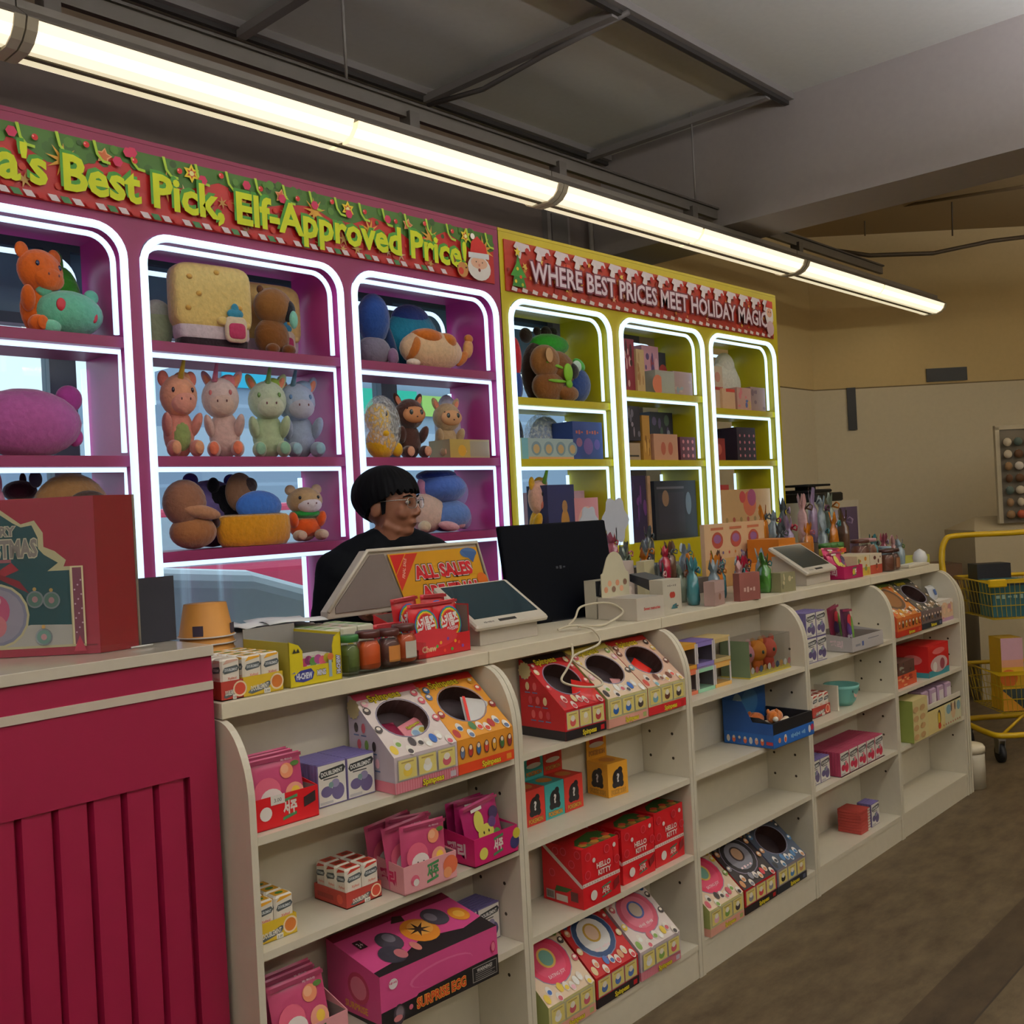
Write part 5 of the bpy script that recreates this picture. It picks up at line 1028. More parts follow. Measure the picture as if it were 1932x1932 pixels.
b = B(); b.box(0, 0, 0, .66, .20, .062, mat('#6a6058', .6)); b.box(0, .10, .062, .66, .20, .125, mat('#6a6058', .6)); solo(b, 'display_riser', 'dull brown stepped riser under the back rows of wrapped gift bags', 'riser', (2.93, 2.245, ZT))
for i, (x, y, ci) in enumerate(spots):
    cn, c = GC[ci]; seen[cn] = seen.get(cn, 0) + 1
    z = ZT + (.1258 if y > 2.34 and y < 2.475 else (.0628 if y > 2.24 else 0)) + .001
    where = 'on the back riser' if y > 2.24 else ('in the front row' if y < 2.04 else 'in the middle rows')
    giftbag(x, y, z, c, cn, '%s %s wrapped gift bag from the left of the cluster, %s' % (ordn[seen[cn] - 1], cn, where), .95 + .1 * ((i * 7) % 3), rz=(i * .7) % 1.2)
plainbox(3.60, 1.93, ZT, -.1, .10, .05, .075, '#8a8462', 'gift_box', 'olive box with tiny flowers in front of the green wrapped bag', stripes(['#c8b890', '#6a6448'], 6, 5))
plainbox(3.09, 1.912, ZT, .2, .10, .04, .085, '#a88a84', 'gift_box', 'dusty pink gift box with flap at the worktop edge', [('rect', 0, .55, 1, 1, '#b89c98'), ('disc', .5, .35, .14, '#8a6048')])
plainbox(3.26, 1.912, ZT, -.2, .11, .03, .10, '#8a5048', 'gift_box', 'brown gift box with white lettering at the worktop edge', [('scr', 'Love', .5, .4, .2, '#d0b0a8', .6, .03)])
for i, (x, y, z, s_, lb) in enumerate(((3.13, 2.482, ZT - .02, .06, 'small white cloud card on a stick above the gift bags'), (3.30, 2.482, ZT - .02, .09, 'large white cloud card standing above the gift bags'))):
    b = B(); pr = [(s_ * (1 + .12 * math.cos(6 * R(a))) * math.cos(R(a)) * .9, .33 + s_ * (1 + .12 * math.cos(6 * R(a))) * math.sin(R(a))) for a in range(0, 360, 10)]; b.prism(pr, 0, .003, mat('#c6ccdc', .4), 'y'); b.box(-.003, 0, 0, .003, .003, .30, mat('#8a8ea0', .4)); solo(b, 'cloud_card', lb, 'card', (x, y, z))
b = B(); b.box(0, 0, 0, .50, .02, .27, '#d6b28c'); f = b.face((0, 0, 0), (1, 0, 0), (0, 0, 1), .5, .27)
f.rect(0, 0, 1, .45, '#cfa468')
for i in range(3): f.oval(.2 + i * .3, .74, .09, .13, '#a84a3c').oval(.2 + i * .3, .76, .06, .07, '#8a5a8a').rect(.1 + i * .3, .9, .3 + i * .3, .94, '#b86a4a')
for i in range(9): f.disc(.08 + i * .1, .54, .025, ['#b84a3c', '#c8803c', '#6a5a8a'][i % 3], 7)
solo(b, 'cake_carton', 'cream carton printed with three red cupcakes standing behind the gift bags', 'box', (3.66, 2.30, ZT))
b = B(); b.box(0, 0, 0, .15, .15, .19, '#c8741c'); b.box(.152, .0, 0, .3, .15, .16, '#b06a24'); f = b.face((0, 0, 0), (1, 0, 0), (0, 0, 1), .15, .19); f.poly([(.1, .2), (.9, .1), (.9, .7), (.1, .8)], '#d8822c'); solo(b, 'orange_carton', 'orange brown carton behind the small payment tablet', 'box', (3.97, 2.13, ZT))
b = B(); b.box(0, 0, 0, .16, .03, .10, '#c8761c'); f = b.face((0, 0, 0), (1, 0, 0), (0, 0, 1), .16, .1); f.poly([(.4, .1), (1, .1), (1, .6), (.5, .8)], '#4a5a8a').rect(.85, 0, 1, 1, '#d8d0c0'); solo(b, 'gift_box', 'orange and blue slanted box left of the small payment tablet', 'box', (3.73, 2.14, ZT), -.1)
# magenta candy tray and the rest of the far end
candytray(4.19, 1.945, ZT, -.04, .17, .15, .055, '#a80f50', 'magenta candy tray on the worktop next to the small payment tablet', True, [('disc', .5, .5, .22, '#c8b83a')], .085)
pouch(4.20, 1.985, ZT + .0032, -.04, .14, .12, '#b8205c', 26, 'front shiny pink pouch in the magenta worktop tray', 'grape')
pouch(4.205, 2.02, ZT + .0032, -.04, .14, .13, '#c8306a', 18, 'back shiny pink pouch in the magenta worktop tray', 'grape', 4)
for i in range(3):
    b = B(); b.lathe([(.026, 0), (.028, .004), (.028, .03), (.026, .034)], mat('#c8b84a', .4), 16); b.lathe([(.029, .034), (.029, .052), (.025, .056), (0, .056)], mat('#3a6a2c', .4), 16); b.box(-.027, -.0285, .008, .027, -.027, .028, '#c84a2c')
    solo(b, 'spice_tub', ['left', 'middle', 'right'][i] + ' green-lidded tub of three on the white carton at the far end', 'tub', (4.40 + i * .066, 2.13, ZT + .0905))
plainbox(4.345, 1.955, ZT, 0, .13, .16, .09, '#d8cba8', 'gum_carton', 'white and yellow gum carton under the green-lidded tubs', [('rect', 0, 0, 1, .4, '#c8a83c')] + stripes(['#7a8a5a', '#c8802c'], 6, 1))
plainbox(4.478, 1.955, ZT, 0, .13, .16, .09, '#d8cbb8', 'gum_carton', 'white and red gum carton left of the brown jars', [('rect', 0, 0, 1, .45, '#a8402c')] + stripes(['#5a2a1c', '#c8602c'], 6, 2))
p1_ = jar(4.66, 1.955, '#6a3a28', 0, 'lower front brown jar in the far clear tray', None, .095, .036, '#3a1a16', ZT); jar(4.745, 1.965, '#5a3024', 0, 'right brown jar in the far clear tray', '#8a5a3c', .095, .036, '#3a1a16', ZT)
jar(4.64, 2.07, '#6a3a28', 0, 'back left brown jar at the far end', None, .15, .045, '#4a2018', ZT); jar(4.75, 2.08, '#7a4a34', 0, 'back right tall jar with pink lid at the far end', None, .15, .042, '#b88a90', ZT)
jar(4.85, 2.04, '#9aa8b0', 0, 'clear tall jar with pale sweets at the far end', None, .10, .032, '#8aa0b0', ZT)
g = thing('paper_tray', 'pale shallow tray of papers at the far end of the worktop', 'tray', (4.83, 1.92, ZT)); b = B(); b.box(0, 0, 0, .26, .07, .012, mat('#c8bfae', .4), .003); make(b, 'tray_body', g); b = B(); b.box(.02, .008, .0122, .22, .062, .015, mat('#e0dcd0', .6)); make(b, 'paper', g)
b = B(); b.box(0, 0, 0, .80, .17, .06, mat('#8a8078', .6)); b.box(0, .1, .06, .8, .17, .13, mat('#8a8078', .6)); solo(b, 'display_riser', 'grey stepped riser under the far toys and bags', 'riser', (4.30, 2.28, ZT))
far = [(4.36, 2.33, 4, .10, 1.3), (4.46, 2.34, 11, .06, 1.5), (4.56, 2.415, 4, .13, 1.6), (4.66, 2.34, 1, .06, 1.2), (4.76, 2.415, 6, .13, 1.7), (4.87, 2.415, 11, .13, 1.9), (4.97, 2.415, 7, .13, 1.6), (5.06, 2.415, 3, .13, 1.7), (4.80, 2.33, 7, .06, 1.2), (4.92, 2.33, 1, .06, 1.5), (5.03, 2.33, 8, .06, 1.6), (4.95, 2.14, 0, 0, 1.1), (5.03, 2.12, 10, 0, 1.1), (5.11, 2.10, 6, 0, 1.0), (5.02, 2.04, 7, 0, .9), (5.10, 2.2, 8, 0, 1.0), (4.36, 2.415, 1, .13, 1.4), (4.46, 2.415, 7, .13, 1.2)]
seen = {}
for i, (x, y, ci, dz, s_) in enumerate(far):
    cn, c = GC[ci]; seen[cn] = seen.get(cn, 0) + 1
    giftbag(x, y, ZT + (.1308 if y > 2.39 else (.0608 if y > 2.28 else 0)) + .001, c, cn, '%s %s wrapped toy bag at the far end of the worktop' % (ordn[seen[cn] - 1], cn), s_, (i * .9) % 1.3)
b = B(); b.lathe([(.02, 0), (.032, .01), (.036, .035), (.026, .062), (.008, .075), (0, .078)], mat('#dfe0e4', .2), 18); solo(b, 'snow_globe', 'shiny white round ornament at the far worktop corner', 'ornament', (5.10, 1.97, ZT))
# gift box on the pink counter: broad face towards the shop, narrow flank on its right
g = thing('gift_box', 'large red boxed gift set lettered Merry Christmas on the pink counter', 'box', (.943, 2.013, 1.2602)); w, h = .37, .317
U1 = Vector((.678, -.735, 0)); b = B(); P4 = [U1 * -w, Vector((0, 0, 0)), Vector((.085, .006, 0)), Vector((.085, .006, 0)) - U1 * w]
for k, (i, j, c) in enumerate(((0, 1, '#a83a4e'), (1, 2, '#8a1f26'), (2, 3, '#8a1f26'), (3, 0, '#8a1f26'))):
    b.add([P4[i], P4[j], P4[j] + Vector((0, 0, h)), P4[i] + Vector((0, 0, h))], [(0, 1, 2, 3)], mat(c, .22))
b.add([p + Vector((0, 0, h)) for p in P4], [(0, 1, 2, 3)], '#8a1f26'); b.add(P4, [(3, 2, 1, 0)], '#8a1f26')
f = b.face(P4[0], U1, (0, 0, 1), w, h, .0001)
f.poly([(.3, .05), (.985, .05), (.985, .06), (.3, .06)], '#7a2030')
def q_(pts): return [(.26 + x * .74, y) for x, y in pts]
f.poly(q_([(.0, .05), (.90, .05), (.90, .56), (.76, .56), (.78, .60), (.70, .66), (.62, .69), (.62, .78), (.56, .86), (.46, .84), (.40, .88), (.24, .985), (.1, .93), (0, .84)]), '#d8cda4')
f.poly(q_([(.0, .065), (.80, .065), (.80, .535), (.64, .535), (.72, .585), (.62, .64), (.58, .68), (.58, .75), (.54, .83), (.46, .82), (.40, .85), (.24, .95), (.1, .9), (0, .82)]), '#24515a').poly(q_([(0, .065), (.80, .065), (.80, .19), (.5, .2), (.3, .16), (0, .17)]), '#c9c4c0')
f.txt('MERRY', .46, .80, .06, '#9a8f8c', .22, .04, '#ddd4bc', .05).txt('CHRISTMAS', .475, .69, .11, '#9a8f8c', .42, .04, '#ddd4bc', .05).rect(.34, .60, .54, .62, '#a8606a')
f.poly([(.44, .53), (.54, .60), (.58, .55), (.47, .50)], '#a83040').poly([(.45, .51), (.63, .40), (.58, .48), (.47, .53)], '#8a2034').disc(.45, .265, .205, '#d8cda4').disc(.45, .265, .19, '#8f8fa8').disc(.45, .265, .17, '#a8a0b4').oval(.45, .3, .07, .1, '#c85a80').oval(.45, .2, .05, .07, '#d8808a').disc(.45, .36, .03, '#e0b0bc')
for x, y in ((.66, .36), (.75, .35), (.70, .12)): f.disc(x, y, .055, '#8a9098').disc(x, y, .045, '#5f8078').disc(x, y + .065, .012, '#c8a060').oval(x, y, .016, .02, '#b88a90')
f.poly([(.86, .065), (.93, .065), (.93, .56), (.86, .56)], '#d8cda4').poly([(.87, .065), (.92, .065), (.92, .55), (.87, .55)], '#6a3848').poly([(.86, .02), (.895, .12), (.93, .02)], '#a83a4e')
for i in range(12): f.disc(.88 + .035 * ((i * 7) % 3) / 2, .14 + i * .03, .006, '#c0a8b8', 6)
make(b, 'box_body', g)
b = B(); b.tube([P4[2] + Vector((.002, 0, h * k / 8)) for k in range(9)], .003, mat('#8a7f70', .6), 5); make(b, 'edge_fringe', g)
b = B(); b.tube([Vector((.06, -.008, .003)), Vector((.09, -.012, .004)), Vector((.11, -.004, .003))], .002, mat('#d8d8d8', .1), 5); Pf = [P4[0] + Vector((-.002, -.002, 0)), Vector((-.0005, -.004, 0)), P4[2] + Vector((.003, -.003, 0))]
for i in range(2): b.add([Pf[i], Pf[i + 1], Pf[i + 1] + Vector((0, 0, h + .002)), Pf[i] + Vector((0, 0, h + .002))], [(0, 1, 2, 3)], 'clear_acrylic')
make(b, 'film_wrap', g)
b = B(); b.prism([(.0, 0), (.05, 0), (.012, .13), (.0, .14)], 0, .1, mat('#1c1a24', .7)); solo(b, 'black_bag', 'black bag leaning behind the gift box on the pink counter', 'bag', (1.035, 2.06, 1.2604))
# ---------------------------------------------------------------- plush toys and boxes in the lit cabinets
BLK = mat('#101014', .25)
def fur(c): return mat(c, .95, 'fur')
def sitter(t, z, y, label, body, head=None, snout=None, ear=None, pad=None, horn=None, belly=None, rz=-25, wf=1, eye='#14141a', cheek=None, earup=.93, ears='round', lean=0, cloth=None, scarf=None, sn=1, armup=0, mane=None):
    """a sitting soft toy that fills the measured width/height"""
    x0, x1, H_ = t; x = (x0 + x1) / 2; H_ = max(H_, .12); g = thing('plush_toy', label, 'plush toy', (x, y, z), R(rz)); s = H_; k = min(1.15, (x1 - x0) / (H_ * .70)) * wf
    head = head or body; snout = snout or head; ear = ear or head; pad = pad or snout
    E = lambda b, o, r, c, rot=(0, 0, 0), n=18: b.ell((o[0] * s * k, o[1] * s * k, o[2] * s), (r[0] * s * k, r[1] * s * k, r[2] * s), fur(c) if isinstance(c, str) and c != '#14141a' else c, rot, n, 11)
    b = B(); E(b, (0, .02, .27), (.24, .20, .28), body)
    if belly: E(b, (0, -.06, .25), (.17, .135, .2), belly)
    make(b, 'body', g)
    b = B(); E(b, (lean * .5, -.05, .68), (.29, .25, .235), head); make(b, 'head', g)
    if mane: b = B(); E(b, (.1, .02, .86), (.16, .12, .10), mane); make(b, 'mane', g)
    if sn: b = B(); E(b, (lean * .5 + .02, -.21, .60), (.20, .13, .13), snout); [E(b, (lean * .5 + .02 + q * .07, -.335, .63), (.012, .01, .016), '#7a4a4a', n=8) for q in (-1, 1)]; make(b, 'snout', g)
    for q in (-1, 1):
        if ears:
            b = B()
            if ears == 'round': E(b, (q * .22, -.02, earup - .06), (.09, .05, .09), ear)
            elif ears == 'point': E(b, (q * .22, -.02, earup - .04), (.07, .04, .12), ear, (0, q * 25, 0)); E(b, (q * .22, -.055, earup - .05), (.045, .02, .08), '#e08a6a', (0, q * 25, 0))
            elif ears == 'long': E(b, (q * .26, -.04, .62), (.07, .06, .26), ear, (0, -q * 12, 0))
            make(b, 'ear', g)
        b = B(); E(b, (q * .23, -.13, .36 + armup), (.075, .11, .15), cloth or body, (35, q * 12, 0)); make(b, 'arm', g)
        b = B(); E(b, (q * .18, -.24, .095), (.105, .15, .095), body); E(b, (q * .18, -.365, .1), (.075, .035, .075), pad); make(b, 'foot', g)
        b = B(); E(b, (q * .15 + lean * .5, -.255, .73), (.026, .02, .03), mat(eye, .2), n=10); make(b, 'eye', g)
    if horn: b = B(); b.cyl((lean * s, -.12 * s, .86 * s), (lean * s + .03 * s, -.17 * s, 1.06 * s), .035 * s, fur(horn), 10, .018 * s); make(b, 'horn', g)
    if scarf: b = B(); E(b, (0, -.04, .46), (.25, .22, .09), scarf); make(b, 'scarf', g)
    if cloth: b = B(); E(b, (0, .0, .24), (.26, .22, .20), cloth); make(b, 'clothes', g)
    return g
def lump(t, z, y, label, parts, rz=0, name='plush_toy', cat='plush toy'):
    """free soft shape: parts = (name, [(ox, oy, oz, rx, ry, rz, colour, tilt)]) in units of measured width/height"""
    x0, x1, H_ = t; w_ = x1 - x0; g = thing(name, label, cat, (x0 + w_ / 2, y, z), R(rz))
    for nm, L_ in parts:
        b = B()
        for q in L_:
            ox, oy, oz, rx, ry, rz_, c = q[:7]; til = q[7] if len(q) > 7 else 0
            m_ = c if not isinstance(c, str) else fur(c)
            (b.blob if len(q) > 8 else b.ell)((ox * w_, oy * w_, oz * H_), (rx * w_, ry * w_, rz_ * H_), m_, (0, til, 0))
        make(b, nm, g)
    return g
CG0 = set(o.name for o in bpy.data.objects)
S1, S2, S3 = 2.145, 1.752, 1.425
YM = 3.36
# --- pink cabinet, first bay
sitter((1.326, 1.533, 0.3066), S1, 3.375, 'orange plush toy with yellow belly on the top shelf of the first pink bay', '#d8641c', belly='#e0a04a', ear='#d8641c', pad='#d8641c', rz=20, eye='#1c2a4a')
lump((1.467, 1.57, 0.2193), S1, 3.47, 'blue plush toy behind the orange and mint ones', [('body', [(0, 0, .5, .5, .4, .52, '#4a6aa0')]), ('arm', [(-.3, -.35, .3, .2, .15, .2, '#4a6aa0')])])
lump((1.504, 1.732, 0.1663), S1, 3.33, 'mint green plush toy with red patches beside the orange one', [('body', [(.05, 0, .48, .50, .42, .46, '#6ab89a')]), ('ear', [(-.3, -.05, .93, .12, .08, .16, '#6ab89a')]), ('ear', [(.38, -.05, .85, .11, .08, .15, '#6ab89a')]), ('eye', [(-.16, -.36, .58, .07, .04, .13, mat('#c82a3a', .4))]), ('eye', [(.32, -.30, .42, .06, .04, .13, mat('#c82a3a', .4))]), ('foot', [(-.3, -.3, .14, .14, .12, .14, '#7ac8aa')])], 0)
lump((1.571, 1.703, 0.2246), S1 + .001, 3.49, 'leaf green pointed plush cushion behind the mint toy', [('bulb', [(0, 0, 1.0, .5, .3, .9, '#3f9a2c'), (-.1, 0, 1.9, .16, .12, .35, '#3f9a2c')])])
lump((1.205, 1.544, 0.2261), S2, 3.375, 'large dusky pink plush toy lying on the second shelf, rounded back', [('body', [(0, 0, .48, .52, .30, .5, '#b05a9a')]), ('ear', [(.42, .0, .86, .13, .08, .2, '#a03a86')]), ('tail', [(.47, .02, .3, .08, .06, .14, '#c04a9a')])])
lump((1.639, 1.726, 0.2374), S2, 3.42, 'dark magenta plush toy half hidden behind the cabinet stile', [('body', [(.1, 0, .42, .55, .5, .43, '#7a1f5a')]), ('head', [(.0, -.05, .8, .4, .35, .22, '#7a1f5a')])])
lump((1.44, 1.706, 0.3232), S3, 3.375, 'big brown plush toy behind the red gift box', [('body', [(0, 0, .5, .5, .42, .5, '#8a6238')]), ('ear', [(-.42, .0, .93, .08, .06, .10, '#2a2030')]), ('snout', [(.12, -.4, .58, .28, .12, .2, '#3a2a22')])])
lump((1.317, 1.429, 0.2605), S3, 3.42, 'orange plush toy with a dark red hat behind the gift box', [('body', [(0, 0, .42, .5, .4, .45, '#d8743a')]), ('hat', [(0, 0, .86, .48, .38, .14, '#3a1424'), (.1, 0, 1.0, .1, .08, .1, '#3a1424')])])
lump((1.223, 1.309, 0.2864), S3, 3.39, 'pale pink plush toy at the left edge, third shelf', [('body', [(0, 0, .45, .5, .4, .48, '#d88aa8')]), ('ear', [(.2, 0, .9, .15, .1, .15, '#d88aa8')])])
# --- pink cabinet, second bay
lump((1.85, 1.952, 0.1908), S1, 3.47, 'pale green plush toy behind the left yellow block cushion', [('body', [(0, 0, .5, .55, .4, .5, '#a8b890')]), ('cap', [(0, 0, .8, .5, .38, .24, '#b8c0b0')])])
def blockplush(t, label, y, rz=-4):
    x0, x1, H_ = t; w_ = x1 - x0; g = thing('block_cushion', label, 'cushion', ((x0 + x1) / 2, y, S1), R(rz)); YE = fur('#e3c478')
    b = B(); b.blob((0, 0, H_ * .60), (w_ * .46, w_ * .22, H_ * .38), YE, e=.35); make(b, 'body', g)
    b = B(); b.blob((0, 0, H_ * .23), (w_ * .42, w_ * .2, H_ * .13), fur('#d8c8d0'), e=.35); make(b, 'white_band', g)
    b = B(); b.blob((0, 0, H_ * .1), (w_ * .40, w_ * .19, H_ * .10), fur('#2a1c22'), e=.35); make(b, 'dark_base', g)
    for x, z in ((-.3, .8), (-.33, .45), (-.2, .62), (.28, .5), (.02, .88)): b = B(); b.ell((x * w_, -.215 * w_, z * H_), (.035 * w_, .012, .022 * H_ * 1.4), fur('#d8a850')); make(b, 'dimple', g)
    b = B(); b.blob((.20 * w_, -.27 * w_, .24 * H_), (.13 * w_, .05 * w_, .15 * H_), fur('#e0ccb0'), e=.5); b.blob((.20 * w_, -.31 * w_, .22 * H_), (.10 * w_, .03 * w_, .09 * H_), fur('#b83a62'), e=.5); make(b, 'milk_bottle', g)
    b = B(); b.ell((.20 * w_, -.27 * w_, .42 * H_), (.10 * w_, .045 * w_, .06 * H_), fur('#3a8aa8')).ell((.20 * w_, -.27 * w_, .48 * H_), (.045 * w_, .035 * w_, .06 * H_), fur('#3a8aa8')); make(b, 'bottle_top', g)
    for q in ((.33, -.22, .3), (.06, -.24, .33)): b = B(); b.ell((q[0] * w_, q[1] * w_, q[2] * H_), (.07 * w_, .06 * w_, .05 * H_), YE); make(b, 'hand', g)
blockplush((1.88, 2.213, 0.3232), 'left yellow block shaped plush cushion hugging a bottle', 3.375); blockplush((2.273, 2.643, 0.319), 'right yellow block shaped plush cushion hugging a bottle', 3.40)
lump((2.218, 2.392, 0.271), S1, 3.31, 'brown capybara plush holding a mint toy between the yellow cushions', [('body', [(0, 0, .28, .42, .3, .28, '#7a4a1c')]), ('head', [(.05, -.02, .72, .46, .34, .27, '#8a5a28')]), ('snout', [(.32, -.2, .66, .18, .14, .16, '#1c1a20')]), ('ear', [(-.25, 0, .95, .08, .06, .06, '#5a3414')]), ('mint_toy', [(.36, -.34, .52, .1, .08, .13, '#8ad0b8')]), ('foot', [(-.2, -.3, .08, .16, .14, .08, '#6a3c14')]), ('foot', [(.22, -.3, .08, .16, .14, .08, '#6a3c14')])])
sitter((1.832, 1.992, 0.3324), S2, 3.375, 'peach pink plush unicorn with yellow horn, first of four', '#d88a7a', '#e09a78', '#dc9480', '#d87a6a', '#e0a078', '#c8a02c', mane='#d8946a', eye='#2a1020', rz=-10, belly='#8a9a5a')
sitter((2.015, 2.179, 0.3393), S2, 3.375, 'pale pink plush unicorn with pink horn, second of four', '#dcb8b0', '#dcc0b8', '#d8b8a8', '#d8a0a8', '#e07a5a', '#c86a86', ears='point', mane='#d87a80', lean=-.08, eye='#c86a6a', rz=-30)
sitter((2.203, 2.381, 0.332), S2, 3.375, 'pale green plush unicorn with green horn, third of four', '#b8c8a0', '#c4cfb0', '#ccd0b4', '#b8c890', '#8ab89a', '#7a9a5a', ears='point', mane='#9ab84a', eye='#5a7a3a', rz=-25)
sitter((2.406, 2.593, 0.3262), S2, 3.375, 'pale blue plush unicorn with blue horn, fourth of four', '#9aa4b8', '#a8b4c8', '#b8b4c0', '#b0b8c8', '#8fb0bc', '#5f7f90', ears='point', mane='#8fa8c0', lean=-.1, eye='#5a7aa0', rz=-15)
lump((1.82, 2.01, 0.2488), S3, 3.375, 'brown plush toy with folded ear flap on the third shelf', [('body', [(.05, 0, .24, .46, .34, .25, '#9a6238')]), ('head', [(-.1, 0, .66, .42, .34, .34, '#8a5a40')]), ('ear_flap', [(.1, -.26, .52, .4, .12, .10, '#b07a58', 12)]), ('tail', [(.48, -.1, .36, .08, .08, .08, '#3a2020')])])
lump((1.942, 2.206, 0.2654), S3, 3.44, 'large lilac plush toy in the middle of the third shelf', [('body', [(0, 0, .46, .56, .36, .48, '#7a6aa8')]), ('ear', [(-.3, 0, .94, .12, .08, .1, '#4a3a8a')]), ('ear', [(.35, 0, .92, .12, .08, .1, '#4a3a8a')])])
lump((1.985, 2.167, 0.2221), S3 + .001, 3.375, 'black pointed plush hood behind the bread basket', [('hood', [(.2, .1, .92, .5, .10, .50, '#14141c', 20), (-.05, .1, 1.38, .14, .08, .2, '#14141c')])])
g = thing('plush_basket', 'mustard yellow plush basket with blue blanket on the third shelf', 'plush toy', (2.176, 3.3, 1.442), 0); g.location.z = S3
b = B(); b.lathe([(.15, 0), (.168, .02), (.175, .06), (.17, .105), (.155, .115), (.14, .10), (0, .095)], fur('#d8921c'), 28); b.T = Matrix.Scale(1, 4)
make(b, 'basket', g); b = B(); b.lathe([(.15, .098), (.155, .112), (.13, .118), (0, .118)], fur('#5a3414'), 24); make(b, 'rim', g)
b = B(); b.ell((.02, -.03, .145), (.11, .09, .06), fur('#3a6ab8')); b.ell((-.02, -.07, .135), (.05, .03, .03), fur('#3a6ab8')); make(b, 'blanket', g)
b = B(); b.ell((-.05, .03, .20), (.07, .06, .075), fur('#6a4a34')); b.ell((-.01, .0, .225), (.035, .03, .03), fur('#2a1c1a')); make(b, 'head', g)
g.scale = (.9, .62, 1)
sitter((2.35, 2.524, 0.2335), S3, 3.375, 'plush toy with green scarf and orange trousers on the third shelf', '#c8a888', '#b89468', '#e0d0d0', '#c8a888', '#d8b8a0', ears='round', scarf='#1f8a34', cloth='#e0581c', rz=-15)
lump((2.542, 2.669, 0.2593), S3, 3.46, 'dark magenta plush toy at the right end of the third shelf', [('body', [(0, 0, .5, .52, .4, .5, '#7a1f5a')])])
lump((2.536, 2.632, 0.0952), S3, 3.375, 'red plush stocking with pale lettering on the third shelf', [('body', [(0, 0, .4, .5, .4, .45, '#b81c34')]), ('trim', [(-.1, -.3, .3, .2, .15, .15, '#d8a898')])])
# --- pink cabinet, third bay
lump((2.767, 2.946, 0.3273), S1, 3.375, 'navy blue long-tailed plush toy on the top shelf of the third bay', [('body', [(-.05, 0, .66, .42, .35, .36, '#274a8a')]), ('tail', [(.34, -.1, .34, .13, .13, .36, '#1c3056', -18)]), ('base', [(-.1, 0, .2, .45, .36, .22, '#7a7484')]), ('paw', [(.2, -.35, .12, .14, .12, .12, '#8a6a8a')])])
lump((2.989, 3.301, 0.2919), S1, 3.46, 'round teal plush cushion behind the striped cat plush', [('body', [(0, 0, .62, .5, .32, .55, '#1f7a94')]), ('cap', [(-.02, 0, .95, .36, .26, .26, '#233a7a')])])
lump((2.957, 3.319, 0.1752), S1, 3.375, 'cream cat plush with orange stripes lying on the top shelf', [('body', [(0, 0, .5, .50, .30, .52, '#e0bc94')]), ('stripe', [(-.1, -.02, .8, .24, .29, .24, '#c86a1c')]), ('stripe', [(.2, -.02, .74, .16, .28, .24, '#c8742c')]), ('stripe', [(-.36, -.06, .5, .06, .24, .32, '#c8742c', 20)]), ('tail', [(.52, 0, .38, .14, .08, .14, '#c8742c', -40), (.64, 0, .66, .08, .08, .26, '#d89a5a', 12), (.66, 0, .92, .07, .07, .12, '#c8742c')]), ('paw', [(-.42, -.2, .1, .1, .1, .1, '#e8d8c4')])])
lump((2.771, 2.937, 0.259), S2, 3.375, 'yellow plush toy wrapped in a clear bag on the second shelf', [('body', [(0, 0, .26, .42, .34, .28, '#e0b01c')]), ('head', [(-.08, -.02, .66, .36, .3, .25, '#e8c02c')]), ('arm', [(.36, -.2, .14, .16, .14, .12, '#e0b01c')]), ('arm', [(-.1, -.3, .4, .14, .12, .08, '#e0b01c')]), ('eye', [(-.04, -.31, .72, .04, .03, .04, BLK)]), ('clear_bag', [(.05, .0, .52, .54, .44, .53, mat('cellophane'))])])
def dollface(g, t, c):
    x0, x1, H_ = t; s = H_; k = min(1.15, (x1 - x0) / (s * .66)) * .9; b = B(); b.ell((0, -.22 * s * k, .66 * s), (.22 * s * k, .10 * s * k, .13 * s), mat(c, .6))
    b.ell((0, -.33 * s * k, .62 * s), (.014 * s, .01 * s, .012 * s), mat('#4a2018', .5)); make(b, 'face', g)
    for q in (-1, 1): b = B(); b.ell((q * .10 * s * k, -.30 * s * k, .69 * s), (.032 * s, .02 * s, .042 * s), mat('#2a3434', .2)); make(b, 'eye', g)
for t_, lb, bc, fc in (((2.925, 3.108, 0.2891), 'dark brown furry doll with peach face on the second shelf', '#4a2c24', '#d8935e'), ((3.133, 3.317, 0.2757), 'beige furry doll with peach face on the second shelf', '#b89a74', '#d8a070')):
    g = sitter(t_, S2, 3.375, lb, bc, bc, bc, bc, '#d8a080', ears='point', rz=-12, sn=0, wf=.9); dollface(g, t_, fc)
lump((3.34, 3.467, 0.1564), S2 + .0, 3.45, 'white bagged plush toy behind the pale box on the second shelf', [('body', [(0, 0, 1.0, .55, .4, 1.0, '#c8c4d0')]), ('bag_print', [(-.2, -.4, 1.1, .15, .05, .25, '#d8a05a')])])
def cbox(t, z, y, d, c, label, deco=(), name='toy_box', rz=0, cat='box', side=()):
    x0, x1, h = t; return plainbox(x0, y, z, rz, x1 - x0, d, h, c, name, label, deco, side, cat)
cbox((3.167, 3.419, 0.0846), S2, 3.25, .16, '#a8946a', 'tan and yellow box at the right of the second shelf', [('rect', 0, 0, .5, 1, '#b89a4a'), ('disc', .3, .4, .3, '#d8a01c'), ('rect', .5, .1, .98, .9, '#9a8a70')])
lump((3.069, 3.346, 0.2795), S3, 3.375, 'two-humped blue plush toy with lilac wings on the third shelf', [('lower_body', [(.05, 0, .27, .44, .34, .29, '#5a7ab8')]), ('upper_body', [(-.05, 0, .76, .46, .36, .28, '#4a68b0')]), ('cap', [(-.1, .05, .98, .36, .3, .12, '#28387a')]), ('wing', [(.5, .12, .66, .16, .1, .24, '#a894c4', 10)]), ('wing', [(.55, .12, .2, .16, .1, .2, '#a894c4')])])
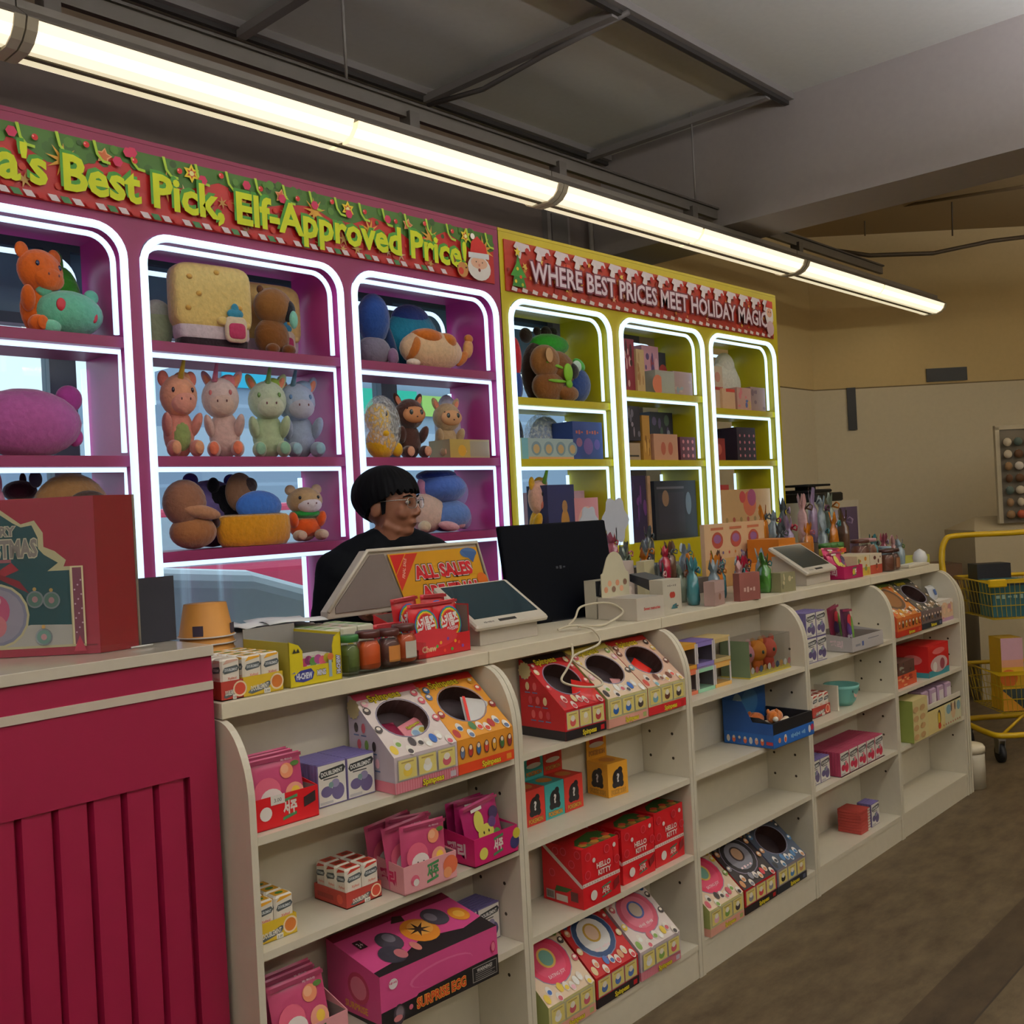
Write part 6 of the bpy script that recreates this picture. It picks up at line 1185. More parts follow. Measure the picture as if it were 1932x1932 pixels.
lump((3.008, 3.264, 0.2168), S3, 3.375, 'pale pink plush rabbit lying on the third shelf', [('body', [(-.15, 0, .4, .36, .26, .42, '#d8b8a8')]), ('ear', [(-.2, -.02, .86, .1, .08, .26, '#c888a8', -30)]), ('leg', [(.28, -.2, .2, .3, .1, .13, '#d898a0', 18)]), ('leg', [(.1, -.28, .1, .24, .1, .1, '#d8a0a8', 10)]), ('snout', [(-.4, -.2, .12, .12, .1, .12, '#d8c4a4')])])
# --- yellow cabinet
T1, T2, T3, TB_ = 2.040, 2.118, 2.058, 1.30
lump((3.722, 3.801, 0.3067), T1, 3.40, 'red and blue plush toy at the left of the first yellow bay', [('lower_body', [(0, 0, .25, .5, .4, .27, '#2a4a9a')]), ('upper_body', [(0, 0, .7, .5, .4, .34, '#c82030')])])
lump((3.888, 4.116, 0.412), T1, 3.47, 'dark brown plush bear with round ears at the back of the yellow bay', [('body', [(0, 0, .42, .5, .34, .42, '#3a241a')]), ('ear', [(-.35, 0, .9, .2, .12, .1, '#2a1a14')]), ('ear', [(.35, 0, .94, .2, .12, .12, '#2a1a14')])])
lump((3.83, 4.059, 0.2845), T1, 3.33, 'brown capybara plush with green frog bag and paper tag', [('body', [(0, 0, .26, .5, .34, .28, '#7a4a20')]), ('head', [(-.1, -.02, .70, .44, .32, .30, '#8a5828')]), ('tag', [(-.25, -.36, .78, .12, .01, .13, mat('#c89a6a', .6))]), ('strap', [(.0, -.30, .62, .32, .02, .03, mat('#7ab82c', .5), 10), (.0, -.34, .34, .32, .02, .03, mat('#7ab82c', .5))]), ('frog_bag', [(.36, -.36, .50, .14, .09, .17, mat('#8ac82c', .6)), (.36, -.38, .30, .1, .07, .08, mat('#7ab82c', .6))])])
lump((4.129, 4.416, 0.354), T1, 3.46, 'brown plush toy wearing a bright green hat', [('body', [(0, 0, .72, .52, .3, .72, '#4a2414')]), ('hat', [(-.02, -.02, 1.36, .5, .32, .24, '#2f9a24')]), ('ear', [(-.34, 0, 1.62, .1, .08, .1, '#241610')]), ('ear', [(.1, 0, 1.66, .12, .08, .1, '#241610')])])
lump((4.116, 4.454, 0.2536), T1, 3.345, 'capybara plush in navy clothes leaning at the right of the yellow bay', [('head', [(-.12, 0, .66, .34, .26, .34, '#7a4a20', 30)]), ('body', [(.22, 0, .36, .32, .26, .38, '#1f3a78', -20)]), ('snout', [(.02, -.2, .62, .12, .1, .16, '#1c1614')]), ('bib', [(.10, -.22, .72, .1, .06, .12, '#c8dcd0')]), ('leg', [(-.12, -.2, .16, .22, .14, .16, '#7a4a20')]), ('collar', [(.25, -.1, .78, .14, .1, .1, '#4aa83c', 30)])])
lump((3.703, 3.841, 0.1992), 1.7485, 3.42, 'dark navy round plush toy on the second shelf of the yellow cabinet', [('body', [(0, 0, .8, .5, .4, .85, '#141c3a')])])
lump((3.913, 4.163, 0.202), 1.7485, 3.475, 'pale blue plush ball wrapped in film in the yellow cabinet', [('body', [(0, 0, .8, .48, .3, .8, '#8a98b8')]), ('film', [(-.1, 0, .85, .55, .3, .85, mat('cellophane'))])])
YB3 = 1.7485
cbox((3.575, 4.035, 0.1023), YB3, 3.24, .15, '#a8bcc0', 'long cream and pale blue box on the second shelf of the yellow cabinet', [('rect', 0, 0, .12, 1, '#b8c8a0'), ('rect', .12, 0, .22, 1, '#7ab8c8'), ('rect', .22, 0, 1, .12, '#d8a06a')] + [('oval', .35 + i * .2, .52, .08, .34, '#7f98a8') for i in range(4)] + [('oval', .35 + i * .2, .5, .05, .22, '#c8a878') for i in range(4)])
cbox((4.095, 4.261, 0.1859), YB3, 3.40, .1, '#1f62b0', 'bright blue box behind the long pale box', [('rect', .2, .4, .8, .6, '#4a90c8')])
cbox((4.081, 4.323, 0.1934), YB3, 3.25, .15, '#2a4080', 'royal blue toy box with rusty lettering in the yellow cabinet', [('scr', 'TOY STARS', .5, .72, .11, '#b85a4a', .8, .05), ('oval', .5, .35, .16, .22, '#6a4a8a'), ('oval', .2, .45, .1, .12, '#8a5a7a'), ('oval', .8, .4, .1, .14, '#5a4a98')])
g = sitter((3.736, 3.927, 0.4216), TB_ + .0005, 3.375, 'yellow hooded pink pig doll at the bottom of the yellow cabinet', '#d8a024', '#e0a898', '#d87a6a', '#d8a024', '#e08a80', rz=10, eye='#1c1c20', mane='#d8a024', horn='#6a9a2c')
cbox((3.799, 4.005, 0.3223), TB_ + .0005, 3.25, .16, '#2a2c58', 'dark indigo box with golden figure print', [('oval', .62, .4, .16, .22, '#b8823a'), ('oval', .62, .66, .1, .1, '#a87a4a'), ('rect', .1, .08, .5, .16, '#6a5a8a')])
cbox((4.088, 4.464, 0.2933), TB_ + .0005, 3.30, .16, '#c89aa8', 'pink toy box with pale grey window at the bottom of the yellow cabinet', [('rect', 0, .35, .35, 1, '#a8b0b8'), ('rect', 0, .0, 1, .3, '#d87a90'), ('disc', .55, .6, .14, '#d8a8a0'), ('disc', .78, .6, .14, '#d8a8a0')])
cbox((4.003, 4.196, 0.2115), TB_ + .0005, 3.225, .05, '#d89098', 'small rose box with arched print in front of the pink one', [('oval', .5, .3, .4, .5, '#e0b0a8')])
lump((4.311, 4.508, 0.276), TB_ + .0, 3.478, 'pink and tan plush toy behind the pink box', [('body', [(0, 0, 2.0, .55, .12, .9, '#d87a9a')]), ('head', [(0, 0, 2.9, .3, .1, .35, '#b86a4a')])])
# second yellow bay
def M_(cs, n=7, sd=1): return stripes(cs, n, sd)
cbox((4.504, 4.606, 0.2894), T2, 3.28, .15, '#8a2a3c', 'dark red tall box at the left of the second yellow bay', M_(['#c88aa0', '#3a1420', '#d8a8a8'], 9, 3))
cbox((4.603, 4.676, 0.2372), T2, 3.26, .15, '#c8a878', 'narrow cream tall box in the second yellow bay', M_(['#a87a4a'], 8, 4))
cbox((4.871, 5.039, 0.3041), T2, 3.43, .1, '#c88a98', 'pink and plum tall box behind the cream one', M_(['#5a3a6a', '#e0a8b0', '#8a2a3c'], 9, 5))
cbox((5.069, 5.226, 0.28), T2, 3.44, .08, '#2a2c3c', 'black and white tall box in the second yellow bay', [('rect', .3, 0, .5, 1, '#b8bcc8'), ('disc', .8, .6, .15, '#a83a3a')])
cbox((4.776, 4.966, 0.1345), T2, 3.25, .14, '#a8a498', 'grey cream box beside an orange corner print', [('disc', .12, .4, .4, '#d87a5a'), ('rect', .3, .1, .95, .9, '#a8aaa0')])
cbox((4.989, 5.189, 0.1396), T2, 3.25, .14, '#a88a88', 'mauve grey box at the right of the second yellow bay', M_(['#8a98a0', '#b89a90'], 6, 7))
cbox((4.442, 4.596, 0.0939), 1.7455, 3.25, .15, '#a89078', 'cream base box under the black figure box', [('rect', .2, .2, .9, .3, '#2a2420')])
g = cbox((4.469, 4.607, 0.1874), 1.853, 3.262, .13, '#26222c', 'black figure box on top of the cream base box', M_(['#6a6470', '#8a8088'], 8, 8))
cbox((4.626, 4.695, 0.2476), 1.7455, 3.25, .15, '#b8863a', 'narrow golden tan box on the second shelf', M_(['#8a5a1c', '#d8a85a'], 8, 9))
cbox((5.003, 5.232, 0.2935), 1.7455, 3.43, .1, '#28242e', 'wide black box at the back of the second yellow bay', M_(['#4a5a4a', '#5a4a6a', '#8a8890'], 9, 10))
cbox((4.728, 4.964, 0.1481), 1.7455, 3.25, .15, '#c89478', 'peach toy box with two little figures', [('oval', .38, .45, .1, .25, '#b8604a'), ('oval', .68, .45, .1, .25, '#b8604a')])
cbox((4.992, 5.153, 0.1354), 1.7455, 3.25, .15, '#5a2230', 'maroon spotted box on the second shelf', [('disc', .2 + .3 * (i % 3), .2 + .3 * (i // 3), .08, '#c87a80') for i in range(9)])
cbox((4.483, 4.637, 0.3612), TB_ + .0005, 3.27, .15, '#2c2040', 'dark purple tall box at the bottom of the second yellow bay', M_(['#6a3a7a', '#3a2a58'], 9, 12))
cbox((4.646, 4.673, 0.359), TB_ + .0005, 3.26, .15, '#b08a6a', 'thin tan strip box next to the dark purple one', M_(['#8a6a4a'], 5, 2))
cbox((4.732, 5.154, 0.3299), TB_ + .0005, 3.28, .15, '#20222c', 'wide black castle figure box at the bottom of the second yellow bay', [('rect', .08, .1, .7, .8, '#2e2a34'), ('oval', .25, .7, .08, .14, '#8a6a50'), ('oval', .8, .6, .07, .2, '#6a7a8a'), ('rect', .05, .86, .7, .9, '#5a5860')])
# third yellow bay
cbox((5.402, 5.517, 0.263), T3, 3.28, .14, '#d0b8a0', 'cream box with red label at the left of the third yellow bay', [('rect', 0, .45, 1, .52, '#b83a34'), ('disc', .5, .75, .12, '#c88a7a')])
cbox((5.479, 5.629, 0.1287), T3, 3.25, .14, '#d8b090', 'small cream box with red edge in the third yellow bay', [('rect', .3, .85, 1, 1, '#c83a2c')])
cbox((5.657, 5.838, 0.1448), T3, 3.25, .14, '#c89a90', 'colourful pink and blue printed box in the third yellow bay', M_(['#5a6aa8', '#d87a80', '#c8a868'], 9, 14))
cbox((5.868, 6.051, 0.1563), T3, 3.25, .14, '#9a7a74', 'mauve brown box at the right of the third yellow bay', M_(['#7a5a60'], 5, 15))
lump((5.921, 6.236, 0.2858), T3, 3.46, 'fluffy white cloud plush at the top of the third yellow bay', [('body', [(0, 0, .75, .5, .2, .7, '#d8cfc0'), (-.25, 0, .9, .25, .18, .4, '#d8cfc0'), (.25, 0, .8, .25, .18, .4, '#d8cfc0'), (0, 0, 1.25, .3, .18, .35, '#d8cfc0')])])
cbox((5.336, 5.481, 0.1346), 1.7455, 3.24, .1, '#8a2a24', 'small red box in front of the black one, third yellow bay', [('disc', .5, .5, .25, '#b85a4a')])
cbox((5.572, 5.77, 0.2041), 1.7455, 3.38, .12, '#1a161e', 'black box behind the small red one, third yellow bay', M_(['#3a2a34'], 4, 3))
cbox((5.628, 5.856, 0.2084), 1.7455, 3.27, .16, '#2a1c2c', 'dark plum box with pink dots, third yellow bay', [('disc', .15 + .25 * (i % 4), .15 + .2 * (i // 4), .045, '#c87a88') for i in range(16)])
cbox((5.517, 5.733, 0.3013), TB_ + .0005, 3.36, .12, '#b83028', 'red box behind the donut printed cartons', [('rect', 0, .8, .7, .9, '#d86a2c')])
cbox((5.358, 6.064, 0.2658), TB_ + .0005, 3.25, .1, '#d0a878', 'cream carton with big pink donut print at the bottom of the third yellow bay', [('disc', .62, .66, .30, '#d8704c'), ('disc', .66, .8, .2, '#a84a78'), ('disc', .5, .82, .14, '#c84a4a')] + [('disc', .1 + i * .12, .3, .06, ['#b85a4a', '#a88a5a'][i % 2]) for i in range(8)])

# settle every cabinet item inside its own bay and on its own shelf
import numpy as np
def bounds(o):
    pts = []
    for q in [o] + list(o.children_recursive):
        if q.type == 'MESH':
            a = np.empty(len(q.data.vertices) * 3, dtype=np.float32); q.data.vertices.foreach_get('co', a); a = a.reshape(-1, 3)
            m_ = np.array(q.matrix_world); pts.append(a @ m_[:3, :3].T + m_[:3, 3])
    a = np.vstack(pts); return a.min(0), a.max(0)
goods = [o for o in bpy.data.objects if o.name not in CG0 and o.parent is None]
LAY = {}; bpy.context.view_layer.update(); CY = {o.name: float(sum(b_[1] for b_ in bounds(o)) / 2) for o in goods}
def fit(o, lo, hi, ax, a, e_):
    n_ = 'xyz'[ax]; sc_ = list(o.scale); loc = list(o.location); w_ = hi[ax] - lo[ax]; k_ = min(1, (e_ - a) / w_); c = loc[ax]
    sc_[ax] *= k_; l2, h2 = c + (lo[ax] - c) * k_, c + (hi[ax] - c) * k_
    loc[ax] += max(0, a - l2) if l2 < a else -max(0, h2 - e_)
    o.scale = sc_; o.location = loc
for rep_ in range(5):
    bpy.context.view_layer.update(); BD = {}
    for o in goods:
        lo, hi = bounds(o); cx = (lo[0] + hi[0]) / 2
        bay = min(CABS, key=lambda c: abs((c[0] + c[1]) / 2 - cx)); zs = bay[2] + [bay[3]]
        if rep_ == 0: k = max(i for i in range(len(zs) - 1) if lo[2] > zs[i] - .05 or i == 0); LAY[o.name] = [k, lo[2] > zs[k] + .045, 3.264, 3.516]
        k, stacked, y0, y1 = LAY[o.name]
        z0 = (lo[2] if stacked else zs[k] + .0008); z1 = zs[k + 1] - .04
        fit(o, lo, hi, 1, y0, y1)
        if cx > .8: fit(o, lo, hi, 0, bay[0] + .008, bay[1] - .030)
        if hi[2] - lo[2] > z1 - z0: o.scale.z *= (z1 - z0) / (hi[2] - lo[2])
        o.location.z += z0 - lo[2]
    bpy.context.view_layer.update()
    for o in goods: BD[o.name] = bounds(o)
    for i, o in enumerate(goods):
        for q in goods[i + 1:]:
            (la, ha), (lb, hb) = BD[o.name], BD[q.name]
            if LAY[o.name][0] != LAY[q.name][0]: continue
            ov = [min(ha[k], hb[k]) - max(la[k], lb[k]) for k in range(3)]
            if min(ov) < .002: continue
            if ov[0] < .02 or abs(CY[o.name] - CY[q.name]) < .03: continue
            F_, K_ = (o, q) if CY[o.name] < CY[q.name] else (q, o)
            if LAY[F_.name][2] < 3.3: LAY[F_.name][3] = 3.40
            if LAY[K_.name][3] > 3.5: LAY[K_.name][2] = 3.403
# ---------------------------------------------------------------- cashier behind the counter
pg = thing('person', 'cashier with black bowl-cut hair and thin glasses in a dark jacket, looking right', 'person', (2.36, 2.76, 0), R(22)); pg.scale = (1.06, 1.06, 1)
SK = mat('#88563e', .5); JK = mat('#0e1014', .8, 'matte'); HB = mat('#050509', .7); HB.node_tree.nodes['Principled BSDF'].inputs['Specular IOR Level'].default_value = .12
def remesh(o, vox, smooth=True, it=2):
    m_ = o.modifiers.new('skin', 'REMESH'); m_.mode = 'VOXEL'; m_.voxel_size = vox; m_.use_smooth_shade = smooth
    s_ = o.modifiers.new('smooth', 'SMOOTH'); s_.iterations = it; s_.factor = .5; return o
ARM_R = [(-.175, .01, 1.325), (-.235, .03, 1.09), (-.17, -.16, 1.19), (-.16, -.20, 1.205)]   # right arm, towards the shop
ARM_L = [(.175, .01, 1.325), (.245, .03, 1.09), (.17, -.15, 1.19), (.155, -.20, 1.205)]
TW = Matrix.Rotation(R(-46), 4, 'Z'); b = B(); b.T = TW; E_ = b.ell
b.tube([(0, .01, .95), (0, .012, 1.10), (0, .01, 1.24), (0, .012, 1.34)], [.12, .115, .13, .07], SK, 20)
E_((0, .01, 1.26), (.165, .095, .11), SK); E_((0, .015, .93), (.155, .105, .11), SK)
for a in (ARM_R, ARM_L): b.tube(a, [.05, .042, .032, .028], SK, 12); [E_(q, (r_, r_, r_), SK) for q, r_ in zip(a, (.052, .042, .031, .028))]
for s_ in (-1, 1):
    b.tube([(s_ * .085, .01, .90), (s_ * .095, -.005, .48), (s_ * .10, .015, .09)], [.082, .055, .036], SK, 14); E_((s_ * .10, -.05, .045), (.04, .11, .035), SK)
b.tube([(0, .02, 1.30), (0, .005, 1.40), (0, -.005, 1.47)], [.066, .062, .058], SK, 18)
HZ = 1.548; b.T = Matrix.Identity(4)
E_((0, .012, HZ + .012), (.074, .094, .088), SK); E_((0, -.022, HZ - .035), (.062, .068, .075), SK); E_((0, -.045, HZ - .092), (.036, .036, .026), SK); E_((0, -.066, HZ + .02), (.05, .026, .035), SK)
b.tube([(0, -.084, HZ + .008), (0, -.098, HZ - .018), (0, -.104, HZ - .034)], [.008, .0105, .013], SK, 10); E_((0, -.096, HZ - .038), (.019, .012, .009), SK)
E_((0, -.084, HZ - .064), (.023, .010, .0055), SK); E_((0, -.082, HZ - .074), (.019, .010, .006), SK)
for s_ in (-1, 1):
    b.T = Matrix.Identity(4)
    E_((s_ * .036, -.062, HZ - .030), (.026, .024, .026), SK); E_((s_ * .077, .012, HZ - .015), (.009, .021, .032), SK, (12, 0, s_ * -18)); b.tube([(s_ * .052, .0, HZ - .065), (s_ * .03, -.05, HZ - .095)], [.02, .018], SK, 10)
    b.T = TW; w0 = (ARM_R if s_ < 0 else ARM_L)[3]; px, py, pz = w0
    b.tube([w0, (px, py - .045, pz), (px, py - .085, pz + .004)], [.026, .034, .034], SK, 12)
    for k, (dx, ln) in enumerate(((-.027, .058), (-.009, .070), (.010, .066), (.028, .052))):
        b.tube([(px + dx * .8, py - .07, pz + .006), (px + dx, py - .085 - ln * .45, pz + .012), (px + dx * 1.1, py - .085 - ln * .8, pz + .002), (px + dx * 1.1, py - .085 - ln, pz - .008)], [.010, .009, .008, .0065], SK, 8)
    b.tube([(px - s_ * .02, py - .02, pz), (px - s_ * .045, py - .05, pz - .002), (px - s_ * .052, py - .078, pz - .004)], [.014, .011, .008], SK, 8)
body_o = make(b, 'body', pg); remesh(body_o, .0055, True, 7)
b = B(); b.T = TW
b.tube([(0, .012, .80), (0, .012, .95), (0, .012, 1.12), (0, .012, 1.28), (0, .014, 1.35)], [.165, .165, .160, .165, .10], JK, 22)
b.ell((0, .02, 1.26), (.205, .125, .115), JK); b.ell((0, .03, 1.10), (.18, .14, .22), JK); b.tube([(-.20, .015, 1.335), (-.10, .015, 1.385), (0, .012, 1.41), (.10, .015, 1.385), (.20, .015, 1.335)], [.055, .07, .075, .07, .055], JK, 14)
for a in (ARM_R, ARM_L):
    b.tube(a, [.078, .066, .050, .044], JK, 14)
    for q, r_ in zip(a[:3], (.080, .067, .052)): b.ell(q, (r_, r_, r_), JK)
b.tube([(.0, .02, 1.34), (0, .012, 1.385)], [.095, .082], JK, 20)
jo = make(b, 'jacket', pg); remesh(jo, .010, True, 3); dm = bpy.data.textures.new('creases', 'CLOUDS'); dm.noise_scale = .09; d_ = jo.modifiers.new('creases', 'DISPLACE'); d_.texture = dm; d_.strength = .022; d_.mid_level = .5
b = B(); b.T = TW
for s_ in (-1, 1): b.tube([(s_ * .085, .015, .92), (s_ * .097, .0, .48), (s_ * .10, .015, .10)], [.105, .078, .064], mat('#1c1f28', .8), 16)
b.ell((0, .015, .90), (.17, .12, .11), mat('#1c1f28', .8)); to = make(b, 'trousers', pg); remesh(to, .012)
for s_ in (-1, 1):
    b = B(); b.T = TW; b.blob((s_ * .10, -.055, .046), (.05, .135, .045), mat('#d8d8d8', .5), e=.75); make(b, 'shoe', pg)
# hair: smooth bowl cut, longer at the nape, with a fringe
def hairfn(x, y, z):
    a = math.atan2(y, x)                         # -90 deg is the face
    front = max(0, -math.sin(a)); back = max(0, math.sin(a))
    zmin = .10 * front + (-.30) * (1 - front) * (1 - back) + (-.92) * back
    if front > .55: zmin = .02 + .10 * math.sin(a * 26)
    k = 1 + .018 * math.sin(a * 34 + z * 3) + .012 * math.sin(a * 13)
    if z < zmin: 
        q = zmin; r_ = math.sqrt(max(0, 1 - q * q)) * (1 if z > zmin - .35 else .70); h_ = math.hypot(x, y) or 1e-6
        return x / h_ * r_ * k, y / h_ * r_ * k, q - .02
    return x * k, y * k, z
b = B(); b.ell((0, .016, HZ + .036), (.096, .116, .104), HB, (-4, 0, 0), 96, 40, hairfn)
for s_ in (-1, 1): b.prism([(-.026, HZ + .02), (-.006, HZ + .02), (-.010, HZ - .035), (-.020, HZ - .03)], s_ * .0735, s_ * .079, HB)
make(b, 'hair', pg)
for s_ in (-1, 1):
    b = B(); b.ell((s_ * .032, -.082, HZ + .004), (.013, .008, .0065), mat('#d8d0c8', .3), n=12); b.ell((s_ * .032, -.0885, HZ + .004), (.0055, .003, .0055), mat('#1a100c', .2), n=10); make(b, 'eye', pg)
    b = B(); b.tube([(s_ * .016, -.092, HZ + .024), (s_ * .034, -.090, HZ + .029), (s_ * .052, -.076, HZ + .023)], [.0022, .0030, .0018], HB, 6); make(b, 'eyebrow', pg)
b = B(); b.tube([(-.022, -.0935, HZ - .069), (0, -.0965, HZ - .0685), (.022, -.0935, HZ - .069)], .0014, mat('#5a2a24', .5), 6); make(b, 'mouth_line', pg)
gl = None
b = B(); SIL = mat('#c8ccd2', .25, 'metal')
for s_ in (-1, 1):
    cx = s_ * .035; pts = []
    for i in range(20):
        a = 2 * math.pi * i / 20; sg = lambda v_: math.copysign(abs(v_) ** .7, v_); px = cx + .026 * sg(math.cos(a)); pts.append((px, -.105 + abs(px) * .16, HZ + .002 + .019 * sg(math.sin(a))))
    b.tube(pts, .0012, SIL, 6, True)
    b.tube([(s_ * .061, -.096, HZ + .012), (s_ * .079, -.075, HZ + .013), (s_ * .083, .01, HZ + .010), (s_ * .082, .028, HZ - .012)], .0016, SIL, 6)
b.tube([(-.009, -.105, HZ + .006), (0, -.109, HZ + .010), (.009, -.105, HZ + .006)], .0013, SIL, 6)
gl = make(b, 'glasses', pg)
for s_ in (-1, 1):
    b = B(); pts = []
    for i in range(20):
        a = 2 * math.pi * i / 20; sg = lambda v_: math.copysign(abs(v_) ** .7, v_); px = s_ * .035 + .025 * sg(math.cos(a)); pts.append((px, -.1048 + abs(px) * .16, HZ + .002 + .018 * sg(math.sin(a))))
    b.add(pts, [tuple(range(20))], 'clear_acrylic'); make(b, 'lens', gl)
# ---------------------------------------------------------------- right edge: carts, bin, far stands
RZ = math.atan2(-.735, .678)
def rf(r_, f_, z=0): return (dv.x * f_ + rv.x * r_, dv.y * f_ + rv.y * r_, z)   # metres to the right of / ahead of the viewer's spot
YE_ = mat('#d8b010', .35); WIR = mat('#b89a1c', .4)
def cart(loc, label, rz=RZ):
    g = thing('shopping_cart', label, 'cart', loc, rz)
    def basket(x0, x1, y0, y1, z0, z1, ins, nm):
        b = B()
        b.tube([(x0, y0, z1), (x1, y0, z1), (x1, y1, z1), (x0, y1, z1)], .012, YE_, 8, True)
        a0, a1, c0, c1 = x0 + ins, x1 - ins, y0 + ins, y1 - ins
        b.tube([(a0, c0, z0), (a1, c0, z0), (a1, c1, z0), (a0, c1, z0)], .005, WIR, 6, True)
        for zz in (.35, .68):
            m_ = zz; b.tube([(a0 + (x0 - a0) * m_, c0 + (y0 - c0) * m_, z0 + (z1 - z0) * m_), (a1 + (x1 - a1) * m_, c0 + (y0 - c0) * m_, z0 + (z1 - z0) * m_), (a1 + (x1 - a1) * m_, c1 + (y1 - c1) * m_, z0 + (z1 - z0) * m_), (a0 + (x0 - a0) * m_, c1 + (y1 - c1) * m_, z0 + (z1 - z0) * m_)], .003, WIR, 5, True)
        n = int((x1 - x0) / .028)
        for i in range(n + 1):
            t_ = i / n; b.tube([(x0 + (x1 - x0) * t_, y0, z1), (a0 + (a1 - a0) * t_, c0, z0), (a0 + (a1 - a0) * t_, c1, z0), (x0 + (x1 - x0) * t_, y1, z1)], .0018, WIR, 4, smooth=False)
        n = int((y1 - y0) / .04)
        for i in range(n + 1):
            t_ = i / n; b.tube([(x0, y0 + (y1 - y0) * t_, z1), (a0, c0 + (c1 - c0) * t_, z0), (a1, c0 + (c1 - c0) * t_, z0), (x1, y0 + (y1 - y0) * t_, z1)], .0018, WIR, 4, smooth=False)
        make(b, nm, g)
    basket(.06, .62, .0, .42, .78, .985, .03, 'upper_basket'); basket(.10, .62, .02, .44, .26, .48, .03, 'lower_basket')
    b = B(); b.box(.055, -.014, .955, .155, .004, 1.0, YE_, .006); make(b, 'corner_guard', g)
    b = B(); b.tube(smooth_path([(.0, .42, .95), (.0, .45, 1.10), (.03, .46, 1.20), (.10, .46, 1.225), (.4, .46, 1.225), (.62, .46, 1.225), (.68, .45, 1.17), (.68, .42, .95)], 5), .017, YE_, 10); make(b, 'handle', g)
    b = B(); b.tube(smooth_path([(.66, .46, .16), (.40, .46, .155), (.12, .46, .15), (.055, .40, .15), (.055, .06, .15), (.12, .0, .15), (.30, -.01, .155), (.62, -.02, .165)], 4), .016, YE_, 10)
    for x, y in ((.02, .43), (.66, .43)): b.tube([(x + .04, y, .15), (x, y, .95)], .012, YE_, 8)
    b.tube([(.10, .02, .15), (.30, .1, .27), (.58, .36, .47)], .008, YE_, 8); b.tube([(.30, .0, .155), (.44, .1, .27), (.62, .24, .46)], .008, YE_, 8); make(b, 'frame', g)
    for x, y in ((.09, .03), (.60, .03), (.09, .42), (.60, .42)):
        c_ = thing('caster', None, None); c_.parent = g; c_.location = (x, y, 0); del_ = None
        b = B(); b.cyl((-.012, 0, .05), (.012, 0, .05), .05, mat('#17171a', .6), 20); make(b, 'wheel', c_)
        b = B(); b.prism([(-.03, .125), (.03, .125), (.02, .05), (-.02, .05)], -.019, -.014, 'steel'); b.prism([(-.03, .125), (.03, .125), (.02, .05), (-.02, .05)], .014, .019, 'steel'); b.box(-.02, -.03, .122, .02, .03, .132, 'steel'); make(b, 'fork', c_)
    return g
cart(rf(2.50, 5.55), 'yellow wire shopping cart with goods at the end of the counter')
def far_box(r_, f_, z, w, d, h, c, label, deco=(), name='carton', cat='box', top=None): return plainbox(rf(r_, f_)[0], rf(r_, f_)[1], z, RZ, w, d, h, c, name, label, deco, (), cat, top)
far_box(2.60, 5.60, .787, .20, .16, .20, '#2a5f66', 'teal box standing in the upper basket of the yellow cart', [('scr', 'SUPER', .5, .55, .12, '#a8c8c0', .8), ('rect', 0, .85, 1, 1, '#1a2a3a')])
far_box(2.82, 5.60, .787, .20, .22, .18, '#1f3f44', 'dark teal box at the right in the upper cart basket', [('disc', .5, .5, .15, '#a8503c')])
far_box(2.61, 5.79, .787, .19, .12, .28, '#14141c', 'black box behind the teal one in the upper cart basket')
far_box(2.64, 5.62, .267, .12, .14, .40, '#e0b02c', 'yellow and pink upright carton in the lower basket of the cart', [('rect', 0, .7, 1, 1, '#d8a8b8'), ('rect', 0, .6, 1, .7, '#e0a080'), ('disc', .3, .45, .12, '#d8702c'), ('rect', 0, .0, 1, .3, '#2a3a3c'), ('poly', [(0, 0), (1, 0), (0, .28)], '#d8952c')])
far_box(2.30, 6.1, 1.00, .17, .01, .12, '#c8c85a', 'pale yellow green card standing behind the counter end', [], 'card', 'card').location.z = 1.0
b = B(); b.box(0, 0, 0, .16, .04, 1.0, mat('#8a8270', .6)); solo(b, 'card_post', 'thin grey post holding the yellow green card', 'post', rf(2.30, 6.115), RZ)
# white cylinder foot by the end panel
b = B(); b.lathe([(.075, 0), (.075, .165), (.072, .175)], 'white_laminate', 32); b.lathe([(.078, .176), (.078, .20), (.070, .212), (0, .214)], 'laminate_edge', 32)
solo(b, 'round_stool', 'small white round stool beside the end panel of the counter', 'stool', (5.315, 1.86, 0))
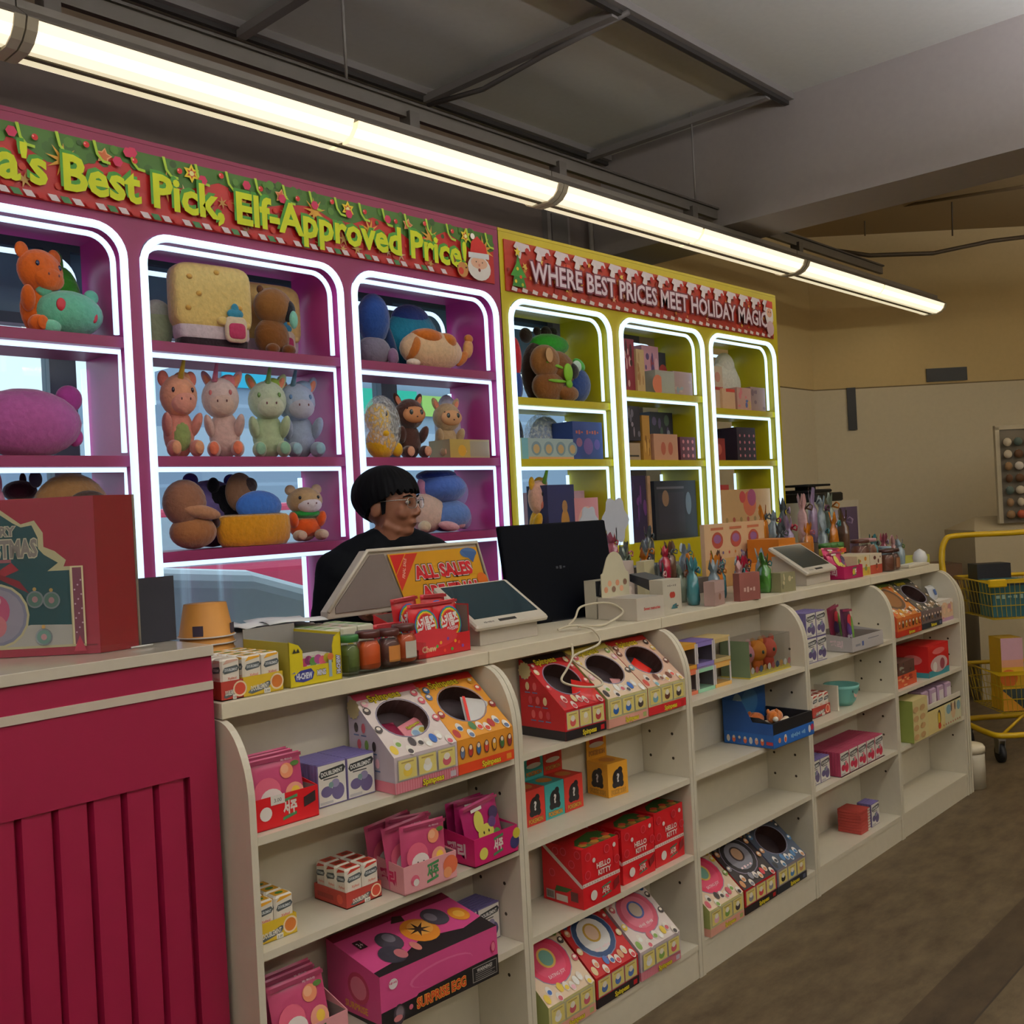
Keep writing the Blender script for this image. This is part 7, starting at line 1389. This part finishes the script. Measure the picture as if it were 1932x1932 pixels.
# white stand with peg panel
g = thing('peg_display', 'white stand with a tall peg panel of small goods at the right edge', 'display stand', rf(3.24, 7.2), RZ)
b = B(); b.box(0, 0, 0, .7, .5, 1.20, mat('#b8ab90', .6)); b.add([(0, 0, 1.20), (.7, 0, 1.20), (.7, .5, 1.20), (0, .5, 1.20), (.12, .25, 1.29), (.58, .25, 1.29)], [(0, 1, 5, 4), (2, 3, 4, 5), (1, 2, 5), (3, 0, 4)], mat('#b8ab90', .6)); make(b, 'base', g)
b = B(); b.box(.19, .02, 1.24, .22, .05, 1.92, mat('#b5aa92', .5)); b.box(.95, .02, 1.24, .98, .05, 1.92, mat('#b5aa92', .5)); b.box(.19, .02, 1.90, .98, .05, 1.93, mat('#b5aa92', .5)); b.box(.22, .03, 1.24, .95, .045, 1.90, mat('#6f675a', .7)); make(b, 'peg_panel', g)
rg = random.Random(5)
base_ = g
pgd = []
for r_ in range(7):
    for i in range(9):
        z = 1.30 + r_ * .085; x = .26 + i * .075; c = ['#c8bca8', '#5a3a20', '#8a6a48', '#a84a2c', '#c8c0b8', '#4f5f5a'][rg.choice([0, 0, 1, 2, 4, 5] if r_ else [3, 3, 2, 1])]
        q = Vector(rf(3.24, 7.2)) + rv * x + dv * -.008; b = B(); b.ell((0, 0, 0), (.024 + .01 * rg.random(), .018, .030), mat(c, .7), n=10); b.cyl((0, 0, .02), (0, .018, .03), .002, 'steel', 5)
        pgd.append(solo(b, 'hair_bow', 'small hanging trinket on the peg panel at the right edge', 'trinket', (q.x, q.y, z), RZ, 'trinkets on the peg panel'))
far_box(2.62, 7.15, .0, .50, .3, .98, '#5a4028', 'low dark brown cupboard behind the shopping cart', [], 'cupboard', 'cupboard')
# white shelf unit with black device beyond the yellow cabinet
g = thing('storage_unit', 'white storage unit just beyond the yellow cabinet', 'cupboard', (6.25, 3.05, 0)); b = B(); b.box(0, 0, 0, .6, .4, 1.46, mat('#c8c0ae', .5)); f = b.face((0, 0, 0), (1, 0, 0), (0, 0, 1), .6, 1.46); f.rect(.05, .78, .45, .96, '#b8b0c8').rect(.5, .75, .95, .97, '#5a4a6a'); make(b, 'carcass', g)
g = thing('printer', 'flat black printer on the white storage unit', 'printer', (6.28, 3.08, 1.461)); b = B(); b.box(0, 0, 0, .40, .3, .06, 'black_plastic', .008); make(b, 'printer_body', g); b = B(); b.box(.03, .05, .061, .34, .25, .085, mat('#1a1c20', .4), .006); make(b, 'paper_tray', g); b = B(); b.box(-.02, .04, .105, .30, .26, .12, 'black_plastic', .003); b.box(.1, .1, .084, .2, .2, .106, 'black_plastic'); make(b, 'lid', g)
